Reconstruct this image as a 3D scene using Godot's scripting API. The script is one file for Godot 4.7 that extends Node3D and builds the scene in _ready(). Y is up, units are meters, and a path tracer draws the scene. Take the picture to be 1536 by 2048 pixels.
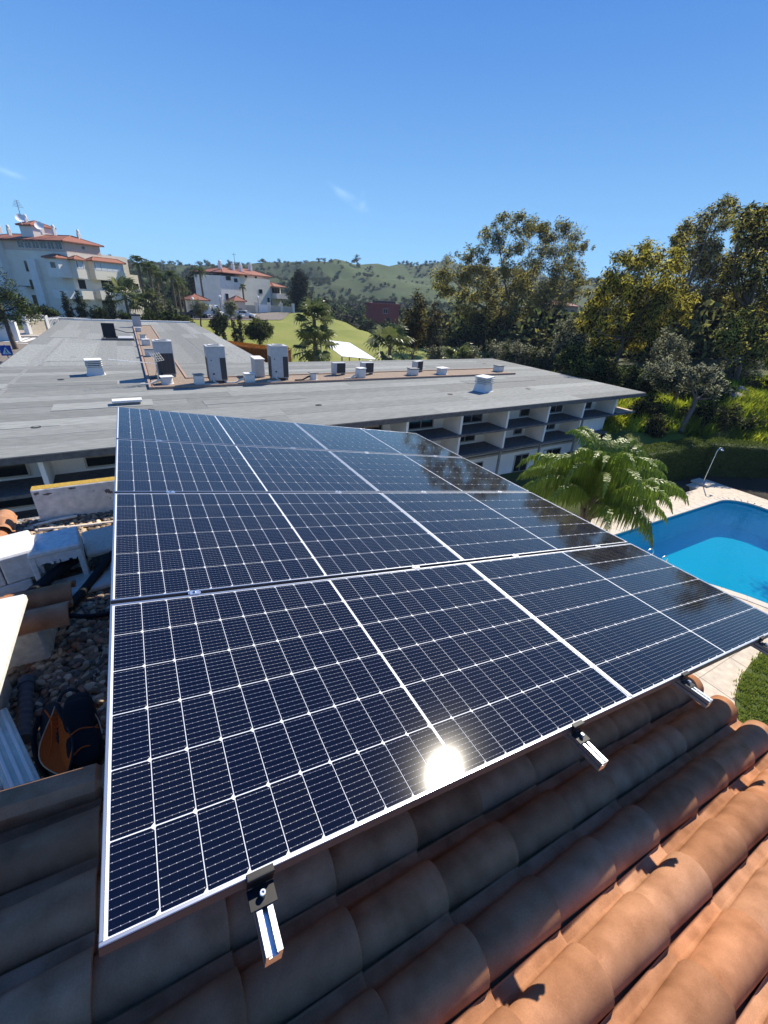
extends Node3D
# A roof-top solar array over a clay tile roof, with a flat-roofed hotel, gardens, a pool and hills behind it.
# y is up, metres; the near left corner of the solar array is the origin.

const SLOPE := 0.169240          # the tile roof and the array fall towards +x by this angle
const ROOF_Y := -3.25            # top of the hotel roof
const DECK_Y := -7.5             # pool deck

var names := {}
var noise_a := FastNoiseLite.new()
var noise_b := FastNoiseLite.new()
var M := {}
var T := {}

# ---------------------------------------------------------------- mesh builder
class MB:
	var v := PackedVector3Array()
	var n := PackedVector3Array()
	var u := PackedVector2Array()
	var c := PackedColorArray()
	var i := PackedInt32Array()
	var col := Color.WHITE

	func _p(p: Vector3, nn: Vector3, uv: Vector2) -> int:
		v.append(p); n.append(nn); u.append(uv); c.append(col)
		return v.size() - 1

	# a, b, c counter-clockwise seen from outside
	func tri(a: Vector3, b: Vector3, d: Vector3) -> void:
		var nn := (b - a).cross(d - a).normalized()
		var k := _p(a, nn, Vector2(0, 0)); _p(b, nn, Vector2(1, 0)); _p(d, nn, Vector2(1, 1))
		i.append_array([k, k + 2, k + 1])

	func quad(a: Vector3, b: Vector3, d: Vector3, e: Vector3, uv := Rect2(0, 0, 1, 1)) -> void:
		var nn := (b - a).cross(e - a)
		if nn.length_squared() < 1e-14:
			nn = (d - a).cross(e - a)
		nn = nn.normalized()
		var k := _p(a, nn, Vector2(uv.position.x, uv.end.y)); _p(b, nn, uv.end)
		_p(d, nn, Vector2(uv.end.x, uv.position.y)); _p(e, nn, uv.position)
		i.append_array([k, k + 2, k + 1, k, k + 3, k + 2])

	func quad_n(a: Vector3, b: Vector3, d: Vector3, e: Vector3, na: Vector3, nb: Vector3, nd: Vector3, ne: Vector3) -> void:
		var k := _p(a, na, Vector2(0, 1)); _p(b, nb, Vector2(1, 1)); _p(d, nd, Vector2(1, 0)); _p(e, ne, Vector2(0, 0))
		i.append_array([k, k + 2, k + 1, k, k + 3, k + 2])

	# box with chamfered edges when bev > 0
	func box(at: Vector3, size: Vector3, b := Basis(), bev := 0.0) -> void:
		var h := size * 0.5
		var axes := [Vector3.RIGHT, Vector3.UP, Vector3.BACK]
		var hh := [h.x, h.y, h.z]
		for a in 3:
			for s in [-1.0, 1.0]:
				var nx: Vector3 = axes[a] * s
				var p: Vector3 = axes[(a + 1) % 3] * (hh[(a + 1) % 3] - bev)
				var q: Vector3 = axes[(a + 2) % 3] * (hh[(a + 2) % 3] - bev)
				if s < 0:
					var t := p
					p = q
					q = t
				var m: Vector3 = nx * hh[a]
				quad(at + b * (m - p - q), at + b * (m + p - q), at + b * (m + p + q), at + b * (m - p + q))
		if bev > 0.0:
			for a in 3:
				var ea: Vector3 = axes[a] * (hh[a] - bev)
				var b1 := (a + 1) % 3
				var b2 := (a + 2) % 3
				for s1 in [-1.0, 1.0]:
					for s2 in [-1.0, 1.0]:
						var p1: Vector3 = axes[b1] * s1 * hh[b1] + axes[b2] * s2 * (hh[b2] - bev)
						var p2: Vector3 = axes[b1] * s1 * (hh[b1] - bev) + axes[b2] * s2 * hh[b2]
						if s1 * s2 > 0:
							quad(at + b * (p1 - ea), at + b * (p2 - ea), at + b * (p2 + ea), at + b * (p1 + ea))
						else:
							quad(at + b * (p2 - ea), at + b * (p1 - ea), at + b * (p1 + ea), at + b * (p2 + ea))
			for sx in [-1.0, 1.0]:
				for sy in [-1.0, 1.0]:
					for sz in [-1.0, 1.0]:
						var x := at + b * Vector3(sx * h.x, sy * (h.y - bev), sz * (h.z - bev))
						var y := at + b * Vector3(sx * (h.x - bev), sy * h.y, sz * (h.z - bev))
						var z := at + b * Vector3(sx * (h.x - bev), sy * (h.y - bev), sz * h.z)
						if sx * sy * sz > 0:
							tri(x, y, z)
						else:
							tri(x, z, y)

	# box from low corner to high corner
	func slab(lo: Vector3, hi: Vector3, bev := 0.0) -> void:
		box((lo + hi) * 0.5, hi - lo, Basis(), bev)

	# a tapered tube through points
	func tube(p: Array, r: Array, sides := 8, caps := true) -> void:
		var ring0 := -1
		var side := Vector3.ZERO
		for k in p.size():
			var t: Vector3 = (p[mini(k + 1, p.size() - 1)] - p[maxi(k - 1, 0)]).normalized()
			if side == Vector3.ZERO:
				side = t.cross(Vector3.UP if absf(t.y) < 0.9 else Vector3.RIGHT).normalized()
			side = (side - t * side.dot(t)).normalized()
			var up := t.cross(side).normalized()
			var first := v.size()
			for s in sides + 1:
				var a := TAU * s / sides
				var d := side * cos(a) + up * sin(a)
				_p(p[k] + d * float(r[k]), d, Vector2(float(s) / sides, float(k)))
			if ring0 >= 0:
				for s in sides:
					i.append_array([ring0 + s, first + s, first + s + 1, ring0 + s, first + s + 1, ring0 + s + 1])
			ring0 = first
		if caps:
			for e in 2:
				var k: int = 0 if e == 0 else p.size() - 1
				var t: Vector3 = (p[0] - p[1]).normalized() if e == 0 else (p[k] - p[k - 1]).normalized()
				var base := v.size() - (sides + 1) if e == 1 else -1
				var s0 := t.cross(Vector3.UP if absf(t.y) < 0.9 else Vector3.RIGHT).normalized()
				var u0 := t.cross(s0)
				if base < -1:
					continue
				for s in sides:
					var a0 := TAU * s / sides
					var a1 := TAU * (s + 1) / sides
					tri(p[k], p[k] + (s0 * cos(a0) + u0 * sin(a0)) * float(r[k]), p[k] + (s0 * cos(a1) + u0 * sin(a1)) * float(r[k]))

	# surface of revolution about y; profile = [Vector2(radius, height), ...] from the bottom up
	func lathe(prof: Array, sides := 16, at := Vector3.ZERO, b := Basis()) -> void:
		for k in prof.size() - 1:
			var p0: Vector2 = prof[k]
			var p1: Vector2 = prof[k + 1]
			var d := p1 - p0
			var nr := Vector2(d.y, -d.x).normalized()
			for s in sides:
				var a0 := TAU * s / sides
				var a1 := TAU * (s + 1) / sides
				var e0 := Vector3(cos(a0), 0, -sin(a0))
				var e1 := Vector3(cos(a1), 0, -sin(a1))
				var n0 := b * (e0 * nr.x + Vector3.UP * nr.y)
				var n1 := b * (e1 * nr.x + Vector3.UP * nr.y)
				quad_n(at + b * (e0 * p0.x + Vector3.UP * p0.y), at + b * (e1 * p0.x + Vector3.UP * p0.y), at + b * (e1 * p1.x + Vector3.UP * p1.y), at + b * (e0 * p1.x + Vector3.UP * p1.y), n0, n1, n1, n0)

	# polygon (counter-clockwise in its xy plane) pushed along +z of the frame
	func extrude(poly: PackedVector2Array, xf: Transform3D, depth: float) -> void:
		var m := poly.size()
		for k in m:
			var a := poly[k]
			var b := poly[(k + 1) % m]
			quad(xf * Vector3(a.x, a.y, 0), xf * Vector3(b.x, b.y, 0), xf * Vector3(b.x, b.y, depth), xf * Vector3(a.x, a.y, depth))
		var t := Geometry2D.triangulate_polygon(poly)
		for k in range(0, t.size(), 3):
			var a := poly[t[k]]
			var b := poly[t[k + 1]]
			var d := poly[t[k + 2]]
			if (b - a).cross(d - a) < 0.0:
				var x := b
				b = d
				d = x
			tri(xf * Vector3(a.x, a.y, depth), xf * Vector3(b.x, b.y, depth), xf * Vector3(d.x, d.y, depth))
			tri(xf * Vector3(a.x, a.y, 0), xf * Vector3(d.x, d.y, 0), xf * Vector3(b.x, b.y, 0))

	func mesh() -> ArrayMesh:
		var a := []
		a.resize(Mesh.ARRAY_MAX)
		a[Mesh.ARRAY_VERTEX] = v
		a[Mesh.ARRAY_NORMAL] = n
		a[Mesh.ARRAY_TEX_UV] = u
		a[Mesh.ARRAY_COLOR] = c
		a[Mesh.ARRAY_INDEX] = i
		var out := ArrayMesh.new()
		out.add_surface_from_arrays(Mesh.PRIMITIVE_TRIANGLES, a)
		return out

# ---------------------------------------------------------------- scene helpers
func numbered(called: String) -> String:
	if not names.has(called):
		names[called] = 0
		return called
	names[called] += 1
	return "%s_%03d" % [called, names[called]]

func tag(o: Node3D, label: String, category := "", group := "") -> void:
	if label: o.set_meta("label", label)
	if category: o.set_meta("category", category)
	if group: o.set_meta("group", group)

func thing(called: String, label: String, category: String, at := Vector3.ZERO, turn := 0.0, group := "") -> Node3D:
	var o := Node3D.new()
	o.name = numbered(called)
	add_child(o)
	o.position = at
	o.rotation.y = turn
	tag(o, label, category, group)
	return o

func obj(called: String, mesh: Mesh, m: Material, parent: Node = null) -> MeshInstance3D:
	var o := MeshInstance3D.new()
	o.mesh = mesh
	o.material_override = m
	if parent == null:
		o.name = numbered(called)
		add_child(o)
	else:
		var key := str(parent.get_instance_id()) + called
		if names.has(key):
			names[key] += 1
			o.name = "%s_%03d" % [called, names[key]]
		else:
			names[key] = 0
			o.name = called
		parent.add_child(o, true)
	return o

func struct(called: String, mesh: Mesh, m: Material, label := "") -> MeshInstance3D:
	var o := obj(called, mesh, m)
	o.set_meta("kind", "structure")
	if label: o.set_meta("label", label)
	return o

func dup(root: Node3D, at: Vector3, turn: float, label: String, sc := 1.0) -> Node3D:
	var r: Node3D = root.duplicate()
	var base: String = root.name
	var cut := base.rfind("_")
	if cut > 0 and base.substr(cut + 1).is_valid_int():
		base = base.substr(0, cut)
	r.name = numbered(base)
	add_child(r)
	r.position = at
	r.rotation = Vector3(0, turn, 0)
	r.scale = Vector3.ONE * sc
	r.set_meta("label", label)
	return r

func lin(r: float, g: float, b: float) -> Color:
	return Color(r, g, b).linear_to_srgb()

func noise_tex(freq: float, octaves: int, lo: float, hi: float, sd: int, as_normal := false, bump := 4.0, size := 512, kind := FastNoiseLite.TYPE_SIMPLEX_SMOOTH) -> NoiseTexture2D:
	var f := FastNoiseLite.new()
	f.seed = sd
	f.noise_type = kind
	f.frequency = freq
	f.fractal_octaves = octaves
	var t := NoiseTexture2D.new()
	t.width = size
	t.height = size
	t.seamless = true
	t.noise = f
	if as_normal:
		t.as_normal_map = true
		t.bump_strength = bump
	else:
		var g := Gradient.new()
		g.set_color(0, Color(lo, lo, lo))
		g.set_color(1, Color(hi, hi, hi))
		t.color_ramp = g
	return t

# linear base colour; tex = brightness texture, nrm = normal texture, both laid on by world triplanar mapping
func mat(c: Color, rough := 0.9, tex: Texture2D = null, scale := Vector3.ONE, nrm: Texture2D = null, nscale := 0.5, metal := 0.0, spec := 0.4) -> StandardMaterial3D:
	var m := StandardMaterial3D.new()
	m.albedo_color = c.linear_to_srgb()
	m.roughness = rough
	m.metallic = metal
	m.metallic_specular = spec
	if tex or nrm:
		m.uv1_triplanar = true
		m.uv1_world_triplanar = true
		m.uv1_scale = scale
	if tex: m.albedo_texture = tex
	if nrm:
		m.normal_enabled = true
		m.normal_texture = nrm
		m.normal_scale = nscale
	return m

func vmat(rough := 0.9, back := 0.0, spec := 0.3) -> StandardMaterial3D:
	var m := StandardMaterial3D.new()
	m.vertex_color_use_as_albedo = true
	m.roughness = rough
	m.metallic_specular = spec
	if back > 0.0:
		m.backlight_enabled = true
		m.backlight = Color(back, back, back)
	return m

# ---------------------------------------------------------------- the scene
func _ready() -> void:
	# camera
	var cam := Camera3D.new()
	cam.name = "camera"
	add_child(cam)
	cam.transform = Transform3D(Basis(Vector3(0.87520791, 0.05257922, 0.480881), Vector3(0.17794156, 0.88938813, -0.42110041), Vector3(-0.44983099, 0.45411912, 0.7690435)).orthonormalized(), Vector3(0.25476, 1.14518, 0.52664))
	cam.fov = 101.292
	cam.near = 0.05
	cam.far = 6000.0
	cam.current = true
	# sky, air and exposure
	var sky := ProceduralSkyMaterial.new()
	sky.sky_top_color = lin(0.0145, 0.104, 0.40)
	sky.sky_horizon_color = lin(0.25, 0.50, 0.745)
	sky.sky_curve = 0.19
	sky.sky_energy_multiplier = 1.0
	sky.ground_bottom_color = lin(0.10, 0.10, 0.08)
	sky.ground_horizon_color = lin(0.30, 0.42, 0.5)
	sky.ground_curve = 0.1
	sky.sun_angle_max = 40.0
	sky.sun_curve = 0.05
	sky.sky_cover = cirrus()
	sky.sky_cover_modulate = Color(1, 1, 1, 0.16)
	var env := Environment.new()
	env.background_mode = Environment.BG_SKY
	env.sky = Sky.new()
	env.sky.sky_material = sky
	env.tonemap_mode = Environment.TONE_MAPPER_LINEAR
	env.tonemap_exposure = 1.65
	env.background_energy_multiplier = 1.0
	env.sdfgi_enabled = true
	env.ssao_enabled = true
	env.ssil_enabled = true
	env.fog_enabled = true
	env.fog_density = 0.00025
	env.fog_light_color = Color(0.78, 0.87, 1.0)
	var we := WorldEnvironment.new()
	we.name = "world_environment"
	we.environment = env
	add_child(we)
	var sun := DirectionalLight3D.new()
	sun.name = "sun"
	add_child(sun)
	sun.look_at_from_position(Vector3.ZERO, -Vector3(0.649, 0.664, -0.370), Vector3.UP)
	sun.light_energy = 1.6
	sun.light_color = Color(1.0, 0.965, 0.90)
	sun.light_angular_distance = 0.53
	sun.shadow_enabled = true

	noise_a.seed = 11
	noise_a.frequency = 0.02
	noise_a.fractal_octaves = 4
	noise_b.seed = 5
	noise_b.frequency = 0.15
	noise_b.fractal_octaves = 3
	make_materials()
	build_ground()
	build_pool()
	build_hotel()
	build_house()
	build_far_buildings()
	build_array()
	build_roof_units()
	build_terrace()
	build_street()
	build_plants()

# thin cirrus wisps, laid over the sky
func cirrus() -> ImageTexture:
	var w := 2048
	var h := 1024
	var im := Image.create(w, h, false, Image.FORMAT_RGBA8)
	im.fill(Color(1, 1, 1, 0))
	var f := FastNoiseLite.new()
	f.seed = 3
	f.frequency = 0.03
	f.fractal_octaves = 5
	# each wisp: azimuth and height in degrees, half sizes, slant
	for q in [[24.6, 9.4, 2.2, 0.6, -0.42], [23.0, 10.3, 3.2, 0.25, -0.5], [25.8, 9.3, 0.5, 1.0, 0.5], [-7.2, 8.1, 1.6, 0.22, -0.2], [150.0, 12.0, 5.0, 0.8, 0.3], [-120.0, 9.0, 4.0, 0.7, -0.3], [95.0, 14.0, 3.5, 0.6, 0.35]]:
		var cx: float = fposmod(q[0] / 360.0, 1.0) * w
		var cy: float = (90.0 - q[1]) / 180.0 * h
		var sx: float = q[2] / 360.0 * w
		var sy: float = q[3] / 180.0 * h
		for y in range(int(cy - sx - sy), int(cy + sx + sy)):
			for x in range(int(cx - sx * 1.5), int(cx + sx * 1.5)):
				var dx: float = (x - cx) / sx
				var dy: float = (y - cy + (x - cx) * q[4]) / sy
				var e := maxf(0.0, 1.0 - dx * dx - dy * dy)
				var a := f.get_noise_2d(x * 0.7 + y * 0.5, y * 2.4) * 0.5 + 0.5
				var k: float = e * smoothstep(0.3, 0.75, a)
				if k > 0.005:
					im.set_pixel(posmod(x, w), clampi(y, 0, h - 1), Color(1, 1, 1, k * 0.7))
	return ImageTexture.create_from_image(im)

func make_materials() -> void:
	T.fine = noise_tex(0.06, 4, 0.86, 1.0, 1)
	T.blotch = noise_tex(0.012, 4, 0.84, 1.0, 2)
	T.soft = noise_tex(0.01, 3, 0.92, 1.0, 3)
	T.grain = noise_tex(0.25, 2, 0.6, 1.0, 4)
	T.rough_n = noise_tex(0.12, 4, 0, 1, 5, true, 6.0)
	T.fine_n = noise_tex(0.3, 2, 0, 1, 6, true, 5.0)
	T.wave_n = noise_tex(0.02, 3, 0, 1, 7, true, 4.0)
	T.felt = noise_tex(0.02, 5, 0.84, 1.0, 19)
	T.stain = noise_tex(0.02, 5, 0.74, 1.0, 9)
	M.white_wall = mat(Color(0.80, 0.78, 0.73), 0.9, T.soft, Vector3.ONE * 0.15, T.fine_n, 0.2)
	M.cream_wall = mat(Color(0.80, 0.74, 0.62), 0.9, T.soft, Vector3.ONE * 0.08, T.fine_n, 0.2)
	M.pink_wall = mat(Color(0.66, 0.52, 0.43), 0.9, T.soft, Vector3.ONE * 0.1)
	M.stone_wall = mat(Color(0.62, 0.55, 0.44), 0.95, T.blotch, Vector3.ONE * 0.8, T.rough_n, 0.8)
	M.parapet = mat(Color(0.92, 0.85, 0.73), 0.9, T.felt, Vector3.ONE * 0.9, T.fine_n, 0.3)
	M.lichen = mat(Color(0.62, 0.40, 0.07), 0.95, T.stain, Vector3.ONE * 4.0, T.rough_n, 1.0)
	M.block = mat(Color(0.80, 0.77, 0.70), 0.9, T.blotch, Vector3.ONE * 2.5, T.rough_n, 0.4)
	M.concrete = mat(Color(0.30, 0.29, 0.27), 0.92, T.blotch, Vector3.ONE * 0.6, T.rough_n, 0.5)
	M.dark_concrete = mat(Color(0.16, 0.15, 0.145), 0.92, T.stain, Vector3.ONE * 0.5, T.rough_n, 0.5)
	M.glass_dark = mat(Color(0.012, 0.014, 0.016), 0.06, null, Vector3.ONE, null, 0.0, 0.0, 0.6)
	M.window_frame = mat(Color(0.22, 0.21, 0.19), 0.5)
	M.cream_frame = mat(Color(0.46, 0.42, 0.33), 0.6)
	M.white_frame = mat(Color(0.78, 0.78, 0.76), 0.5)
	M.shutter = mat(Color(0.62, 0.64, 0.66), 0.6)
	M.terracotta = mat(Color(0.33, 0.125, 0.08), 0.85, T.blotch, Vector3.ONE * 0.7, T.rough_n, 0.4)
	M.red_wall = mat(Color(0.30, 0.06, 0.045), 0.9, T.soft, Vector3.ONE * 0.1)
	M.ac_grey = mat(Color(0.46, 0.46, 0.455), 0.55, T.soft, Vector3.ONE * 0.8)
	M.ac_white = mat(Color(0.50, 0.50, 0.48), 0.55, T.soft, Vector3.ONE * 0.8)
	M.grille = mat(Color(0.035, 0.035, 0.037), 0.6)
	M.louvre = mat(Color(0.10, 0.10, 0.105), 0.5)
	M.alu = mat(Color(0.80, 0.81, 0.83), 0.32, T.soft, Vector3(4, 4, 4), T.fine_n, 0.06, 1.0, 0.5)
	M.side_shade = mat(Color(0.07, 0.07, 0.072), 0.5, null, Vector3.ONE, null, 0.0, 0.2, 0.5)  # near-black so the frame's near face looks shaded; shade put into the colour
	M.frame_alu = mat(Color(0.52, 0.53, 0.55), 0.34, null, Vector3.ONE, null, 0.0, 1.0, 0.5)
	M.steel = mat(Color(0.72, 0.72, 0.72), 0.25, null, Vector3.ONE, null, 0.0, 1.0)
	M.black_metal = mat(Color(0.006, 0.006, 0.007), 0.5)
	M.black_rubber = mat(Color(0.012, 0.012, 0.013), 0.7, T.soft, Vector3.ONE * 3, T.fine_n, 0.3)
	M.grey_plastic = mat(Color(0.10, 0.10, 0.105), 0.6)
	M.white_plastic = mat(Color(0.87, 0.76, 0.60), 0.5, T.soft, Vector3.ONE * 2.0)
	M.dirty_plastic = mat(Color(0.86, 0.72, 0.52), 0.55, T.blotch, Vector3.ONE * 1.5)
	M.white_paint = mat(Color(0.74, 0.73, 0.70), 0.8, T.fine, Vector3.ONE * 0.6)
	M.asphalt = mat(Color(0.23, 0.195, 0.165), 0.95, T.blotch, Vector3.ONE * 0.15, T.fine_n, 0.4)
	M.pavement = mat(Color(0.42, 0.37, 0.30), 0.92, T.blotch, Vector3.ONE * 0.4, T.fine_n, 0.3)
	M.deck = mat(Color(0.70, 0.59, 0.45), 0.9, T.blotch, Vector3.ONE * 0.5, T.fine_n, 0.4)
	M.coping = mat(Color(0.66, 0.58, 0.47), 0.85, T.fine, Vector3.ONE * 0.8, T.fine_n, 0.3)
	M.pool_tile = mat(Color(0.001, 0.37, 0.52), 0.9, T.fine, Vector3.ONE * 0.8, null, 0.0, 0.0, 0.05)
	
	M.bark = mat(Color(0.17, 0.13, 0.10), 0.95, T.stain, Vector3(1.2, 0.4, 1.2), T.rough_n, 1.0)
	M.pale_bark = mat(Color(0.26, 0.21, 0.17), 0.9, T.stain, Vector3(0.8, 0.3, 0.8), T.rough_n, 0.6)
	M.palm_bark = mat(Color(0.20, 0.15, 0.10), 0.95, T.stain, Vector3(2, 5, 2), T.rough_n, 1.2)
	M.leaf = vmat(0.6, 1.0, 0.25)
	M.leaf_gloss = vmat(0.45, 0.85, 0.35)
	M.needle = vmat(0.75, 0.3, 0.3)
	M.grass = vmat(0.8, 0.9, 0.25)
	M.painted = vmat(0.9)
	M.stone = vmat(0.7, 0.0, 0.4)
	M.car_glass = mat(Color(0.01, 0.012, 0.014), 0.08, null, Vector3.ONE, null, 0.0, 0.0, 0.7)
	M.tyre = mat(Color(0.012, 0.012, 0.012), 0.85)
	M.blue_sign = mat(Color(0.01, 0.06, 0.30), 0.5)
	M.canvas = mat(Color(0.80, 0.82, 0.86), 0.7)
	M.fabric_black = mat(Color(0.010, 0.011, 0.016), 0.8, T.fine, Vector3.ONE * 4, T.fine_n, 0.6)
	M.fabric_grey = mat(Color(0.045, 0.045, 0.05), 0.85, T.fine, Vector3.ONE * 4, T.fine_n, 0.6)
	M.fabric_orange = mat(Color(0.80, 0.16, 0.02), 0.8, T.fine, Vector3.ONE * 4, T.fine_n, 0.5)
	var clay_n: Texture2D = T.fine_n
	T.clay = clay_texture()
	M.clay = []
	for k in 7:
		var tone: float = [1.0, 0.86, 1.08, 0.93, 1.14, 0.80, 1.02][k]
		var red: float = [1.0, 1.05, 0.96, 1.02, 0.95, 1.03, 1.06][k]
		var m := mat(Color(0.49 * tone * red, 0.245 * tone, 0.134 * tone / red), 0.82, T.clay, Vector3(1.3, 1.3, 1.3) * (0.9 + 0.07 * k), clay_n, 0.07, 0.0, 0.14)
		m.uv1_offset = Vector3(0.31 * k, 0.17 * k, 0.53 * k)
		M.clay.append(m)
	var w := StandardMaterial3D.new()
	w.transparency = BaseMaterial3D.TRANSPARENCY_ALPHA
	w.albedo_color = Color(0.0, 0.50, 0.72, 0.20)
	w.roughness = 0.03
	w.metallic_specular = 0.5
	w.uv1_triplanar = true
	w.uv1_world_triplanar = true
	w.uv1_scale = Vector3.ONE * 0.35
	w.normal_enabled = true
	w.normal_texture = T.wave_n
	w.normal_scale = 0.35
	M.water = w

# fired clay: soft tonal drift, pale scuffs, dark specks
func clay_texture() -> ImageTexture:
	var n := 1024
	var im := Image.create(n, n, false, Image.FORMAT_RGB8)
	var a := FastNoiseLite.new()
	a.seed = 61
	a.frequency = 0.004
	a.fractal_octaves = 5
	var low := a.get_seamless_image(n, n)
	a.seed = 62
	a.frequency = 0.08
	a.fractal_octaves = 2
	var fine := a.get_seamless_image(n, n)
	for y in n:
		for x in n:
			var l := low.get_pixel(x, y).r
			var f := fine.get_pixel(x, y).r
			var v := 0.72 + 0.28 * l + 0.10 * (f - 0.5)
			im.set_pixel(x, y, Color(v, v * (0.965 + 0.05 * l), v * (0.93 + 0.10 * l)))
	var r := RandomNumberGenerator.new()
	r.seed = 63
	for k in 420:                       # scuffs
		var p := Vector2(r.randf(), r.randf()) * n
		var ang := r.randf() * TAU
		var ln := r.randf_range(12, 110) * (0.3 + 0.7 * r.randf())
		var bend := r.randf_range(-0.02, 0.02)
		for q in int(ln):
			ang += bend
			p += Vector2(cos(ang), sin(ang))
			var x := posmod(int(p.x), n)
			var y := posmod(int(p.y), n)
			for e in 2:
				var c := im.get_pixel(posmod(x + e, n), y)
				im.set_pixel(posmod(x + e, n), y, c.lerp(Color(1.0, 0.99, 0.97), r.randf_range(0.1, 0.55)))
	for k in 420:                       # specks
		var x := r.randi_range(1, n - 2)
		var y := r.randi_range(1, n - 2)
		var d := r.randf() < 0.6
		for q in 3:
			im.set_pixel(x + q % 2, y + q / 2, Color(0.45, 0.42, 0.40) if d else Color(1, 1, 0.98))
	return ImageTexture.create_from_image(im)

# ---------------------------------------------------------------- terrain
var ctrl := PackedVector3Array()     # (x, z, height)

func h_at(x: float, z: float) -> float:
	var sw := 0.0
	var sh := 0.0
	for p in ctrl:
		var dx := x - p.x
		var dz := z - p.y
		var d := dx * dx + dz * dz + 4.0
		var w := 1.0 / (d * sqrt(d))
		sw += w
		sh += w * p.z
	var h := sh / sw
	var far := sqrt(x * x + z * z)
	if far > 130.0:
		h += noise_a.get_noise_2d(x * 0.7, z * 0.7) * minf(6.0, (far - 130.0) * 0.02)
		h += noise_b.get_noise_2d(x * 0.12, z * 0.12) * minf(3.0, (far - 130.0) * 0.015)
	# the garden of the house is level
	var flat := smoothstep(-13.2, -11.6, z) * (1.0 - smoothstep(30.0, 42.0, x))
	return lerpf(h, -7.56, flat)

func build_ground() -> void:
	for p in [
		[0, 0, -7.6], [14, -2, -7.6], [28, -6, -7.6], [20, 12, -7.6], [-14, 6, -7.2], [40, 10, -6.5], [-30, 20, -6.5], [60, 30, -5.5], [0, 60, -6.5],
		[-5, -10, -7.6], [8, -12, -7.7], [20, -12.5, -7.6], [27, -13.2, -5.4], [34, -13, -4.7], [40, -13, -4.1], [32, -16.5, -4.7], [40, -17, -3.9], [48, -14, -3.2], [39, -24, -4.2], [50, -26, -3.8], [60, -20, -2.5],
		[14, -22, -7.4], [24, -32, -7.0], [30, -45, -6.6], [14, -36, -6.6], [12, -44, -6.2], [49, -50, -5.6], [58, -58, -5.6], [42, -38, -6.4], [50, -70, -6.6], [60, -72, -7.0], [70, -48, -5.0],
		[13, -62, -5.6], [20, -55, -5.6], [10.5, -72, -4.9], [23, -78, -4.8], [33, -60, -5.3], [35.6, -74, -4.2], [36.5, -88, -3.3], [37, -104, -3.0], [28, -90, -4.2], [17, -98, -4.4], [25, -108, -3.9], [32, -118, -3.2], [40, -122, -2.8], [27, -68, -5.0],
		[44, -70, -8.2], [48, -90, -9.5], [52, -112, -9.5], [60, -130, -9.0], [80, -110, -8.5], [72, -132, -8.0], [110, -140, -9.0], [95, -75, -7.0],
		[-12, -50, -5.3], [-12, -65, -5.3], [-9, -72, -5.2], [-12, -30, -5.6], [-20, -60, -5.0], [0, -74, -5.2], [-8, -84, -4.8], [-2, -92, -4.6], [4, -92, -4.6], [10, -98, -4.5], [-20, -110, -4.2], [10, -125, -4.0], [25, -140, -3.6], [-40, -80, -4.0], [-60, -40, -4.5],
		# valley floor and the hills behind it
		[60, -200, -9], [110, -210, -9], [160, -190, -8], [20, -200, -4], [-60, -180, -2], [100, -290, -5], [160, -280, -3], [220, -240, 0], [45, -300, 0], [-20, -320, 4],
		[17, -500, 11], [38, -500, 15], [79, -500, 17], [112, -500, 22], [149, -500, 25], [164, -450, 24], [178, -450, 27], [190, -452, 31], [201, -450, 30], [218, -450, 27], [230, -450, 29], [243, -450, 31], [275, -450, 32], [304, -450, 34], [318, -450, 41], [330, -450, 42], [345, -450, 38], [362, -450, 39], [395, -420, 33], [378, -300, 23], [402, -300, 19], [420, -250, 16], [460, -180, 14], [500, -90, 14], [520, 20, 14],
		[140, -360, 9], [190, -370, 15], [230, -350, 10], [290, -340, 12], [100, -400, 9], [250, -400, 20], [-60, -480, 14], [-160, -440, 16], [-260, -340, 14], [-330, -200, 12], [-360, -40, 10], [-300, 200, 6], [0, 400, 2], [300, 300, 8],
		[0, -800, 6], [200, -800, 20], [420, -700, 24], [700, -300, 18], [800, 200, 12], [-700, -300, 10], [-600, 500, 4], [300, 900, 4],
	]:
		ctrl.append(Vector3(p[0], p[1], p[2]))
	var mb := MB.new()
	var nn := 190
	var xs := PackedFloat32Array()
	for k in nn + 1:
		var t := (float(k) / nn) * 2.0 - 1.0
		xs.append(sinh(t * 4.6) / sinh(4.6) * 1000.0)
	var hs := PackedFloat32Array()
	hs.resize((nn + 1) * (nn + 1))
	for j in nn + 1:
		for k in nn + 1:
			var x := xs[k] + 15.0
			var z := xs[j] - 30.0
			var y := h_at(x, z)
			if x > -3.0 and x < 28.3 and z > -9.2 and z < 9.5:
				y = -10.0
			hs[j * (nn + 1) + k] = y
			mb.v.append(Vector3(x, y, z))
			mb.u.append(Vector2(x, z) * 0.1)
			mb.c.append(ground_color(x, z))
	for j in nn + 1:
		for k in nn + 1:
			var k0 := maxi(k - 1, 0)
			var k1 := mini(k + 1, nn)
			var j0 := maxi(j - 1, 0)
			var j1 := mini(j + 1, nn)
			var dx := (hs[j * (nn + 1) + k1] - hs[j * (nn + 1) + k0]) / (xs[k1] - xs[k0])
			var dz := (hs[j1 * (nn + 1) + k] - hs[j0 * (nn + 1) + k]) / (xs[j1] - xs[j0])
			mb.n.append(Vector3(-dx, 1, -dz).normalized())
	for j in nn:
		for k in nn:
			var a := j * (nn + 1) + k
			mb.i.append_array([a, a + 1, a + nn + 2, a, a + nn + 2, a + nn + 1])
	var gm := vmat(0.95)
	gm.uv1_triplanar = true
	gm.uv1_world_triplanar = true
	gm.uv1_scale = Vector3.ONE * 0.35
	gm.albedo_texture = T.fine
	gm.normal_enabled = true
	gm.normal_texture = T.rough_n
	gm.normal_scale = 1.0
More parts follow.
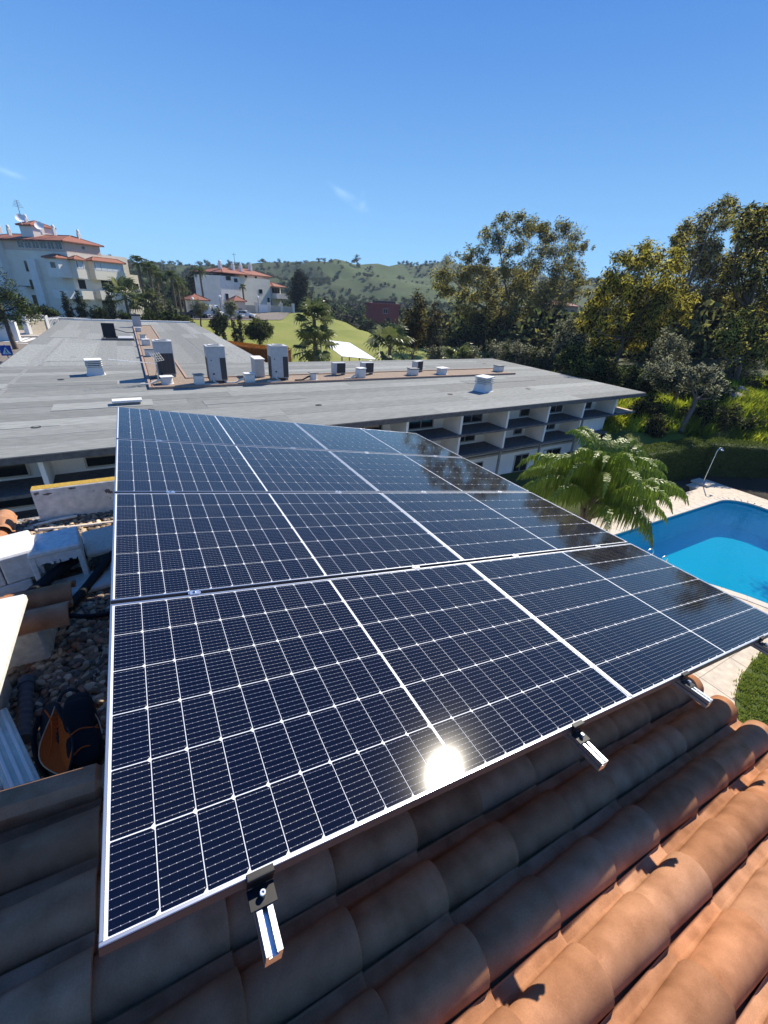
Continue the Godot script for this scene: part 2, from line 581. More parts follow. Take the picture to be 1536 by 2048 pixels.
	struct("ground", mb.mesh(), gm)

func ground_color(x: float, z: float) -> Color:
	var a := noise_a.get_noise_2d(x * 2.0, z * 2.0) * 0.5 + 0.5
	var b := noise_b.get_noise_2d(x * 1.3, z * 1.3) * 0.5 + 0.5
	var far := Vector2(x - 15.0, z + 30.0).length()
	var soil := Color(0.095, 0.080, 0.050)
	var green := Color(0.09, 0.115, 0.03)
	var lawn := Color(0.23, 0.28, 0.05).lerp(Color(0.36, 0.33, 0.10), b * 0.8)
	# the mown slope beyond the hotel
	var on_lawn := smoothstep(8.0, 10.5, x) * (1.0 - smoothstep(38.0, 43.0, x)) * smoothstep(-112.0, -104.0, z) * (1.0 - smoothstep(-48.0, -44.0, z))
	var c := soil.lerp(green, smoothstep(0.35, 0.6, a * 0.6 + b * 0.4))
	c = c.lerp(lawn, on_lawn)
	# the weedy bank behind the hedge
	var bank := smoothstep(24.0, 27.0, x) * (1.0 - smoothstep(46.0, 60.0, x)) * smoothstep(-22.0, -16.0, z) * (1.0 - smoothstep(-9.0, -6.0, z))
	c = c.lerp(Color(0.13, 0.17, 0.03).lerp(Color(0.21, 0.22, 0.04), b), bank)
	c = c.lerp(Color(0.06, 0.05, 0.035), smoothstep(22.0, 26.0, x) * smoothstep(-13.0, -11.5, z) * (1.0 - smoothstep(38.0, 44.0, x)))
	# grassy and wooded patches of the far hills
	var w := smoothstep(150.0, 260.0, far)
	var meadow := Color(0.10, 0.145, 0.040).lerp(Color(0.06, 0.092, 0.032), b)
	var wood := Color(0.06, 0.085, 0.03)
	c = c.lerp(wood.lerp(meadow, smoothstep(0.40, 0.6, a * 0.55 + 0.42 * clampf(1.0 - absf(x - 225.0) / 110.0, 0.0, 1.0))), w)
	return c

# a flat sheet with a given outline (x, z), its top at y, thick enough to hide what is under it
func sheet(outline: PackedVector2Array, y: float, thick: float) -> ArrayMesh:
	var mb := MB.new()
	var flipped := PackedVector2Array()
	for p in outline:
		flipped.append(Vector2(p.x, -p.y))
	if Geometry2D.is_polygon_clockwise(flipped):
		flipped.reverse()
	# extrude in xy, then turn so that +z becomes +y
	mb.extrude(flipped, Transform3D(Basis(Vector3.RIGHT, Vector3(0, 0, -1), Vector3.UP), Vector3(0, y - thick, 0)), thick)
	return mb.mesh()

func rounded(x0: float, z0: float, x1: float, z1: float, r: float) -> PackedVector2Array:
	var out := PackedVector2Array()
	for q in [[x1 - r, z1 - r, 0.0], [x0 + r, z1 - r, 0.5], [x0 + r, z0 + r, 1.0], [x1 - r, z0 + r, 1.5]]:
		for k in 9:
			var a: float = PI * (q[2] + k / 16.0)
			out.append(Vector2(q[0] + cos(a) * r, q[1] + sin(a) * r))
	return out

func pool_left(z: float) -> float:
	return lerpf(15.7, 17.75, smoothstep(-7.6, -2.2, z))

func build_pool() -> void:
	# the deck: a slab with the pool cut out, as strips round the basin
	var px0 := 17.5
	var px1 := 27.25
	var pz0 := -8.3
	var pz1 := 3.5
	var inner := PackedVector2Array()
	for p in rounded(px0, pz0, px1, pz1, 1.3):
		inner.append(Vector2(pool_left(p.y) + (p.x - px0), p.y) if p.x < px0 + 1.31 else p)
	for k in range(1, 13):               # the bowed left side
		var z := lerpf(pz0 + 1.5, pz1 - 1.5, k / 13.0)
		inner.insert(18, Vector2(pool_left(z), z))
	var hole: PackedVector2Array = Geometry2D.offset_polygon(inner, 0.3)[0]
	var outer := PackedVector2Array([Vector2(4.2, 10.0), Vector2(4.2, -9.7), Vector2(26.6, -9.7), Vector2(26.6, -10.35), Vector2(28.75, -10.35), Vector2(28.75, 10.0)])
	var mb := MB.new()
	for part in Geometry2D.clip_polygons(outer, PackedVector2Array([Vector2(15.0, -50), Vector2(80, -50), Vector2(80, 50), Vector2(15.0, 50)])):
		_slab_poly(mb, part, DECK_Y, 0.5)
	var right := PackedVector2Array([Vector2(15.0, 10.0), Vector2(15.0, -9.7), Vector2(26.6, -9.7), Vector2(26.6, -10.35), Vector2(28.75, -10.35), Vector2(28.75, 10.0)])
	# split at mid-length of the pool so that the hole becomes two notches
	for half in [[-50.0, -2.0], [-2.0, 50.0]]:
		var band := PackedVector2Array([Vector2(-50, half[0]), Vector2(80, half[0]), Vector2(80, half[1]), Vector2(-50, half[1])])
		for a in Geometry2D.intersect_polygons(right, band):
			for b in Geometry2D.clip_polygons(a, hole):
				_slab_poly(mb, b, DECK_Y, 0.5)
	var deck := struct("pool_deck", mb.mesh(), M.deck)
	# joints of the deck slabs: thin dark saw cuts
	var jm := MB.new()
	for k in 8:
		jm.box(Vector3(5.6 + k * 1.6, DECK_Y + 0.002, -3.0), Vector3(0.012, 0.004, 13.0))
	for k in 8:
		jm.box(Vector3(10.6, DECK_Y + 0.0035, -9.0 + k * 1.7), Vector3(12.6, 0.004, 0.012))
	obj("joint", jm.mesh(), mat(Color(0.30, 0.25, 0.19), 0.95), deck)
	# pool: basin, coping stones, water
	var pool := thing("swimming_pool", "turquoise rounded swimming pool with pale stone coping beside the lawn", "swimming pool")
	var bm := MB.new()
	var m := inner.size()
	for k in m:
		var a := inner[k]
		var b := inner[(k + 1) % m]
		bm.quad(Vector3(a.x, DECK_Y - 0.05, a.y), Vector3(b.x, DECK_Y - 0.05, b.y), Vector3(b.x, -9.0, b.y), Vector3(a.x, -9.0, a.y))
	obj("pool_wall", bm.mesh(), M.pool_tile, pool)
	obj("pool_floor", sheet(Geometry2D.offset_polygon(inner, 0.02)[0], -8.99, 0.2), M.pool_tile, pool)
	var wm := MB.new()
	var t := Geometry2D.triangulate_polygon(inner)
	for k in range(0, t.size(), 3):
		var a := inner[t[k]]
		var b := inner[t[k + 1]]
		var d := inner[t[k + 2]]
		wm.tri(Vector3(a.x, -7.62, a.y), Vector3(d.x, -7.62, d.y), Vector3(b.x, -7.62, b.y))
	for k in wm.n.size():
		wm.n[k] = Vector3.UP
	obj("water", wm.mesh(), M.water, pool)
	# coping: single stones all round
	for k in m:
		var a := inner[k]
		var b := inner[(k + 1) % m]
		var ln := a.distance_to(b)
		if ln < 0.02: continue
		var cnt := maxi(1, int(round(ln / 0.6)))
		for q in cnt:
			var p := a.lerp(b, (q + 0.5) / cnt)
			var d := (b - a).normalized()
			var cm := MB.new()
			cm.box(Vector3.ZERO, Vector3(ln / cnt - 0.006, 0.06, 0.34), Basis(), 0.008)
			var stone := obj("coping_stone", cm.mesh(), M.coping, pool)
			var out := Vector3(d.y, 0, -d.x)
			stone.transform = Transform3D(Basis(Vector3(d.x, 0, d.y), Vector3.UP, -out), Vector3(p.x, DECK_Y - 0.012, p.y) + out * 0.14)
	# ladder rails at the palm end of the pool
	var ld := thing("pool_ladder", "chrome pool ladder with two curved handrails under the palm fronds", "pool ladder", Vector3(16.1, DECK_Y, -6.05))
	for s in [-0.27, 0.27]:
		var lm := MB.new()
		var pts := []
		var rr := []
		for k in 13:
			var a := PI * k / 12.0
			pts.append(Vector3(-0.25 + 0.3 * (1.0 - cos(a)), 0.35 + 0.27 * sin(a), s)); rr.append(0.022)
		pts.push_front(Vector3(-0.25, 0, s)); rr.append(0.022)
		pts.append(Vector3(0.35, -1.2, s)); rr.append(0.022)
		lm.tube(pts, rr, 8)
		obj("handrail", lm.mesh(), M.steel, ld)
	for k in 3:
		var lm := MB.new()
		lm.box(Vector3(0.35, -0.3 - 0.28 * k, 0), Vector3(0.08, 0.025, 0.52))
		obj("step", lm.mesh(), M.steel, ld)
	# shower
	var sh := thing("garden_shower", "thin steel garden shower with bent head on a low plinth by the hedge", "shower", Vector3(27.75, DECK_Y, -10.05))
	var sb := MB.new()
	sb.box(Vector3(0, 0.06, 0), Vector3(0.9, 0.12, 0.9), Basis(), 0.015)
	obj("plinth", sb.mesh(), M.coping, sh)
	var sp := MB.new()
	sp.tube([Vector3(0, 0.1, 0), Vector3(0.04, 1.0, 0), Vector3(0.1, 2.0, 0), Vector3(0.22, 2.13, 0.03), Vector3(0.4, 2.12, 0.06), Vector3(0.46, 2.04, 0.07)], [0.03, 0.028, 0.026, 0.025, 0.024, 0.024], 8)
	obj("pipe", sp.mesh(), M.steel, sh)
	var sq := MB.new()
	sq.lathe([Vector2(0.0, -0.04), Vector2(0.09, -0.04), Vector2(0.08, 0.0), Vector2(0.02, 0.03), Vector2(0.0, 0.03)], 12, Vector3(0.47, 2.02, 0.07))
	obj("shower_head", sq.mesh(), M.steel, sh)
	# lawn bed with a raised, curved edge
	var edge := PackedVector2Array()
	for p in [[11.1, 6.5], [10.3, 3.6], [10.35, 1.2], [10.75, -0.2], [11.42, -1.05], [12.0, -1.38], [12.56, -1.57], [13.17, -1.71], [13.76, -1.80], [14.37, -1.84], [15.1, -1.78], [15.75, -1.5], [16.2, -0.9], [16.4, 0.5], [16.4, 6.5]]:
		edge.append(Vector2(p[0], p[1]))
	struct("lawn", sheet(edge, DECK_Y + 0.05, 0.1), mat(Color(0.10, 0.13, 0.028), 0.95, T.fine, Vector3.ONE * 1.4, T.rough_n, 1.0))
	grass_patch("lawn_grass", "short bright green lawn grass in the curved bed by the pool", edge, DECK_Y + 0.05, 5200, 0.05, 0.09, 21, Color(0.16, 0.22, 0.035), Color(0.24, 0.28, 0.05))

func _slab_poly(mb: MB, poly: PackedVector2Array, y: float, thick: float) -> void:
	var fl := PackedVector2Array()
	for p in poly:
		fl.append(Vector2(p.x, -p.y))
	if Geometry2D.is_polygon_clockwise(fl):
		fl.reverse()
	mb.extrude(fl, Transform3D(Basis(Vector3.RIGHT, Vector3(0, 0, -1), Vector3.UP), Vector3(0, y - thick, 0)), thick)

func tuft(rng: RandomNumberGenerator, blades: int, spread: float, hgt: float, ca: Color, cb: Color, width := 0.12) -> ArrayMesh:
	var mb := MB.new()
	for k in blades:
		var p := Vector3(rng.randf_range(-spread, spread), 0, rng.randf_range(-spread, spread))
		var a := rng.randf() * TAU
		var lean := Vector3(cos(a), 0, sin(a)) * hgt * rng.randf_range(0.1, 0.7)
		var side := Vector3(-sin(a + 0.6), 0, cos(a + 0.6)) * hgt * width
		var h := hgt * rng.randf_range(0.6, 1.2)
		mb.col = ca.lerp(cb, rng.randf())
		mb.quad(p - side, p + side, p + lean * 0.4 + side * 0.7 + Vector3(0, h * 0.6, 0), p + lean * 0.4 - side * 0.7 + Vector3(0, h * 0.6, 0))
		mb.tri(p + lean * 0.4 - side * 0.7 + Vector3(0, h * 0.6, 0), p + lean * 0.4 + side * 0.7 + Vector3(0, h * 0.6, 0), p + lean + Vector3(0, h, 0))
	return mb.mesh()

func multi(called: String, label: String, category: String, mesh: Mesh, m: Material, xf: Array, cols: Array = []) -> void:
	var mm := MultiMesh.new()
	mm.transform_format = MultiMesh.TRANSFORM_3D
	mm.use_colors = cols.size() > 0
	mm.mesh = mesh
	mm.instance_count = xf.size()
	for k in xf.size():
		mm.set_instance_transform(k, xf[k])
		if cols.size() > 0:
			mm.set_instance_color(k, cols[k])
	var o := MultiMeshInstance3D.new()
	o.name = numbered(called)
	o.multimesh = mm
	o.material_override = m
	add_child(o)
	tag(o, label, category)
	o.set_meta("kind", "stuff")

func grass_patch(called: String, label: String, outline: PackedVector2Array, y: float, count: int, spread: float, hgt: float, sd: int, ca: Color, cb: Color) -> void:
	var rng := RandomNumberGenerator.new()
	rng.seed = sd
	var box := Rect2(outline[0], Vector2.ZERO)
	for p in outline:
		box = box.expand(p)
	var xf := []
	while xf.size() < count:
		var p := Vector2(rng.randf_range(box.position.x, box.end.x), rng.randf_range(box.position.y, box.end.y))
		if not Geometry2D.is_point_in_polygon(p, outline): continue
		xf.append(Transform3D(Basis(Vector3.UP, rng.randf() * TAU).scaled(Vector3.ONE * rng.randf_range(0.7, 1.3)), Vector3(p.x, y - 0.005, p.y)))
	multi(called, label, "grass", tuft(rng, 14, spread * 1.6, hgt, ca, cb), M.grass, xf)

# ---------------------------------------------------------------- the flat-roofed hotel
func fz(x: float) -> float:          # front line of the eave, slightly out of square
	return -13.55 - 0.0350 * (x + 8.0)

func build_hotel() -> void:
	var h := thing("hotel", "long flat grey felt-roofed building with rows of white-walled balconies under its eave", "building")
	var rb := Basis(Vector3.UP, atan(0.0350))
	# roof slab, an L in plan
	var outline := PackedVector2Array([Vector2(-6.25, fz(-6.25)), Vector2(27.55, fz(27.55)), Vector2(28.55, -29.95), Vector2(8.0, -29.95), Vector2(7.9, -66.5), Vector2(-6.9, -66.5)])
	obj("roof_slab", sheet(outline, ROOF_Y - 0.012, 0.20), M.dark_concrete, h)
	# a slightly lower roof border that shows as a thin fascia lip
	# felt strips, one by one, lapped and of slightly different tone
	var rng := RandomNumberGenerator.new()
	rng.seed = 77
	var felts := []
	for k in 6:
		var tone: float = [0.215, 0.26, 0.185, 0.235, 0.285, 0.20][k]
		var m := mat(Color(tone * 0.97, tone, tone * 0.93) * 1.18, 0.95, T.felt, Vector3(0.14, 0.5, 0.5), T.fine_n, 0.35)
		m.uv1_offset = Vector3(k * 0.37, 0, k * 0.21)
		felts.append(m)
		var m2: StandardMaterial3D = m.duplicate()
		m2.uv1_scale = Vector3(0.5, 0.5, 0.14)
		felts.append(m2)
	# front bar: strips along x
	var rows := 16
	for r in rows:
		var x := -6.2
		while x < 28.4:
			var ln := rng.randf_range(6.0, 13.0)
			var x1 := minf(x + ln, 28.5)
			if 28.5 - x1 < 3.0: x1 = 28.5
			var f0 := float(r) / rows
			var f1 := float(r + 1) / rows
			var xa := x
			var xb := x1
			var mb := MB.new()
			var y := ROOF_Y + (0.004 if r % 2 == 0 else 0.0) + 0.0015 * rng.randf()
			var za0 := lerpf(fz(xa), -29.93, f0)
			var za1 := lerpf(fz(xa), -29.93, f1)
			var zb0 := lerpf(fz(xb), -29.93, f0)
			var zb1 := lerpf(fz(xb), -29.93, f1)
			if r == 0:
				za0 -= 0.03; zb0 -= 0.03
			var sk0 := 0.0
			if xb > 28.0:
				sk0 = -0.95
			var e0 := sk0 * (1.0 - f0)
			var e1 := sk0 * (1.0 - f1)
			var o0 := -0.5 * (0.0)
			var A := Vector3(xa + 0.004 + o0, y, za0 + 0.05)
			var B := Vector3(xb + e0 - 0.004, y, zb0 + 0.05)
			var C := Vector3(xb + e1 - 0.004, y, zb1)
			var D := Vector3(xa + 0.004, y, za1)
			if r == 0:
				A.z -= 0.05; B.z -= 0.05
			mb.quad(A, B, C, D)
			var dn := Vector3(0, -0.014, 0)
			mb.quad(A + dn, B + dn, B, A)
			mb.quad(B + dn, C + dn, C, B)
			mb.quad(C + dn, D + dn, D, C)
			mb.quad(D + dn, A + dn, A, D)
			obj("felt_strip", mb.mesh(), felts[2 * rng.randi_range(0, 5)], h)
			x = x1
	# wing: strips along z
	var cols := 13
	for r in cols:
		var z := -29.95
		while z > -66.4:
			var ln := rng.randf_range(7.0, 15.0)
			var z1 := maxf(z - ln, -66.45)
			if z1 + 66.45 < 3.0: z1 = -66.45
			var mb := MB.new()
			var y := ROOF_Y + (0.004 if r % 2 == 0 else 0.0) + 0.0015 * rng.randf()
			var f0 := float(r) / cols
			var f1 := float(r + 1) / cols
			var lx := func(zz: float, f: float) -> float: return lerpf(lerpf(-6.33, -6.87, (zz + 29.95) / -36.5), lerpf(7.97, 7.87, (zz + 29.95) / -36.5), f)
			var A := Vector3(lx.call(z, f0) - 0.03, y, z)
			var B := Vector3(lx.call(z, f1), y, z)
			var C := Vector3(lx.call(z1, f1), y, z1 + 0.006)
			var D := Vector3(lx.call(z1, f0) - 0.03, y, z1 + 0.006)
			mb.quad(A, B, C, D)
			var dn := Vector3(0, -0.014, 0)
			mb.quad(A + dn, B + dn, B, A)
			mb.quad(B + dn, C + dn, C, B)
			mb.quad(D + dn, A + dn, A, D)
			obj("felt_strip", mb.mesh(), felts[2 * rng.randi_range(0, 5) + 1], h)
			z = z1
	# darker and lighter repair patches in the felt
	var pr := [[Vector3(-4.9, 0, -49.0), Vector2(1.9, 7.0), 3], [Vector3(-3.4, 0, -36.5), Vector2(2.3, 9.5), 9], [Vector3(-1.2, 0, -19.5), Vector2(3.4, 1.1), 8], [Vector3(-4.2, 0, -17.2), Vector2(3.6, 0.9), 8], [Vector3(4.6, 0, -18.9), Vector2(4.4, 0.8), 0], [Vector3(11.0, 0, -27.4), Vector2(5.2, 1.2), 4], [Vector3(20.5, 0, -20.4), Vector2(5.6, 1.0), 10], [Vector3(5.4, 0, -40.0), Vector2(1.5, 12.0), 5], [Vector3(-2.9, 0, -24.3), Vector2(4.2, 0.8), 4]]
	for q in pr:
		var mb := MB.new()
		mb.box(q[0] + Vector3(0, ROOF_Y + 0.010, 0), Vector3(q[1].x, 0.012, q[1].y), Basis(Vector3.UP, rng.randf_range(-0.02, 0.02)))
		obj("felt_patch", mb.mesh(), felts[q[2]], h)
	# pale rim at the far end of the wing and a thin edge strip
	var rim := MB.new()
	rim.slab(Vector3(-5.6, ROOF_Y, -66.5), Vector3(7.4, ROOF_Y + 0.16, -66.15), 0.01)
	obj("roof_rim", rim.mesh(), M.white_wall, h)
	var pale := mat(Color(0.33, 0.33, 0.32), 0.95, T.stain, Vector3.ONE * 0.5, T.fine_n, 0.6)
	for q in [[Vector3(-4.75, ROOF_Y + 0.006, -48.2), Vector3(0.22, 0.012, 36.0), 0.012], [Vector3(-5.0, ROOF_Y + 0.006, -22.5), Vector3(0.16, 0.012, 13.0), 0.0], [Vector3(5.6, ROOF_Y + 0.006, -46.0), Vector3(0.4, 0.012, 30.0), -0.03]]:
		var mb := MB.new()
		mb.box(q[0], q[1], Basis(Vector3.UP, q[2]))
		obj("seam_strip", mb.mesh(), pale, h)
	# service strip of bare screed with a low kerb: an L
	var screed := mat(Color(0.38, 0.285, 0.21), 0.95, T.stain, Vector3.ONE * 0.7, T.rough_n, 0.7)
	var kerb := mat(Color(0.40, 0.27, 0.20), 0.9, T.blotch, Vector3.ONE * 1.0)
	var sm := MB.new()
	sm.slab(Vector3(0.66, ROOF_Y, -24.35), Vector3(23.6, ROOF_Y + 0.07, -22.3))
	sm.slab(Vector3(0.66, ROOF_Y, -59.0), Vector3(2.3, ROOF_Y + 0.068, -24.35))
	obj("service_strip", sm.mesh(), screed, h)
	for q in [[Vector3(0.5, ROOF_Y, -22.3), Vector3(23.75, ROOF_Y + 0.12, -22.18)], [Vector3(0.5, ROOF_Y, -59.0), Vector3(0.62, ROOF_Y + 0.12, -22.3)], [Vector3(2.3, ROOF_Y, -59.0), Vector3(2.42, ROOF_Y + 0.12, -24.47)], [Vector3(2.3, ROOF_Y, -24.47), Vector3(23.75, ROOF_Y + 0.12, -24.35)], [Vector3(0.62, ROOF_Y, -59.12), Vector3(2.42, ROOF_Y + 0.12, -59.0)]]:
		var km := MB.new()
		km.slab(q[0], q[1], 0.012)
		obj("kerb", km.mesh(), kerb, h)
	# body under the roof
	var wm := MB.new()
	wm.slab(Vector3(-5.5, -8.2, -29.3), Vector3(26.9, ROOF_Y - 0.22, -16.05))
	wm.slab(Vector3(-5.6, -8.2, -66.0), Vector3(7.3, ROOF_Y - 0.22, -29.3))
	wm.box(Vector3(10.6, -5.8, fz(10.6) - 1.72), Vector3(32.4, 4.6, 0.6), rb)
	obj("wall", wm.mesh(), M.white_wall, h)
	# front of balconies
	var slab_y := [-4.38, -5.43]
	for lv in 2:
		var bm := MB.new()
		var y: float = slab_y[lv]
		var x1 := 27.1 if lv == 0 else 24.6
		var x0 := -7.6
		var mid := (x0 + x1) * 0.5
		bm.box(Vector3(mid, y - 0.05, fz(mid) - 1.52), Vector3(x1 - x0, 0.11, 2.9), rb, 0.008)
		obj("balcony_slab", bm.mesh(), M.dark_concrete, h)
	var bx := [-6.0, -2.72, 0.4, 3.5, 6.7, 9.8, 12.83, 15.83, 18.85, 21.82, 24.8]
	for lv in 3:
		var top: float = [ROOF_Y - 0.2, slab_y[0] - 0.105, slab_y[1] - 0.105][lv]
		var bot: float = [slab_y[0], slab_y[1], -7.9][lv]
		for k in bx.size():
			var x: float = bx[k]
			if lv == 2 or (lv == 1 and k == bx.size() - 1): continue
			var dm := MB.new()
			dm.box(Vector3(x, (top + bot) * 0.5, fz(x) - 1.46), Vector3(0.12, top - bot - 0.006, 2.64), rb)
			obj("divider", dm.mesh(), M.white_wall, h)
		if lv == 2:
			var lm := MB.new()
			lm.box(Vector3(9.5, (top + bot) * 0.5, fz(9.5) - 0.9), Vector3(34.0, top - bot, 0.2), rb)
			obj("lower_wall", lm.mesh(), M.white_wall, h)
			for x in bx:
				var pm := MB.new()
				pm.box(Vector3(x, (top + bot) * 0.5, fz(x) - 0.2), Vector3(0.10, top - bot, 0.10), rb)
				obj("post", pm.mesh(), M.concrete, h)
			var gm := MB.new()
			gm.box(Vector3(13, top - 0.42, fz(13) - 0.72), Vector3(22, 0.1, 0.2), rb, 0.01)
			obj("ledge", gm.mesh(), M.pavement, h)
	# windows at the back of each bay
	var rw := RandomNumberGenerator.new()
	rw.seed = 9
	for lv in 3:
		var top: float = [ROOF_Y - 0.24, slab_y[0] - 0.15, slab_y[1] - 0.75][lv]
		var bot: float = [slab_y[0] + 0.03, slab_y[1] + 0.03, -7.4][lv]
		for k in bx.size() - 1:
			# left and right jamb in each bay of the three floors
			var a: float = bx[k] + [0.5, 0.9, 0.6, 1.3, 0.8, 0.9, 1.0, 2.25, 1.6, 1.35][k] - 0.2 * lv
			var b: float = bx[k + 1] - [0.5, 0.4, 0.9, 0.5, 0.5, 0.7, 0.55, 0.05, 0.25, 0.5][k] - (0.3 if lv == 1 and k > 4 else 0.0)
			if lv == 1 and k == bx.size() - 2:
				a = 22.4
				b = 23.15
			var wide := b - a
			var xc := (a + b) * 0.5
			var z := fz(xc) - 1.39
			if lv == 2: z = fz(xc) - 0.79
			if lv == 1 and k == bx.size() - 2:
				z = -15.2
			window_unit(h, Vector3(xc, (top + bot) * 0.5 + (0.06 if lv == 1 else 0.0), z), Vector2(wide, (top - bot) * 0.86), M.cream_frame if k < 5 else M.window_frame, 2 if wide > 1.0 else 1, rw)
	# end room below the roof corner
	var em := MB.new()
	em.box(Vector3(23.7, -5.9, -15.6), Vector3(2.1, 2.9, 0.9), rb)
	obj("end_wall", em.mesh(), M.white_wall, h)
	var tm := MB.new()
	tm.box(Vector3(26.2, slab_y[0] + 0.012, fz(26) - 0.7), Vector3(1.7, 0.02, 1.1), rb)
	obj("terrace_floor", tm.mesh(), M.deck, h)

# a window as a part with its pane as a sub-part; at = centre of its outer face, facing +z of the basis
func window_unit(parent: Node3D, at: Vector3, size: Vector2, frame_m: Material, lights: int, _r = null, b := Basis(), deep := 0.05) -> void:
	var fm := MB.new()
	var w := 0.055 if size.x < 3.0 else 0.09
	fm.box(b * Vector3(0, size.y * 0.5 - w * 0.5, 0), Vector3(size.x, w, deep), b)
	fm.box(b * Vector3(0, -size.y * 0.5 + w * 0.5, 0), Vector3(size.x, w, deep), b)
	for k in lights + 1:
		var x := -size.x * 0.5 + w * 0.5 + (size.x - w) * k / lights
		fm.box(b * Vector3(x, 0, 0), Vector3(w, size.y - 2.0 * w - 0.002, deep * 0.96), b)
	var f := obj("window", fm.mesh(), frame_m, parent)
	f.position = at
	var gm := MB.new()
	gm.box(b * Vector3(0, 0, -0.004), Vector3(size.x - w, size.y - w, deep * 0.4), b)
	obj("pane", gm.mesh(), M.glass_dark, f)

# ---------------------------------------------------------------- the house with the tile roof
func sp(u: float, v: float, n: float) -> Vector3:      # along the slope, along the eave (away), above the array plane
	return Vector3(u * cos(SLOPE) + n * sin(SLOPE), -u * sin(SLOPE) + n * cos(SLOPE), -v)

func slope_basis() -> Basis:
	return Basis(Vector3.BACK, -SLOPE)

const TILE_N := -0.665
const TILE_PITCH := 0.2135
const TILE_STEP := 0.352

func tile_mesh(rng: RandomNumberGenerator) -> ArrayMesh:
	# x runs down the slope, y away from the roof, z towards the viewer; barrel from z = 0 to -0.158, then the pan
	var mb := MB.new()
	var seg := 16
	var ln := 0.405
	var rise := 0.029
	var hgt := 0.088
	var prof := []
	for e in 2:
		var x := 0.0 if e == 0 else ln
		var y0 := 0.0 if e == 0 else rise
		var s := 0.82 if e == 0 else 1.0
		var row := []
		row.append([Vector3(x, y0 - 0.004, 0.010), Vector3(0, 1, 0.3).normalized()])
		for k in seg + 1:
			var a := PI * k / seg
			var z := -0.086 + 0.086 * s * cos(a)
			row.append([Vector3(x, y0 + hgt * s * sin(a) + rng.randf_range(-0.0004, 0.0004), z), Vector3(-0.05, sin(a), cos(a) * 1.04).normalized()])
		row.append([Vector3(x, y0 - 0.002, -0.176), Vector3(0, 0.8, -0.6)])
		row.append([Vector3(x, y0 - 0.002, -0.180), Vector3.UP])
		row.append([Vector3(x, y0, -0.206), Vector3.UP])
		row.append([Vector3(x, y0 + 0.010, -0.213), Vector3(0, 0.5, 0.8).normalized()])
		prof.append(row)
	var n: int = prof[0].size()
	for k in n - 1:
		var p0: Array = prof[0][k]
		var p1: Array = prof[1][k]
		var q0: Array = prof[0][k + 1]
		var q1: Array = prof[1][k + 1]
		mb.quad_n(p0[0], p1[0], q1[0], q0[0], p0[1], p1[1], q1[1], q0[1])
	# the thick lower end, with a slightly worn arris
	for k in n - 1:
		var a: Vector3 = prof[1][k][0]
		var b: Vector3 = prof[1][k + 1][0]
		var na: Vector3 = prof[1][k][1]
		var nb: Vector3 = prof[1][k + 1][1]
		var a1 := a + Vector3(0.0025, 0, 0) - na * 0.0025
		var b1 := b + Vector3(0.0025, 0, 0) - nb * 0.0025
		mb.quad(a, a1, b1, b)
		var a2 := a1 - na * 0.012
		var b2 := b1 - nb * 0.012
		mb.quad(a1, a2, b2, b1)
		mb.quad(a2, a2 - Vector3(0.09, 0.0, 0), b2 - Vector3(0.09, 0.0, 0), b2)
	return mb.mesh()

func build_house() -> void:
	var h := thing("house", "house under the array with a sloping roof of curved orange clay tiles", "house")
	var wm := MB.new()
	wm.slab(Vector3(-3.2, -8.0, -4.75), Vector3(3.05, -1.42, 3.2))
	obj("wall", wm.mesh(), M.white_wall, h)
	# deck of the tile roof
	var dm := MB.new()
	var prof := PackedVector2Array()
	var a := sp(-1.5, 0, TILE_N - 0.02)
	var b := sp(3.38, 0, TILE_N - 0.02)
	var c := sp(3.38, 0, TILE_N - 0.12)
	prof.append(Vector2(a.x, a.y)); prof.append(Vector2(a.x, -1.6)); prof.append(Vector2(2.9, -1.6)); prof.append(Vector2(c.x, c.y)); prof.append(Vector2(b.x, b.y))
	dm.extrude(prof, Transform3D(Basis(), Vector3(0, 0, -0.72)), 3.4)
	obj("roof_deck", dm.mesh(), M.parapet, h)
	# tiles, one by one
	var rng := RandomNumberGenerator.new()
	rng.seed = 4
	var variants := []
	for k in 4:
		variants.append(tile_mesh(rng))
	for j in 14:
		for k in range(-9, 6):
			var u := 3.46 - TILE_STEP * j - 0.405
			var v := -0.515 + TILE_PITCH * k
			var t := obj("tile", variants[rng.randi_range(0, 3)], M.clay[rng.randi_range(0, 6)], h)
			t.transform = Transform3D(slope_basis() * Basis(Vector3.UP, rng.randf_range(-0.006, 0.006)), sp(u + rng.randf_range(-0.004, 0.004), v, TILE_N + rng.randf_range(-0.0015, 0.0015)))
	# verge tiles that close the roof towards the gravel terrace
	for j in 14:
		var u := 3.46 - TILE_STEP * j - 0.36
		var vm := MB.new()
		vm.box(Vector3(0.185, 0.0, 0), Vector3(0.375, 0.17, 0.12), Basis(), 0.028)
		var t := obj("verge_tile", vm.mesh(), M.clay[j % 4], h)
		t.transform = Transform3D(slope_basis() * Basis(Vector3.BACK, 0.012), sp(u, 0.828, TILE_N + 0.02))
	# flat terrace beside it
	var tm := MB.new()
	tm.slab(Vector3(-3.2, -1.42, -4.75), Vector3(3.05, -1.16, -0.785))
	obj("terrace_slab", tm.mesh(), M.concrete, h)
	var pm := MB.new()
	pm.slab(Vector3(2.9, -1.16, -4.75), Vector3(3.05, -1.0, -0.785), 0.01)
	obj("terrace_kerb", pm.mesh(), M.parapet, h)

# ---------------------------------------------------------------- solar array
const PL := 1.886
const PW := 1.122
const PU0 := -0.0125
const PV0 := 0.006

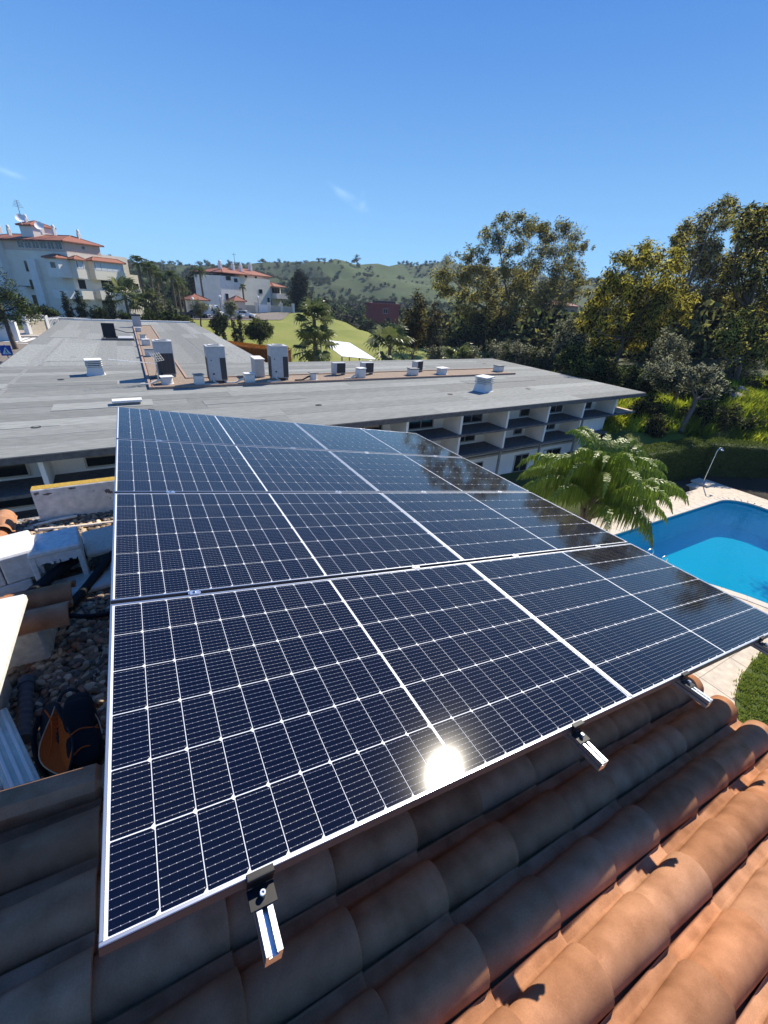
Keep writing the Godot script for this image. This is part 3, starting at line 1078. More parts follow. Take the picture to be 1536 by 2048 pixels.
func cell_texture(sd: int) -> ImageTexture:
	var w := 160
	var h := 512
	var rng := RandomNumberGenerator.new()
	rng.seed = sd
	var im := Image.create(w, h, false, Image.FORMAT_RGB8)
	var f := FastNoiseLite.new()
	f.seed = sd
	f.frequency = 0.02
	for y in h:
		for x in w:
			var k := 1.0 + f.get_noise_2d(x, y) * 0.16
			var e := 1.0 if (y % 5) else 1.25          # contact fingers
			im.set_pixel(x, y, Color(0.030 * k * e, 0.032 * k * e, 0.074 * k * e))
	for q in 10:
		var y := int((q + 0.5) * h / 10.0)
		for x in w:
			im.set_pixel(x, y - 1, Color(0.36, 0.37, 0.40))
			im.set_pixel(x, y, Color(0.46, 0.47, 0.50))
			im.set_pixel(x, y + 1, Color(0.50, 0.51, 0.54))
		for d in 6:
			var x := int((d + 0.3) * w / 5.6)
			for yy in range(-2, 3):
				for xx in range(-1, 2):
					if x + xx >= 0 and x + xx < w:
						im.set_pixel(x + xx, y + yy, Color(0.74, 0.74, 0.74))
	return ImageTexture.create_from_image(im)

func coated(m: StandardMaterial3D, rough: float) -> void:
	m.clearcoat_enabled = true
	m.clearcoat = 1.0
	m.clearcoat_roughness = rough

func build_array() -> void:
	var cells := []
	for k in 3:
		var m := StandardMaterial3D.new()
		m.albedo_color = [Color(1, 1, 1), Color(0.93, 0.93, 0.97), Color(1.05, 1.03, 1.0)][k]
		m.albedo_texture = cell_texture(40 + k)
		m.roughness = 0.5
		m.metallic_specular = 0.04
		coated(m, 0.055)
		m.clearcoat = 1.0
		cells.append(m)
	var back := mat(Color(0.62, 0.64, 0.66), 0.6)
	coated(back, 0.055)
	# meshes that all panels share
	var cm := MB.new()
	var cw := 0.0899
	var ch := 0.1797
	var cut := 0.0075
	# outline in (x, z), seen from above; z points to the viewer
	var pts := [Vector2(0.002, 0), Vector2(cw - cut, 0), Vector2(cw, -cut), Vector2(cw, -ch + cut), Vector2(cw - cut, -ch), Vector2(0.002, -ch), Vector2(0, -ch + 0.002), Vector2(0, -0.002)]
	var k0 := cm.v.size()
	cm._p(Vector3(cw * 0.5, 0, -ch * 0.5), Vector3.UP, Vector2(0.5, 0.5))
	for p in pts:
		cm._p(Vector3(p.x, 0, p.y), Vector3.UP, Vector2(p.x / cw, 1.0 + p.y / ch))
	for k in pts.size():
		cm.i.append_array([k0, k0 + 1 + (k + 1) % pts.size(), k0 + 1 + k])
	for k in pts.size():
		var a: Vector2 = pts[k]
		var b: Vector2 = pts[(k + 1) % pts.size()]
		cm.quad(Vector3(a.x, -0.0008, a.y), Vector3(b.x, -0.0008, b.y), Vector3(b.x, 0, b.y), Vector3(a.x, 0, a.y), Rect2(0.01, 0.01, 0.01, 0.01))
	var cell_mesh := cm.mesh()
	var fm := MB.new()
	var lip := 0.008
	fm.box(Vector3(PL * 0.5, -0.0175, -lip * 0.5), Vector3(PL, 0.035, lip), Basis(), 0.0012)
	fm.box(Vector3(PL * 0.5, -0.0175, -PW + lip * 0.5), Vector3(PL, 0.035, lip), Basis(), 0.0012)
	fm.box(Vector3(lip * 0.5, -0.0175, -PW * 0.5), Vector3(lip, 0.0348, PW - 2.0 * lip - 0.0004), Basis(), 0.0012)
	fm.box(Vector3(PL - lip * 0.5, -0.0175, -PW * 0.5), Vector3(lip, 0.0348, PW - 2.0 * lip - 0.0004), Basis(), 0.0012)
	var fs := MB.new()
	fs.slab(Vector3(0.0005, -0.0345, -0.0002), Vector3(PL - 0.0005, -0.0045, 0.001))  # thin dark strip over the near aluminium face, painting its shade
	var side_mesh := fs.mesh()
	fm.box(Vector3(PL * 0.5, -0.0335, -0.022), Vector3(PL - 0.03, 0.002, 0.026))
	fm.box(Vector3(PL * 0.5, -0.0335, -PW + 0.022), Vector3(PL - 0.03, 0.002, 0.026))
	var frame_mesh := fm.mesh()
	var sm := MB.new()
	sm.slab(Vector3(lip - 0.001, -0.0085, -PW + lip - 0.001), Vector3(PL - lip + 0.001, -0.0028, -lip + 0.001))
	var sheet_mesh := sm.mesh()
	var jm := MB.new()
	jm.box(Vector3(PL * 0.5, -0.022, -PW * 0.5), Vector3(0.12, 0.02, 0.09), Basis(), 0.003)
	var box_mesh := jm.mesh()
	var where := [
		["solar panel at the near left, its right half struck by the white sun glare", "solar panel at the near right, its corner over the pool deck"],
		["left solar panel in the second row from the camera, beside the backpack and pebbles", "right solar panel in the second row from the camera, left of the pool ladder"],
		["left solar panel in the third row from the camera, beside the lichen-topped parapet", "right solar panel in the third row from the camera, below the palm fronds"],
		["left solar panel of the farthest row, against the grey felt roof", "right solar panel of the farthest row, in front of the hotel balconies"]]
	var rng := RandomNumberGenerator.new()
	rng.seed = 31
	for r in 4:
		for c in 2:
			var o := thing("solar_panel", where[r][c], "solar panel", sp(PU0 + c * 1.889, PV0 + r * 1.147, 0.0), 0.0, "solar panels of the roof array")
			o.basis = slope_basis()
			obj("frame", frame_mesh, M.frame_alu, o)
			obj("side_shade", side_mesh, M.side_shade, o)
			obj("backsheet", sheet_mesh, back, o)
			for q in 20:
				for p in 6:
					var cell := obj("cell", cell_mesh, cells[rng.randi_range(0, 2)], o)
					var x := 0.0140 + 0.0924 * q + (0.010 if q >= 10 else 0.0) + 0.00125
					cell.position = Vector3(x, -0.0019, -(0.0105 + 0.1835 * p + 0.0015))
			obj("junction_box", box_mesh, M.black_rubber, o)
			if c == 0:
				var im := Image.create(128, 24, false, Image.FORMAT_RGB8)
				im.fill(Color(0.80, 0.80, 0.80))
				for x in range(6, 122):
					if rng.randf() < 0.5:
						im.fill_rect(Rect2i(x, 4, 1, 11), Color(0.08, 0.08, 0.08))
				for x in range(8, 118, 5):
					im.fill_rect(Rect2i(x, 18, 3, 3), Color(0.15, 0.15, 0.15))
				var lm := StandardMaterial3D.new()
				lm.albedo_texture = ImageTexture.create_from_image(im)
				lm.roughness = 0.4
				var lb := MB.new()
				lb.quad(Vector3(0.15, -0.029, 0.0008), Vector3(0.215, -0.029, 0.0008), Vector3(0.215, -0.017, 0.0008), Vector3(0.15, -0.017, 0.0008))
				obj("barcode_label", lb.mesh(), lm, o)
	# rails, clamps and feet
	var us := [0.297, 1.490, 2.335, 3.300]
	var which := ["first from the left, glaring in the sun", "second from the left", "third from the left, over the tile ends", "fourth from left, over the pool deck"]
	var rp := PackedVector2Array([Vector2(-0.018, -0.078), Vector2(0.018, -0.078), Vector2(0.018, -0.0385), Vector2(0.006, -0.0385), Vector2(0.006, -0.043), Vector2(0.011, -0.043), Vector2(0.011, -0.052), Vector2(-0.011, -0.052), Vector2(-0.011, -0.043), Vector2(-0.006, -0.043), Vector2(-0.006, -0.0385), Vector2(-0.018, -0.0385)])
	for k in 4:
		var u: float = us[k]
		var o := thing("mounting_rail", "slotted aluminium rail poking out below the array, " + which[k], "rail", sp(u, 0, 0), 0.0, "rails under the solar panels")
		o.basis = slope_basis()
		var rm := MB.new()
		rm.extrude(rp, Transform3D(Basis(), Vector3(0, 0, -4.66)), 4.79)
		# side grooves of the extrusion
		obj("rail", rm.mesh(), M.alu, o)
		var gm := MB.new()
		for s in [-1.0, 1.0]:
			gm.box(Vector3(s * 0.0182, -0.058, -2.26), Vector3(0.0012, 0.006, 4.78))
		obj("groove", gm.mesh(), M.grey_plastic, o)
		for q in 5:
			var z: float = [0.05, -1.1, -2.3, -3.5, -4.4][q]
			var foot := MB.new()
			var drop := 0.5 if q == 0 or z > -0.7 else 0.0
			if k == 3 or q == 0: continue
			var base := TILE_N + 0.06 if z > -0.7 else (-1.14 - sp(u, 0, 0).y)
			foot.slab(Vector3(-0.006, base, z - 0.02), Vector3(0.006, -0.0785, z + 0.02))
			if z < -0.7:
				foot.slab(Vector3(-0.05, base, z - 0.05), Vector3(0.05, base + 0.008, z + 0.05))
			else:
				foot.slab(Vector3(-0.016, base, z - 0.014), Vector3(-0.0065, base + 0.03, z + 0.05))
			obj("support_foot", foot.mesh(), M.black_metal, o)
	for k in 4:
		for e in 2:
			var o := thing("end_clamp", ("black end clamp with bolt gripping the near panel edge over the rail, " if e == 0 else "black end clamp on the far panel edge, ") + ["leftmost", "second from left", "third from left", "rightmost"][k], "clamp", sp(us[k], 0.0 if e == 0 else 4.585, 0), 0.0, "end clamps of the array")
			o.basis = slope_basis() * Basis(Vector3.UP, 0.0 if e == 0 else PI)
			var zz := -0.004
			var body := MB.new()
			# a bent strip: hook over the frame, riser, foot with the bolt hole
			body.slab(Vector3(-0.031, 0.0005, zz - 0.008), Vector3(0.031, 0.0035, zz + 0.006), 0.001)
			body.slab(Vector3(-0.031, -0.032, zz + 0.0035), Vector3(0.031, 0.0004, zz + 0.0065), 0.001)
			body.slab(Vector3(-0.031, -0.0375, zz + 0.0066), Vector3(0.031, -0.0345, zz + 0.05), 0.001)
			body.tube([Vector3(-0.031, 0.000, zz + 0.0062), Vector3(0.031, 0.000, zz + 0.0062)], [0.0036, 0.0036], 10)
			obj("clamp_body", body.mesh(), M.black_metal, o)
			var bolt := MB.new()
			bolt.lathe([Vector2(0.0075, -0.0345), Vector2(0.0075, -0.020), Vector2(0.0065, -0.0185), Vector2(0.003, -0.0185), Vector2(0.003, -0.022), Vector2(0.0, -0.022)], 12, Vector3(0, 0, zz + 0.029))
			obj("bolt", bolt.mesh(), M.steel, o)
	for r in 3:
		for k in 4:
			var o := thing("mid_clamp", "small silver clamp in the %s gap between panel rows, %s rail from the left" % [["nearest", "middle", "farthest"][r], ["first", "second", "third", "fourth"][k]], "clamp", sp(us[k], PV0 + 1.147 * (r + 1) - 0.0125, 0), 0.0, "clamps between the panel rows")
			o.basis = slope_basis()
			var cb := MB.new()
			cb.slab(Vector3(-0.02, 0.0006, -0.016), Vector3(0.02, 0.0035, 0.016), 0.001)
			cb.slab(Vector3(-0.025, -0.037, -0.008), Vector3(0.025, 0.0005, 0.008))
			obj("clamp_body", cb.mesh(), M.alu, o)
			var bolt := MB.new()
			bolt.lathe([Vector2(0.006, 0.004), Vector2(0.006, 0.010), Vector2(0.0, 0.0105)], 10)
			obj("bolt", bolt.mesh(), M.steel, o)

# ---------------------------------------------------------------- machines and vents on the hotel roof
func tall_unit(label: String, at: Vector3, w: float, kind: int) -> void:
	var o := thing("air_conditioner", label, "air conditioner", at, 0.0, "tall air conditioning units on the hotel roof")
	var hgt := 1.67
	var d := 0.77
	var bm := MB.new()
	bm.box(Vector3(0, 0.08 + hgt * 0.5, -d * 0.5), Vector3(w, hgt - 0.08, d), Basis(), 0.02)
	obj("body", bm.mesh(), M.ac_grey, o)
	var tm := MB.new()
	tm.slab(Vector3(-w * 0.5 - 0.012, hgt + 0.035, -d - 0.012), Vector3(w * 0.5 + 0.012, hgt + 0.095, 0.012), 0.012)
	tm.lathe([Vector2(0.30, hgt + 0.095), Vector2(0.32, hgt + 0.13), Vector2(0.26, hgt + 0.13), Vector2(0.24, hgt + 0.10)], 20, Vector3(0, 0, -d * 0.5))
	obj("top_rim", tm.mesh(), M.ac_white, o)
	var g := MB.new()
	var gx0 := -w * 0.5 + 0.05 if kind == 0 else w * 0.5 - 0.30
	var gx1 := w * 0.5 - 0.05 if kind == 0 else w * 0.5 - 0.03
	var gy0 := 0.16
	var gy1 := 1.18 if kind == 0 else 1.22
	g.slab(Vector3(gx0, gy0, 0.001), Vector3(gx1, gy1, 0.006))
	g.slab(Vector3(-w * 0.5 - 0.006, gy0, -d + 0.08), Vector3(-w * 0.5 - 0.001, gy1, -0.08))
	obj("grille", g.mesh(), M.grille, o)
	var l := MB.new()
	for k in 24:
		var y := gy0 + 0.02 + (gy1 - gy0 - 0.04) * k / 23.0
		l.slab(Vector3(gx0, y, 0.0062), Vector3(gx1, y + 0.008, 0.011))
	for k in 5:
		var x := gx0 + (gx1 - gx0) * k / 4.0
		l.slab(Vector3(x - 0.004, gy0, 0.0112), Vector3(x + 0.004, gy1, 0.014))
	obj("guard", l.mesh(), M.louvre, o)
	var f := MB.new()
	for x in [-w * 0.36, w * 0.36]:
		f.slab(Vector3(x - 0.07, -0.02, -d - 0.02), Vector3(x + 0.07, 0.115, 0.02), 0.01)
	obj("base_rail", f.mesh(), M.concrete, o)
	if kind == 1:
		var p := MB.new()
		p.slab(Vector3(-w * 0.5 + 0.02, 0.15, 0.001), Vector3(gx0 - 0.03, 1.20, 0.008), 0.003)
		p.slab(Vector3(-w * 0.5 + 0.02, 1.225, 0.001), Vector3(w * 0.5 - 0.02, 1.70, 0.006), 0.003)
		obj("door_panel", p.mesh(), M.ac_grey, o)
		# a small round maker's mark and a rating plate
		var b := MB.new()
		b.tri(Vector3(-w * 0.5 + 0.12, 1.08, 0.0105), Vector3(-w * 0.5 + 0.20, 1.08, 0.0105), Vector3(-w * 0.5 + 0.19, 1.15, 0.0105))
		b.slab(Vector3(-w * 0.5 + 0.17, 0.42, 0.0085), Vector3(-w * 0.5 + 0.27, 0.50, 0.0105))
		obj("badge", b.mesh(), M.grille, o)
	var pp := MB.new()
	pp.tube([Vector3(-w * 0.3, 0.2, 0.0), Vector3(-w * 0.3, 0.12, 0.10), Vector3(-w * 0.1, 0.03, 0.22), Vector3(-w * 0.45, 0.02, 0.3), Vector3(-w * 0.9, 0.02, 0.26)], [0.035, 0.035, 0.035, 0.035, 0.035], 8)
	obj("pipe", pp.mesh(), M.black_rubber if kind == 0 else M.white_plastic, o)

func small_unit(label: String, at: Vector3, turn: float) -> void:
	var o := thing("condenser", label, "air conditioner", at, turn, "small condenser units on the hotel roof")
	var bm := MB.new()
	bm.box(Vector3(0, 0.40, -0.16), Vector3(0.82, 0.62, 0.32), Basis(), 0.015)
	obj("body", bm.mesh(), M.ac_white, o)
	var g := MB.new()
	g.slab(Vector3(-0.16, 0.13, 0.001), Vector3(0.39, 0.68, 0.006))
	obj("grille", g.mesh(), M.grille, o)
	var l := MB.new()
	for r in [0.07, 0.13, 0.19, 0.25]:
		l.lathe([Vector2(r, 0.0), Vector2(r + 0.008, 0.004), Vector2(r + 0.008, 0.009), Vector2(r, 0.009)], 24, Vector3(0.115, 0.405, 0.006), Basis(Vector3.RIGHT, PI / 2))
	obj("fan_guard", l.mesh(), M.louvre, o)
	var f := MB.new()
	for x in [-0.3, 0.3]:
		f.slab(Vector3(x - 0.05, 0.0, -0.34), Vector3(x + 0.05, 0.085, 0.04), 0.01)
	obj("foot", f.mesh(), M.concrete, o)

func slat_vent(label: String, at: Vector3, turn: float, sc: float, sag: float) -> void:
	var o := thing("roof_vent", label, "vent", at, turn, "slatted chimney vents on the hotel roof")
	var b := MB.new()
	var s := sc
	# flared plastered base
	for k in 4:
		var a0 := TAU * k / 4.0 + PI / 4
		var a1 := TAU * (k + 1) / 4.0 + PI / 4
		var r0 := 0.54 * s
		var r1 := 0.46 * s
		var q0 := Vector3(cos(a0), 0, -sin(a0))
		var q1 := Vector3(cos(a1), 0, -sin(a1))
		b.quad(q0 * r0, q1 * r0, q1 * r1 + Vector3(0, 0.40 * s, 0), q0 * r1 + Vector3(0, 0.40 * s, 0))
		b.quad(q0 * 0.62 * s, q1 * 0.62 * s, q1 * r0 + Vector3(0, 0.04, 0), q0 * r0 + Vector3(0, 0.04, 0))
	b.slab(Vector3(-0.32, 0.38, -0.32) * s, Vector3(0.32, 0.405, 0.32) * s)
	obj("base", b.mesh(), M.white_paint, o)
	var core := MB.new()
	core.slab(Vector3(-0.25, 0.40, -0.25) * s, Vector3(0.25, 0.72, 0.25) * s)
	obj("core", core.mesh(), M.dark_concrete, o)
	for k in 3:
		var m := MB.new()
		m.box(Vector3(sag * 0.02 * k, 0.455 + 0.095 * k, 0) * s, Vector3(0.76, 0.05, 0.76) * s, Basis(Vector3.BACK, sag * (0.02 * k - 0.03)), 0.008)
		obj("slat", m.mesh(), M.block, o)
	var c := MB.new()
	c.box(Vector3(0, 0.745, 0) * s, Vector3(0.80, 0.07, 0.80) * s, Basis(Vector3.BACK, sag * 0.03), 0.012)
	obj("cap", c.mesh(), M.white_paint, o)

func build_roof_units() -> void:
	var y := ROOF_Y + 0.07
	tall_unit("tall grey air conditioning unit with all-dark front, leftmost of three, by the antenna", Vector3(1.52, y, -24.98), 0.88, 0)
	tall_unit("tall grey air conditioning unit with narrow side grille, between the other two", Vector3(3.72, y, -22.75), 0.88, 1)
	tall_unit("tall grey air conditioning unit in front of the white shed box, rightmost of three", Vector3(6.95, y, -22.9), 0.92, 1)
	small_unit("small white condenser with dark fan grille nearest the tall units", Vector3(10.82, y, -23.85), 0.0)
	small_unit("small white condenser with dark fan grille, middle of the three on the strip", Vector3(12.68, y, -23.72), 0.0)
	small_unit("small condenser at the far right of the service strip, partly behind a vent block", Vector3(16.6, y, -23.9), 0.35)
	slat_vent("white slatted chimney vent on the left wing, casting a long shadow", Vector3(-1.78, ROOF_Y, -26.85), 0.12, 0.98, 0.3)
	slat_vent("white slatted chimney vent with crooked slats near the right eave", Vector3(17.05, ROOF_Y, -17.95), 0.25, 1.02, 1.3)
	# shed box
	var s := thing("equipment_box", "white metal equipment box with louvred side behind the right tall unit", "cabinet", Vector3(6.0, y, -24.0))
	var sm := MB.new()
	sm.box(Vector3(0.12, 0.48, -0.5), Vector3(0.50, 0.92, 1.0), Basis(), 0.01)
	obj("body", sm.mesh(), M.ac_white, s)
	var st := MB.new()
	st.box(Vector3(0.12, 0.97, -0.5), Vector3(0.58, 0.05, 1.1), Basis(Vector3.RIGHT, 0.03), 0.01)
	obj("lid", st.mesh(), M.white_paint, s)
	for k in 3:
		var lm := MB.new()
		lm.slab(Vector3(-0.134, 0.2, -0.85 + k * 0.28), Vector3(-0.131, 0.85, -0.68 + k * 0.28))
		obj("louvre", lm.mesh(), M.ac_grey, s)
	# small vent blocks along the strip
	var caps := [
		[Vector3(0.88, y, -51.3), 0.55, 0.35, "pale vent block at the far end of the service strip, below the dark post"],
		[Vector3(1.05, y, -43.6), 0.5, 0.38, "pale vent block on the service strip near the open hatch"],
		[Vector3(1.1, y, -39.5), 0.55, 0.4, "pale vent block on the service strip, second beyond the tall unit"],
		[Vector3(1.08, y, -33.2), 0.6, 0.42, "pale vent block on the service strip just beyond the antenna"],
		[Vector3(1.35, y, -23.15), 0.55, 0.3, "pale vent block at the corner of the strip, under the antenna mast"],
		[Vector3(2.75, y, -22.6), 0.42, 0.45, "pale vent block between the first and second tall units"],
		[Vector3(5.2, y, -22.65), 0.5, 0.42, "pale vent block with pipes between the second and third tall units"],
		[Vector3(8.75, y, -22.75), 0.42, 0.34, "pale round vent block right of the third tall unit"],
		[Vector3(11.75, y, -22.85), 0.5, 0.5, "pale vent block with pipe between the two near condensers"],
		[Vector3(15.6, y, -23.1), 0.6, 0.36, "pale vent block in front of the farthest condenser"],
		[Vector3(17.9, y, -23.1), 0.72, 0.34, "wide pale vent block right of the farthest condenser"],
		[Vector3(23.1, y, -23.3), 0.62, 0.36, "pale vent block at the right end of the strip"]]
	for k in caps.size():
		var c: Array = caps[k]
		var o := thing("vent_block", c[3], "vent", c[0], 0.1 * (k % 3), "vent blocks on the service strip")
		var m := MB.new()
		var r: float = c[1] * 0.5
		if k % 3 == 1:
			m.lathe([Vector2(r * 1.08, 0), Vector2(r, 0.05), Vector2(r * 0.95, c[2]), Vector2(r * 0.6, c[2] + 0.02), Vector2(0, c[2] + 0.02)], 14)
		else:
			m.box(Vector3(0, c[2] * 0.5, 0), Vector3(c[1], c[2], c[1] * 0.85), Basis(), 0.03)
		obj("base", m.mesh(), M.block, o)
		var l := MB.new()
		l.slab(Vector3(-r * 1.1, c[2] + 0.021, -r * 0.95), Vector3(r * 1.1, c[2] + 0.06, r * 0.95), 0.01)
		obj("lid", l.mesh(), M.white_paint if k % 2 == 0 else M.concrete, o)
		if k in [4, 6, 7, 8]:
			var p := MB.new()
			p.tube([Vector3(-r, 0.2, 0), Vector3(-r - 0.2, 0.16, 0.05), Vector3(-r - 0.5, 0.04, 0.1), Vector3(-r - 0.9, 0.03, 0.0)], [0.05, 0.05, 0.045, 0.045], 8)
			obj("pipe", p.mesh(), M.black_rubber if k == 7 else M.white_plastic, o)
	# far post
	var po := thing("junction_post", "dark grey cabinet post at the far end of the service strip", "cabinet", Vector3(0.95, y, -57.6))
	var pm := MB.new()
	pm.slab(Vector3(-0.42, 0, -0.3), Vector3(0.42, 1.1, 0.3), 0.02)
	obj("body", pm.mesh(), M.ac_grey, po)
	var pt := MB.new()
	pt.slab(Vector3(-0.5, 1.1, -0.38), Vector3(0.5, 1.25, 0.38), 0.02)
	obj("top", pt.mesh(), M.grille, po)
	# open hatch
	var ha := thing("roof_hatch", "open roof hatch with black flap standing on its low kerb, left wing", "hatch", Vector3(-0.8, ROOF_Y, -43.6))
	var hm := MB.new()
	for q in [[Vector3(-1.15, 0, -0.08), Vector3(1.15, 0.16, 0.08)], [Vector3(-1.15, 0, -1.9), Vector3(1.15, 0.16, -1.75)], [Vector3(-1.15, 0, -1.75), Vector3(-1.0, 0.16, -0.08)], [Vector3(1.0, 0, -1.75), Vector3(1.15, 0.16, -0.08)]]:
		hm.slab(q[0], q[1], 0.01)
	obj("kerb", hm.mesh(), M.dark_concrete, ha)
	var hl := MB.new()
	hl.slab(Vector3(-0.05, 0.16, -1.85), Vector3(1.1, 0.19, -0.02), 0.005)
	obj("lid", hl.mesh(), M.ac_grey, ha)
	var hf := MB.new()
	hf.box(Vector3(-0.62, 0.72, -0.9), Vector3(0.95, 1.1, 0.05), Basis(Vector3.RIGHT, -0.15), 0.01)
	obj("flap", hf.mesh(), M.black_rubber, ha)
	# low skylight
	var lo := thing("skylight", "low white rectangular skylight box just beyond the array's far corner", "skylight", Vector3(-0.40, ROOF_Y, -19.45), 0.05)
	var lm := MB.new()
	lm.slab(Vector3(-0.46, 0, -0.16), Vector3(0.46, 0.10, 0.16))
	obj("kerb", lm.mesh(), M.concrete, lo)
	var lt := MB.new()
	lt.box(Vector3(0, 0.15, 0), Vector3(1.06, 0.09, 0.46), Basis(), 0.012)
	obj("cover", lt.mesh(), M.white_paint, lo)
	# drains
	var dl := ["black roof drain hole at the lower left of the felt roof", "black roof drain hole left of the white vent", "black roof drain hole in the middle of the left wing", "black roof drain hole in front of the condensers", "black roof drain hole left of the crooked vent", "black roof drain hole right of the crooked vent", "dark drain hole near the far right roof corner"]
	var dp := [Vector3(-3.05, 0, -16.76), Vector3(-3.18, 0, -25.54), Vector3(-3.26, 0, -33.5), Vector3(6.93, 0, -17.17), Vector3(14.5, 0, -17.6), Vector3(20.35, 0, -17.7), Vector3(25.1, 0, -27.1)]
	for k in dp.size():
		var m := MB.new()
		m.lathe([Vector2(0.15, 0.0), Vector2(0.14, 0.014), Vector2(0.09, 0.014), Vector2(0.08, 0.009), Vector2(0.0, 0.009)], 16)
		var o := obj("roof_drain", m.mesh(), M.black_rubber)
		o.position = dp[k] + Vector3(0, ROOF_Y + 0.004, 0)
		tag(o, dl[k], "drain", "drain holes in the hotel roof")
	# aerial
	var an := thing("television_aerial", "white yagi television aerial on a short mast beside the left tall unit", "aerial", Vector3(1.0, y, -23.55))
	var am := MB.new()
	am.tube([Vector3(0, 0, 0), Vector3(0, 1.45, 0)], [0.022, 0.02], 8)
	obj("mast", am.mesh(), M.steel, an)
	var ab := MB.new()
	ab.tube([Vector3(0.05, 0.85, -0.25), Vector3(-1.9, 1.15, 0.35)], [0.016, 0.014], 6)
	for k in 11:
		var p := Vector3(0.0, 0.86, -0.22).lerp(Vector3(-1.85, 1.14, 0.33), k / 10.0)
		ab.tube([p + Vector3(-0.06, 0.0, -0.22), p + Vector3(0.06, 0.0, 0.22)], [0.008, 0.008], 5)
	obj("boom", ab.mesh(), M.white_frame, an)
	var ar := MB.new()
	for k in 5:
		ar.tube([Vector3(0.02 + 0.1 * k, 0.9 + 0.02 * k, -0.5), Vector3(-0.2 + 0.1 * k, 1.4, 0.0)], [0.012, 0.012], 5)
	for k in 4:
		ar.tube([Vector3(0.0 - 0.055 * k, 0.9 + 0.12 * k, -0.5 + 0.125 * k), Vector3(0.42 - 0.055 * k, 0.98 + 0.12 * k, -0.5 + 0.125 * k)], [0.01, 0.01], 5)
	obj("reflector", ar.mesh(), M.white_frame, an)
	var cb := MB.new()
	cb.tube([Vector3(0, 0.6, 0), Vector3(-0.12, 0.3, 0.15), Vector3(0.06, 0.1, 0.3), Vector3(0.3, 0.02, 0.45), Vector3(-0.2, 0.02, 0.6), Vector3(-0.1, 0.02, 0.3), Vector3(0.4, 0.02, 0.35)], [0.012, 0.012, 0.012, 0.012, 0.012, 0.012, 0.012], 6)
	obj("cable", cb.mesh(), M.black_rubber, an)
	var cc := thing("roof_cable", "thin black cable snaking across the left wing beyond the hatch", "cable", Vector3(0, ROOF_Y + 0.02, 0))
	var ck := MB.new()
	ck.tube([Vector3(-2.4, 0, -56.5), Vector3(-1.6, 0, -55.6), Vector3(-0.8, 0, -53.0), Vector3(-0.2, 0, -50.8), Vector3(0.45, 0.02, -50.4)], [0.03, 0.03, 0.03, 0.03, 0.03], 6)
	obj("cable", ck.mesh(), M.black_rubber, cc)

# ---------------------------------------------------------------- gravel terrace beside the array
# a rounded box (superellipsoid) with half sizes s
func blob(mb: MB, at: Vector3, s: Vector3, e := 0.6, b := Basis(), rows := 14, cols := 20) -> void:
	var pw := func(x: float) -> float: return signf(x) * pow(absf(x), e)
	var base := mb.v.size()
	for r in rows + 1:
		var p := -PI / 2 + PI * r / rows
		for c in cols + 1:
			var q := TAU * c / cols
			var d := Vector3(pw.call(cos(p)) * pw.call(cos(q)), pw.call(sin(p)), -pw.call(cos(p)) * pw.call(sin(q)))
			var f := 2.0 - e
			var nn := Vector3(signf(cos(p) * cos(q)) * pow(absf(cos(p) * cos(q)), f), signf(sin(p)) * pow(absf(sin(p)), f), -signf(cos(p) * sin(q)) * pow(absf(cos(p) * sin(q)), f)) / s
			mb._p(at + b * (d * s), (b * nn).normalized(), Vector2(float(c) / cols, float(r) / rows))
	for r in rows:
		for c in cols:
			var a := base + r * (cols + 1) + c
			mb.i.append_array([a, a + cols + 2, a + 1, a, a + cols + 1, a + cols + 2])

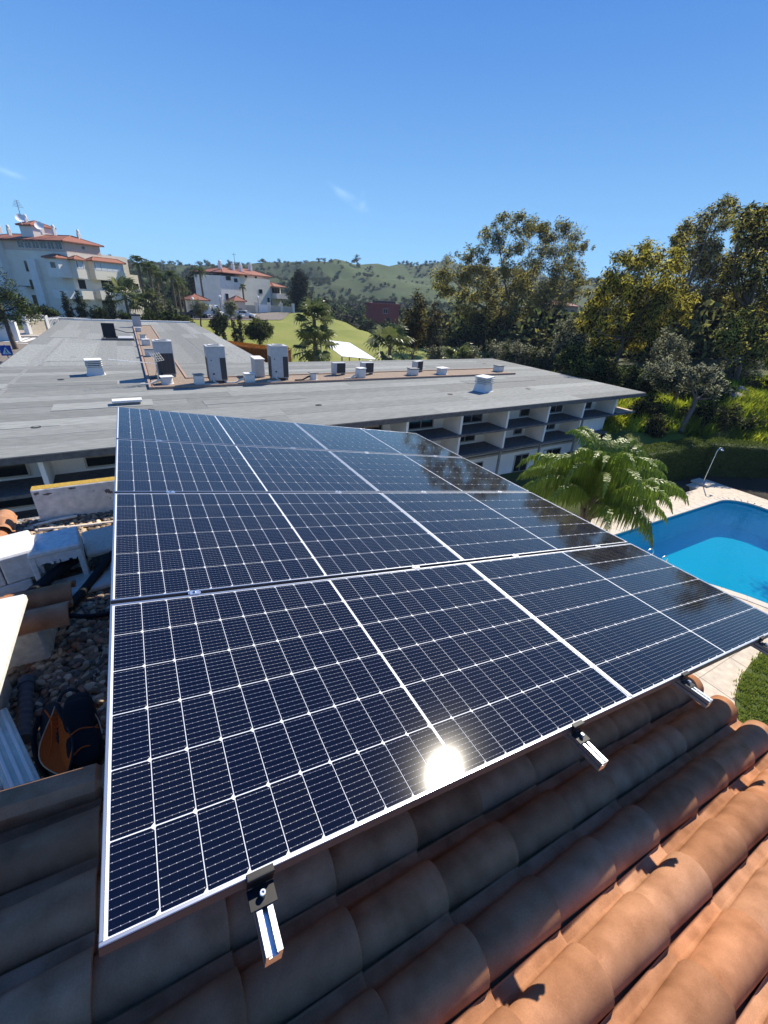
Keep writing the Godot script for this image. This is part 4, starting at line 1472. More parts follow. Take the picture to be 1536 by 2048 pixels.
func build_terrace() -> void:
	var rng := RandomNumberGenerator.new()
	rng.seed = 12
	# pebbles
	var pm := MB.new()
	blob(pm, Vector3.ZERO, Vector3(0.034, 0.017, 0.024), 0.95, Basis(), 6, 9)
	var xf := []
	var cols := []
	var tones := [Color(0.17, 0.14, 0.105), Color(0.25, 0.205, 0.155), Color(0.10, 0.085, 0.075), Color(0.36, 0.31, 0.25), Color(0.24, 0.14, 0.10), Color(0.46, 0.41, 0.34), Color(0.14, 0.13, 0.12)]
	for k in 24000:
		var near := k < 20000
		var x := rng.randf_range(-1.45, 0.32) if near else rng.randf_range(0.3, 2.88)
		var z := rng.randf_range(-4.6, -0.80)
		var s := rng.randf_range(0.38, 1.12)
		var y := -1.16 + rng.randf_range(0.004, 0.045)
		var b := Basis(Vector3.UP, rng.randf() * TAU) * Basis(Vector3.RIGHT, rng.randf_range(-0.5, 0.5)) * Basis(Vector3.BACK, rng.randf_range(-0.5, 0.5))
		xf.append(Transform3D(b.scaled_local(Vector3(rng.randf_range(0.7, 1.3), rng.randf_range(0.8, 1.3), rng.randf_range(0.75, 1.2)) * s), Vector3(x, y, z)))
		cols.append(tones[rng.randi_range(0, tones.size() - 1)] * rng.randf_range(0.7, 1.25) * Color(1.2, 1.02, 0.80))
	multi("gravel", "grey and brown river pebbles covering the terrace left of the array", "gravel", pm.mesh(), M.stone, xf, cols)
	# parapet with lichen on its top
	var pa := thing("parapet_wall", "weathered off-white parapet wall with orange lichen along its top", "wall", Vector3(0, -1.16, -4.5))
	var w := MB.new()
	w.slab(Vector3(-0.92, -0.3, -0.13), Vector3(3.0, 0.395, 0.0), 0.006)
	obj("wall", w.mesh(), M.parapet, pa)
	var l := MB.new()
	var nx := 90
	for k in nx:
		var x0 := -0.92 + 3.92 * k / nx
		var x1 := -0.92 + 3.92 * (k + 1) / nx
		var f0 := 0.012 + 0.012 * noise_b.get_noise_1d(x0 * 90.0)
		var f1 := 0.012 + 0.012 * noise_b.get_noise_1d(x1 * 90.0)
		l.quad(Vector3(x0, 0.398, -f0), Vector3(x1, 0.398, -f1), Vector3(x1, 0.400, -0.115), Vector3(x0, 0.400, -0.115))
	obj("lichen", l.mesh(), M.lichen, pa)
	var patch := mat(Color(0.24, 0.20, 0.17), 0.95, T.stain, Vector3.ONE * 6.0)
	for q in [[-0.62, 0.06, 0.035, 0.016], [-0.70, 0.03, 0.05, 0.012], [-0.80, 0.045, 0.02, 0.01], [-0.28, 0.29, 0.025, 0.032], [-0.25, 0.27, 0.02, 0.02], [-0.88, 0.36, 0.03, 0.02], [-0.80, 0.34, 0.05, 0.014], [-0.58, 0.37, 0.04, 0.012], [-0.27, 0.2, 0.008, 0.008], [-0.40, 0.31, 0.008, 0.006]]:
		var m := MB.new()
		var c := Vector3(q[0], q[1], 0.0012)
		var ring := []
		for k in 14:
			var a := TAU * k / 14.0
			var r := rng.randf_range(0.55, 1.15)
			ring.append(c + Vector3(cos(a) * q[2] * r, sin(a) * q[3] * r, 0))
		for k in 14:
			m.tri(c, ring[k], ring[(k + 1) % 14])
		obj("flaked_patch", m.mesh(), patch, pa)
	# white conduit along the foot of the parapet
	var co := thing("conduit", "thin white plastic conduit lying along the foot of the parapet", "pipe", Vector3(0, 0, 0))
	var cm := MB.new()
	cm.tube([Vector3(-0.60, -1.09, -4.46), Vector3(-0.80, -1.10, -4.45), Vector3(-0.96, -1.10, -4.40), Vector3(-0.90, -1.10, -4.28), Vector3(-0.60, -1.11, -4.24), Vector3(0.0, -1.12, -4.2), Vector3(0.6, -1.12, -4.2)], [0.016, 0.017, 0.017, 0.017, 0.017, 0.017, 0.017], 8)
	obj("pipe", cm.mesh(), M.white_plastic, co)
	# old roof tiles on the terrace edge
	var tv := tile_mesh(rng)
	var spare := thing("tile_edging", "short row of sunlit orange roof tiles at the terrace edge, left of the parapet", "roof tiles", Vector3(-1.42, -1.13, -4.30))
	for k in 3:
		for j in 2:
			var t := obj("tile", tv, M.clay[(k + j) % 4], spare)
			t.transform = Transform3D(Basis(Vector3.UP, PI * 0.5 + 0.12) * Basis(Vector3.BACK, -0.10), Vector3(-0.1 + 0.21 * k, 0.05 - 0.03 * j, 0.0 + 0.34 * j))
	# block wall and the hooded vent beside it
	var bw := thing("block_wall", "low whitewashed concrete block wall in bluish shade at the left picture edge", "wall", Vector3(-1.0, -1.16, -3.2), 0.28)
	for j in 2:
		for k in 3:
			var m := MB.new()
			m.box(Vector3(-0.42 + 0.245 * k + (0.10 if j == 1 else 0.0), 0.105 + 0.205 * j, 0), Vector3(0.238, 0.198, 0.30), Basis(), 0.008)
			obj("block", m.mesh(), M.block, bw)
	var bc := MB.new()
	bc.box(Vector3(-0.12, 0.43, -0.02), Vector3(0.82, 0.045, 0.36), Basis(Vector3.RIGHT, 0.05), 0.012)
	obj("mortar_cap", bc.mesh(), M.white_paint, bw)
	var hv := thing("vent_hood", "open-fronted white cement vent hood with flaking lip, below the parapet", "vent", Vector3(-0.60, -1.16, -3.28), 0.12)
	var hm := MB.new()
	hm.box(Vector3(0, 0.40, 0.0), Vector3(0.34, 0.05, 0.34), Basis(), 0.012)
	hm.box(Vector3(-0.15, 0.187, 0.0), Vector3(0.04, 0.374, 0.33), Basis(), 0.006)
	hm.box(Vector3(0.15, 0.187, 0.0), Vector3(0.04, 0.374, 0.33), Basis(), 0.006)
	hm.box(Vector3(0, 0.187, -0.145), Vector3(0.258, 0.374, 0.04))
	obj("shell", hm.mesh(), M.block, hv)
	var hl := MB.new()
	var px := -0.13
	while px < 0.128:
		var ww := rng.randf_range(0.012, 0.03)
		hl.slab(Vector3(px, 0.375 - rng.randf_range(0.05, 0.085), 0.135), Vector3(minf(px + ww, 0.129), 0.3745, 0.158))
		px += ww
	obj("flaking_lip", hl.mesh(), M.white_paint, hv)
	# loose slabs
	for q in [[Vector3(-0.24, -0.93, -3.50), Vector3(0.42, 0.05, 0.42), 0.15, "beige stone slab propped level beside the vent hood"], [Vector3(-0.36, -1.075, -3.08), Vector3(0.62, 0.05, 0.26), 0.10, "long sunlit beige slab lying under the black pipes"], [Vector3(-0.16, -1.02, -3.14), Vector3(0.20, 0.045, 0.20), 0.0, "small beige slab on the long one, against the array"]]:
		var m := MB.new()
		m.box(Vector3.ZERO, q[1], Basis(), 0.012)
		var o := obj("stone_slab", m.mesh(), M.coping)
		o.position = q[0]
		o.rotation = Vector3(0.04, q[2], 0.03)
		tag(o, q[3], "slab", "loose slabs on the terrace")
	var sup := MB.new()
	sup.slab(Vector3(-0.40, -1.16, -3.66), Vector3(-0.08, -0.965, -3.36), 0.01)
	var so := obj("concrete_plinth", sup.mesh(), M.concrete)
	tag(so, "dark concrete plinth under the propped beige slab", "plinth")
	# insulated pipes
	var pipes := [
		["thick black insulated pipe crossing the loose slabs from the white box", [Vector3(-0.98, -1.03, -2.55), Vector3(-0.80, -0.98, -2.85), Vector3(-0.55, -0.95, -3.22), Vector3(-0.42, -0.99, -3.42), Vector3(-0.36, -1.08, -3.55)], 0.042],
		["black insulated pipe running from the tiled block under the array", [Vector3(-0.62, -1.09, -2.62), Vector3(-0.42, -1.05, -2.98), Vector3(-0.25, -0.98, -3.26), Vector3(-0.05, -0.95, -3.5), Vector3(0.3, -0.98, -3.7)], 0.034],
		["thin black hose lying on the pebbles beside the array", [Vector3(-0.55, -1.10, -2.72), Vector3(-0.40, -1.09, -2.62), Vector3(-0.15, -1.085, -2.58), Vector3(0.2, -1.09, -2.60), Vector3(0.6, -1.1, -2.7)], 0.018]]
	for q in pipes:
		var m := MB.new()
		var r := []
		for k in q[1].size(): r.append(q[2])
		m.tube(smooth_path(q[1]), fill(smooth_path(q[1]).size(), q[2]), 12)
		var o := obj("insulated_pipe", m.mesh(), M.black_rubber)
		tag(o, q[0], "pipe", "black pipes on the terrace")
	# tiled block
	var tb := thing("tiled_block", "small white rendered block capped with two brown roof tiles", "roof block", Vector3(-0.76, -1.16, -2.48), -0.03)
	var tm := MB.new()
	tm.box(Vector3(-0.02, 0.14, 0.02), Vector3(0.36, 0.29, 0.34), Basis(), 0.012)
	obj("block", tm.mesh(), M.block, tb)
	for k in 2:
		var t := obj("tile", tv, M.clay[1 + k], tb)
		t.transform = Transform3D(Basis(Vector3.BACK, -0.06) * Basis(Vector3.RIGHT, 0.10), Vector3(-0.08, 0.325 - 0.022 * k, 0.03 + 0.21 * k - 0.04))
	# white box with a flat sunlit top
	var wb := thing("white_box", "white painted box with flat sunlit top at the left picture edge", "box", Vector3(-0.56, -1.16, -1.78))
	var bm := MB.new()
	bm.slab(Vector3(-0.72, 0, -0.34), Vector3(-0.22, 0.60, 0.30), 0.01)
	obj("body", bm.mesh(), M.white_plastic, wb)
	var bt := MB.new()
	bt.slab(Vector3(-0.74, 0.60, -0.40), Vector3(0.0, 0.655, 0.40), 0.012)
	obj("top", bt.mesh(), M.white_paint, wb)
	# ribbed conduit
	var rp := thing("corrugated_pipe", "grey corrugated pipe end standing off the pebbles beside the backpack", "pipe", Vector3(-0.70, -1.085, -2.10))
	var rm := MB.new()
	var prof := []
	for k in 41:
		prof.append(Vector2(0.038 if (k % 4) < 2 else 0.0345, 0.012 * k))
	prof.append(Vector2(0.0, 0.48))
	rm.lathe(prof, 18, Vector3.ZERO, Basis(Vector3.UP, 0.12) * Basis(Vector3.RIGHT, PI / 2 - 0.03))
	obj("pipe", rm.mesh(), M.grey_plastic, rp)
	var rc := MB.new()
	rc.lathe([Vector2(0.0, -0.01), Vector2(0.043, -0.01), Vector2(0.043, 0.05), Vector2(0.0, 0.05)], 18, Vector3.ZERO, Basis(Vector3.UP, 0.12) * Basis(Vector3.RIGHT, PI / 2 - 0.03))
	obj("collar", rc.mesh(), M.grey_plastic, rp)
	# white framed leaf leaning at the verge
	var fl := thing("window_leaf", "dirty white plastic window leaf with ribbed frame and pull bar, lying by the verge", "window", Vector3(-0.314, -0.69, -0.80))
	var ex := Vector3(-0.236, 0.02, -0.60).normalized()
	var ey := Vector3(0.10, 0.99, 0.05)
	ey = (ey - ex * ey.dot(ex)).normalized()
	fl.basis = Basis(ex, ey, ex.cross(ey))      # x along the visible edge, z to the right of it
	var fm := MB.new()
	fm.slab(Vector3(0, -0.05, -0.105), Vector3(0.72, 0.0, 0.0), 0.004)
	fm.slab(Vector3(0, -0.05, -0.62), Vector3(0.10, 0.0, -0.1055), 0.004)
	fm.slab(Vector3(0.62, -0.05, -0.62), Vector3(0.72, 0.0, -0.1055), 0.004)
	obj("frame", fm.mesh(), M.dirty_plastic, fl)
	for k in 3:
		var r := MB.new()
		r.slab(Vector3(0.012, -0.001, -0.028 - 0.030 * k), Vector3(0.708, 0.008, -0.014 - 0.030 * k), 0.003)
		obj("rib", r.mesh(), M.white_plastic, fl)
	var pn := MB.new()
	pn.slab(Vector3(0.1005, -0.045, -0.60), Vector3(0.6195, -0.022, -0.106))
	obj("panel", pn.mesh(), M.white_plastic, fl)
	var hb := MB.new()
	var hp := smooth_path([Vector3(0.30, -0.02, -0.12), Vector3(0.33, 0.02, -0.15), Vector3(0.36, 0.045, -0.22), Vector3(0.33, 0.045, -0.34), Vector3(0.30, 0.02, -0.42), Vector3(0.29, -0.02, -0.46)])
	hb.tube(hp, fill(hp.size(), 0.018), 10)
	obj("pull_bar", hb.mesh(), M.dirty_plastic, fl)
	build_backpack()

func fill(n: int, v: float) -> Array:
	var a := []
	for k in n: a.append(v)
	return a

func smooth_path(p: Array, step := 6) -> Array:
	var out := []
	for k in p.size() - 1:
		var p0: Vector3 = p[maxi(k - 1, 0)]
		var p1: Vector3 = p[k]
		var p2: Vector3 = p[k + 1]
		var p3: Vector3 = p[mini(k + 2, p.size() - 1)]
		for s in step:
			var t := float(s) / step
			out.append(p1.cubic_interpolate(p2, p0, p3, t))
	out.append(p[p.size() - 1])
	return out

func build_backpack() -> void:
	# lies on its back, top away from the viewer; local x right, y up (its front), z towards the viewer (its bottom)
	var o := thing("backpack", "black backpack with orange lining, unzipped, lying on the pebbles", "backpack", Vector3(-0.415, -1.06, -1.50))
	o.basis = (Basis(Vector3.UP, 0.10) * Basis(Vector3.RIGHT, 0.55) * Basis(Vector3.BACK, -0.12)).scaled_local(Vector3.ONE * 0.88)
	var b := MB.new()
	blob(b, Vector3(0.06, 0.075, -0.01), Vector3(0.085, 0.085, 0.235), 0.62)
	obj("main_body", b.mesh(), M.fabric_black, o)
	var p := MB.new()
	blob(p, Vector3(0.055, 0.145, 0.095), Vector3(0.085, 0.045, 0.105), 0.6)
	obj("lower_pocket", p.mesh(), M.fabric_black, o)
	var q := MB.new()
	blob(q, Vector3(0.055, 0.145, -0.09), Vector3(0.080, 0.032, 0.105), 0.7)
	obj("upper_pocket", q.mesh(), M.fabric_black, o)
	# back panel and the gaping left side
	var g := MB.new()
	blob(g, Vector3(-0.075, 0.03, -0.01), Vector3(0.075, 0.03, 0.25), 0.7, Basis(Vector3.BACK, 0.55))
	obj("back_panel", g.mesh(), M.fabric_grey, o)
	var al := MB.new()
	var n := 18
	var left := []
	var right := []
	for k in n + 1:
		var t := float(k) / n
		var z := lerpf(-0.20, 0.215, t)
		var wdt := sin(PI * pow(t, 1.25)) * 0.085 + 0.004
		var c := Vector3(-0.045 - 0.02 * sin(PI * t), 0.162 - 0.02 * sin(PI * t) - 0.03 * cos(PI * t), z)
		left.append(c + Vector3(-wdt, -wdt * 0.6, 0))
		right.append(c + Vector3(wdt * 0.8, wdt * 0.45, 0))
	for k in n:
		var sag := Vector3(0.012, -0.065 * sin(PI * (k + 0.5) / n), 0)
		var m0: Vector3 = (left[k] + right[k]) * 0.5 + sag
		var m1: Vector3 = (left[k + 1] + right[k + 1]) * 0.5 + sag
		al.quad(left[k], left[k + 1], m1, m0)
		al.quad(m0, m1, right[k + 1], right[k])
	obj("orange_lining", al.mesh(), M.fabric_orange, o)
	var piping := [["grey_piping", left, M.dirty_plastic, 0.003], ["zip", right, M.fabric_grey, 0.006]]
	for s in piping:
		var m := MB.new()
		m.tube(s[1], fill(s[1].size(), s[3]), 6)
		obj(s[0], m.mesh(), s[2], o)
	var strip := MB.new()
	var sp1 := smooth_path([Vector3(-0.10, 0.085, -0.21), Vector3(-0.075, 0.13, -0.12), Vector3(-0.085, 0.125, -0.02), Vector3(-0.11, 0.10, 0.06)])
	strip.tube(sp1, fill(sp1.size(), 0.004), 6)
	obj("orange_strip", strip.mesh(), M.fabric_orange, o)
	for a in [[Vector3(-0.02, 0.175, 0.02), Vector3(0.05, 0.192, -0.006), Vector3(0.135, 0.16, 0.02)], [Vector3(-0.03, 0.168, -0.02), Vector3(0.05, 0.165, 0.045), Vector3(0.135, 0.152, 0.0)], [Vector3(-0.025, 0.178, 0.14), Vector3(0.05, 0.196, 0.10), Vector3(0.136, 0.16, 0.13)]]:
		var m := MB.new()
		var sp2 := smooth_path(a)
		m.tube(sp2, fill(sp2.size(), 0.004), 6)
		obj("orange_trim", m.mesh(), M.fabric_orange, o)
	var rf := MB.new()
	var sp3 := smooth_path([Vector3(0.10, 0.165, -0.13), Vector3(0.128, 0.155, -0.07), Vector3(0.142, 0.12, -0.03), Vector3(0.148, 0.10, 0.05)])
	rf.tube(sp3, fill(sp3.size(), 0.004), 6)
	obj("grey_trim", rf.mesh(), M.white_plastic, o)
	var hd := MB.new()
	var sp4 := smooth_path([Vector3(-0.03, 0.06, -0.24), Vector3(0.0, 0.09, -0.275), Vector3(0.05, 0.09, -0.275), Vector3(0.08, 0.06, -0.24)])
	hd.tube(sp4, fill(sp4.size(), 0.010), 8)
	obj("handle", hd.mesh(), M.fabric_grey, o)
	var st := MB.new()
	var sp5 := smooth_path([Vector3(-0.13, 0.02, -0.20), Vector3(-0.17, 0.04, -0.08), Vector3(-0.16, 0.03, 0.08), Vector3(-0.11, 0.0, 0.2)])
	st.tube(sp5, fill(sp5.size(), 0.014), 8)
	obj("shoulder_strap", st.mesh(), M.fabric_black, o)

# ---------------------------------------------------------------- buildings in the distance
func fbasis(ang: float) -> Basis:      # local x along a facade that recedes to the right, z out of it towards the viewer
	return Basis(Vector3.UP, ang)

func bpart(parent: Node3D, called: String, lo: Vector3, hi: Vector3, m: Material, bev := 0.0) -> MeshInstance3D:
	var mb := MB.new()
	mb.slab(lo, hi, bev)
	return obj(called, mb.mesh(), m, parent)

# hip roof over a rectangle, ridge along its longer side
func hip(parent: Node3D, x0: float, x1: float, z0: float, z1: float, y: float, rise: float, m: Material) -> MeshInstance3D:
	var mb := MB.new()
	var w := x1 - x0
	var d := z1 - z0
	var i := minf(w, d) * 0.5
	var a := Vector3(x0, y, z1)
	var b := Vector3(x1, y, z1)
	var c := Vector3(x1, y, z0)
	var e := Vector3(x0, y, z0)
	var p: Vector3
	var q: Vector3
	if w >= d:
		p = Vector3(x0 + i, y + rise, (z0 + z1) * 0.5)
		q = Vector3(x1 - i, y + rise, (z0 + z1) * 0.5)
		mb.quad(a, b, q, p); mb.quad(c, e, p, q); mb.tri(e, a, p); mb.tri(b, c, q)
	else:
		p = Vector3((x0 + x1) * 0.5, y + rise, z1 - i)
		q = Vector3((x0 + x1) * 0.5, y + rise, z0 + i)
		mb.tri(a, b, p); mb.tri(c, e, q); mb.quad(b, c, q, p); mb.quad(e, a, p, q)
	mb.slab(Vector3(x0, y - 0.14, z0), Vector3(x1, y - 0.002, z1))
	var t := 0.09
	for s in [[p, q], [a, p if w >= d else p], [b, q if w >= d else p], [c, q], [e, p if w >= d else q]]:
		mb.tube([s[0], s[1]], [t, t], 6)
	return obj("roof", mb.mesh(), m, parent)

func bay(parent: Node3D, x0: float, x1: float, y0: float, y1: float, out: float, rise: float, lights: int, shutters := true) -> void:
	bpart(parent, "bay_parapet", Vector3(x0, y0, 0.002), Vector3(x1, y0 + 1.25, out), M.cream_wall)
	bpart(parent, "bay_wall", Vector3(x0 + 0.05, y0 + 1.25, 0.002), Vector3(x1 - 0.05, y1, out - 0.12), M.cream_wall)
	window_unit(parent, Vector3((x0 + x1) * 0.5, (y0 + 1.25 + y1) * 0.5, out - 0.08), Vector2(x1 - x0 - 0.25, y1 - y0 - 1.3), M.white_frame, lights)
	if shutters:
		for k in lights:
			var w := (x1 - x0 - 0.5) / lights
			bpart(parent, "shutter", Vector3(x0 + 0.28 + w * k, y0 + 1.35, out - 0.05), Vector3(x0 + 0.22 + w * (k + 1), y1 - 0.1, out - 0.03), M.shutter)
	var r := hip(parent, x0 - 0.3, x1 + 0.3, 0.01, out + 0.35, y1 + 0.14, rise, M.terracotta)
	r.position = Vector3.ZERO

func chimney(parent: Node3D, x: float, z: float, y: float, h: float, s := 0.5) -> void:
	var mb := MB.new()
	mb.slab(Vector3(x - s * 0.5, y, z - s * 0.5), Vector3(x + s * 0.5, y + h, z + s * 0.5), 0.02)
	mb.lathe([Vector2(s * 0.45, y + h), Vector2(s * 0.5, y + h + 0.3), Vector2(s * 0.3, y + h + 0.5), Vector2(0, y + h + 0.55)], 10, Vector3(x, 0, z))
	obj("chimney", mb.mesh(), M.white_wall, parent)

func build_far_buildings() -> void:
	# the apartment block on the left; local origin = its near corner, x to the right, -z behind, other face along -x' = -z
	var a := thing("apartment_block", "large white apartment block with red tiled roofs and glazed bays on the left", "building", Vector3(-6.2, 0, -88.0), deg_to_rad(46.0))
	a.scale = Vector3(1.2, 1, 0.72)
	var base := -6.5
	bpart(a, "wall", Vector3(0, base, -22.0), Vector3(9.6, 4.75, 0), M.cream_wall)
	bpart(a, "side_wing", Vector3(9.6, base, -16.0), Vector3(11.6, 2.4, -0.8), M.cream_wall)
	bpart(a, "penthouse", Vector3(0.02, 4.75, -22.0), Vector3(5.2, 6.05, -0.02), M.pink_wall)
	bpart(a, "parapet", Vector3(5.2, 4.75, -0.25), Vector3(9.6, 5.0, -0.001), M.cream_wall)
	hip(a, -0.5, 5.7, -22.5, 0.5, 6.2, 0.95, M.terracotta)
	bpart(a, "stair_tower", Vector3(1.0, 6.2, -13.0), Vector3(4.0, 8.1, -9.6), M.white_wall)
	var tr := hip(a, 0.7, 4.3, -13.3, -9.3, 8.25, 0.7, M.terracotta)
	tr.name = "tower_roof"
	for q in [[0.9, -18.5, 7.0], [0.6, -15.4, 6.7], [1.8, -12.2, 8.3], [1.2, -7.4, 7.0], [1.5, -4.8, 7.0], [3.4, -1.9, 6.7]]:
		chimney(a, q[0], q[1], q[2], 0.9, 0.42)
	for q in [Vector3(0.6, 8.2, -11.2), Vector3(0.8, 7.3, -7.0)]:
		var d := MB.new()
		d.lathe([Vector2(0, -0.12), Vector2(0.35, -0.05), Vector2(0.6, 0.1), Vector2(0.35, -0.02), Vector2(0, -0.08)], 14, q + Vector3(0, 0.8, 0), Basis(Vector3.UP, -0.6) * Basis(Vector3.RIGHT, 1.1))
		d.tube([q, q + Vector3(0, 0.75, 0)], [0.05, 0.05], 6)
		obj("satellite_dish", d.mesh(), M.white_frame, a)
	var am := MB.new()
	am.tube([Vector3(1.6, 8.6, -13.0), Vector3(1.6, 11.4, -13.0)], [0.05, 0.03], 6)
	for k in 5:
		am.tube([Vector3(0.9 + 0.1 * k, 10.6 + 0.2 * k, -13.0), Vector3(2.3 - 0.1 * k, 10.6 + 0.2 * k, -13.0)], [0.025, 0.025], 5)
	obj("aerial", am.mesh(), M.grille, a)
	# right-hand face
	bay(a, 2.7, 7.8, 1.3, 3.85, 1.5, 0.5, 5)
	bay(a, -3.0 + 3.05, 1.4, 1.3, 3.75, 1.5, 0.5, 2)
	bpart(a, "balcony", Vector3(2.9, -1.6, 0.002), Vector3(7.2, -0.3, 1.4), M.cream_wall)
	window_unit(a, Vector3(5.4, 0.55, 0.03), Vector2(2.6, 1.5), M.white_frame, 2)
	bpart(a, "balcony", Vector3(0.1, -1.6, 0.002), Vector3(1.8, -0.4, 1.2), M.cream_wall)
	window_unit(a, Vector3(1.1, 0.5, 0.03), Vector2(1.2, 1.4), M.white_frame, 1)
	window_unit(a, Vector3(4.6, -2.3, 0.03), Vector2(2.2, 1.1), M.white_frame, 2)
	window_unit(a, Vector3(10.8, 0.5, -0.77), Vector2(1.3, 1.2), M.white_frame, 1)
	bpart(a, "balcony", Vector3(9.8, -0.7, -0.798), Vector3(11.6, 0.2, 0.4), M.cream_wall)
	window_unit(a, Vector3(2.6, 5.6, 0.01), Vector2(0.4, 0.4), M.window_frame, 1)
	# left-hand face (looks along -x)
	var lb := Basis(Vector3.UP, -PI / 2)
	for k in 6:
		window_unit(a, Vector3(-0.03, 5.55, -1.6 - 2.05 * k), Vector2(1.8, 1.05), M.white_frame, 2, null, lb)
	for z in [-11.9, -18.0]:
		window_unit(a, Vector3(-0.03, 2.6, z), Vector2(0.9, 1.5), M.window_frame, 1, null, lb)
		window_unit(a, Vector3(-0.03, 0.05, z), Vector2(0.9, 1.4), M.window_frame, 1, null, lb)
	bpart(a, "pilaster", Vector3(-0.5, base, -10.6), Vector3(-0.002, 3.6, -8.4), M.white_wall)
	bpart(a, "pilaster", Vector3(-0.9, base, -20.5), Vector3(-0.002, 6.0, -17.0), M.white_wall)
	bpart(a, "left_bay", Vector3(-1.6, 1.3, -3.2), Vector3(-0.002, 3.75, -0.02), M.white_wall)
	window_unit(a, Vector3(-1.62, 2.9, -1.4), Vector2(1.2, 0.75), M.window_frame, 2, null, lb)
	hip(a, -1.9, 0.4, -3.4, 0.3, 3.9, 0.45, M.terracotta)
	bpart(a, "left_balcony", Vector3(-1.5, -1.6, -3.6), Vector3(-0.002, -0.4, -0.02), M.white_wall)
	bpart(a, "awning", Vector3(-1.0, -0.3, -13.9), Vector3(-0.002, -0.2, -11.4), M.dark_concrete)
	window_unit(a, Vector3(-0.03, -2.3, -12.3), Vector2(1.2, 1.7), M.window_frame, 1, null, lb)
	# second block
	var b := thing("villa_block", "white terraced villa block with red roofs beyond the parked cars", "building", Vector3(32.0, 0, -120.0), deg_to_rad(36.0))
	b.scale = Vector3(0.97, 1, 1)
	bpart(b, "wall", Vector3(-10.0, -6.0, -9.0), Vector3(2.0, 3.1, 0), M.cream_wall)
	bpart(b, "left_wall", Vector3(-16.5, -6.0, -7.0), Vector3(-10.0, 3.6, 0.6), M.white_wall)
	bpart(b, "upper_floor", Vector3(-9.0, 3.1, -9.0), Vector3(4.0, 4.3, -1.6), M.pink_wall)
	hip(b, -15.8, -6.0, -7.4, 1.0, 4.3, 1.1, M.terracotta)
	hip(b, -7.0, 4.6, -9.5, -1.0, 4.45, 1.3, M.terracotta)
	bpart(b, "terrace_parapet", Vector3(-9.9, 3.1, -0.3), Vector3(2.0, 3.7, -0.001), M.cream_wall)
	bpart(b, "end_wall", Vector3(2.0, -6.0, -6.0), Vector3(7.6, 2.1, -0.9), M.cream_wall)
	bpart(b, "balcony", Vector3(3.2, -0.6, -0.898), Vector3(8.0, 0.6, 1.0), M.white_wall)
	window_unit(b, Vector3(5.4, 1.3, -0.87), Vector2(3.4, 1.3), M.window_frame, 3)
	hip(b, 2.2, 8.1, -6.4, 0.9, 2.25, 0.9, M.terracotta)
	for q in [[-13.2, -2.0, 5.0], [-9.2, -1.8, 4.8], [-5.2, -3.0, 4.9], [-0.4, -4.0, 5.3], [1.8, -6.0, 5.4]]:
		chimney(b, q[0], q[1], q[2], 1.2, 0.7)
	for q in [[-13.8, 3.2, 0.63, 1.6, 0.9], [-11.4, 2.9, 0.63, 1.2, 0.8], [-5.2, 3.9, -1.57, 1.0, 1.0], [-1.5, 3.8, -1.57, 0.8, 0.8], [-2.0, 0.9, 0.03, 1.4, 1.0], [-14.8, -0.6, 0.63, 1.0, 1.4], [0.9, -1.2, 0.03, 0.9, 1.6], [3.0, -2.0, -0.87, 0.9, 2.2]]:
		window_unit(b, Vector3(q[0], q[1], q[2]), Vector2(q[3], q[4]), M.window_frame, 1)
	var bam := MB.new()
	bam.tube([Vector3(-6.0, 5.0, -4.0), Vector3(-6.0, 8.8, -4.0)], [0.06, 0.04], 5)
	bam.tube([Vector3(-6.7, 8.4, -4.0), Vector3(-5.3, 8.4, -4.0)], [0.04, 0.04], 5)
	obj("aerial", bam.mesh(), M.grille, b)
	# garden walls and gates before it
	var gw := thing("garden_wall", "cream garden wall with piers and white gate along the road by the villas", "wall", Vector3(25.6, 0, -112.0), deg_to_rad(14.0))
	for k in 6:
		bpart(gw, "pier", Vector3(-5.2 + 3.4 * k, -5.2, -0.1), Vector3(-4.6 + 3.4 * k, -1.4, 0.4), M.cream_wall)
		if k < 5 and k != 2:
			bpart(gw, "wall", Vector3(-4.6 + 3.4 * k, -5.2, 0.0), Vector3(-1.8 + 3.4 * k, -2.1, 0.25), M.stone_wall)
	bpart(gw, "gate", Vector3(2.2, -4.4, 0.05), Vector3(5.0, -1.9, 0.2), M.white_frame)
	# two gate lodges with red pyramids
	var lodge := [["small white lodge with red pyramid roof between the palms", Vector3(12.6, 0, -100.0), 1.8], ["small pink lodge with red roof beside the parked cars", Vector3(21.8, 0, -106.0), 1.3]]
	for q in lodge:
		var o := thing("lodge", q[0], "house", q[1], 0.3, "red-roofed lodges by the road")
		var s: float = q[2]
		bpart(o, "wall", Vector3(-s, -5.0, -s), Vector3(s, -1.3, s), M.white_wall if s > 1.5 else M.pink_wall)
		hip(o, -s - 0.3, s + 0.3, -s - 0.3, s + 0.301, -1.16, 1.0, M.terracotta)
		bpart(o, "door", Vector3(-0.4, -4.6, s + 0.002), Vector3(0.4, -2.6, s + 0.05), M.window_frame)
	# red building in the valley
	var r := thing("red_building", "red rendered flat-roofed building with one white window in the valley", "building", Vector3(68.0, -0.6, -130.0), 0.10)
	bpart(r, "wall", Vector3(0, -9.0, -3.5), Vector3(10.5, -0.3, 0), M.red_wall)
	bpart(r, "roof_parapet", Vector3(-0.3, -0.3, -3.8), Vector3(10.8, 0.1, 0.3), M.red_wall)
	bpart(r, "roof_room", Vector3(2.0, 0.1, -3.2), Vector3(9.6, 0.8, -1.0), M.grille)
	window_unit(r, Vector3(5.0, -2.1, 0.03), Vector2(1.8, 1.4), M.white_frame, 2)
	window_unit(r, Vector3(6.2, -4.6, 0.03), Vector2(1.4, 1.0), M.window_frame, 1)
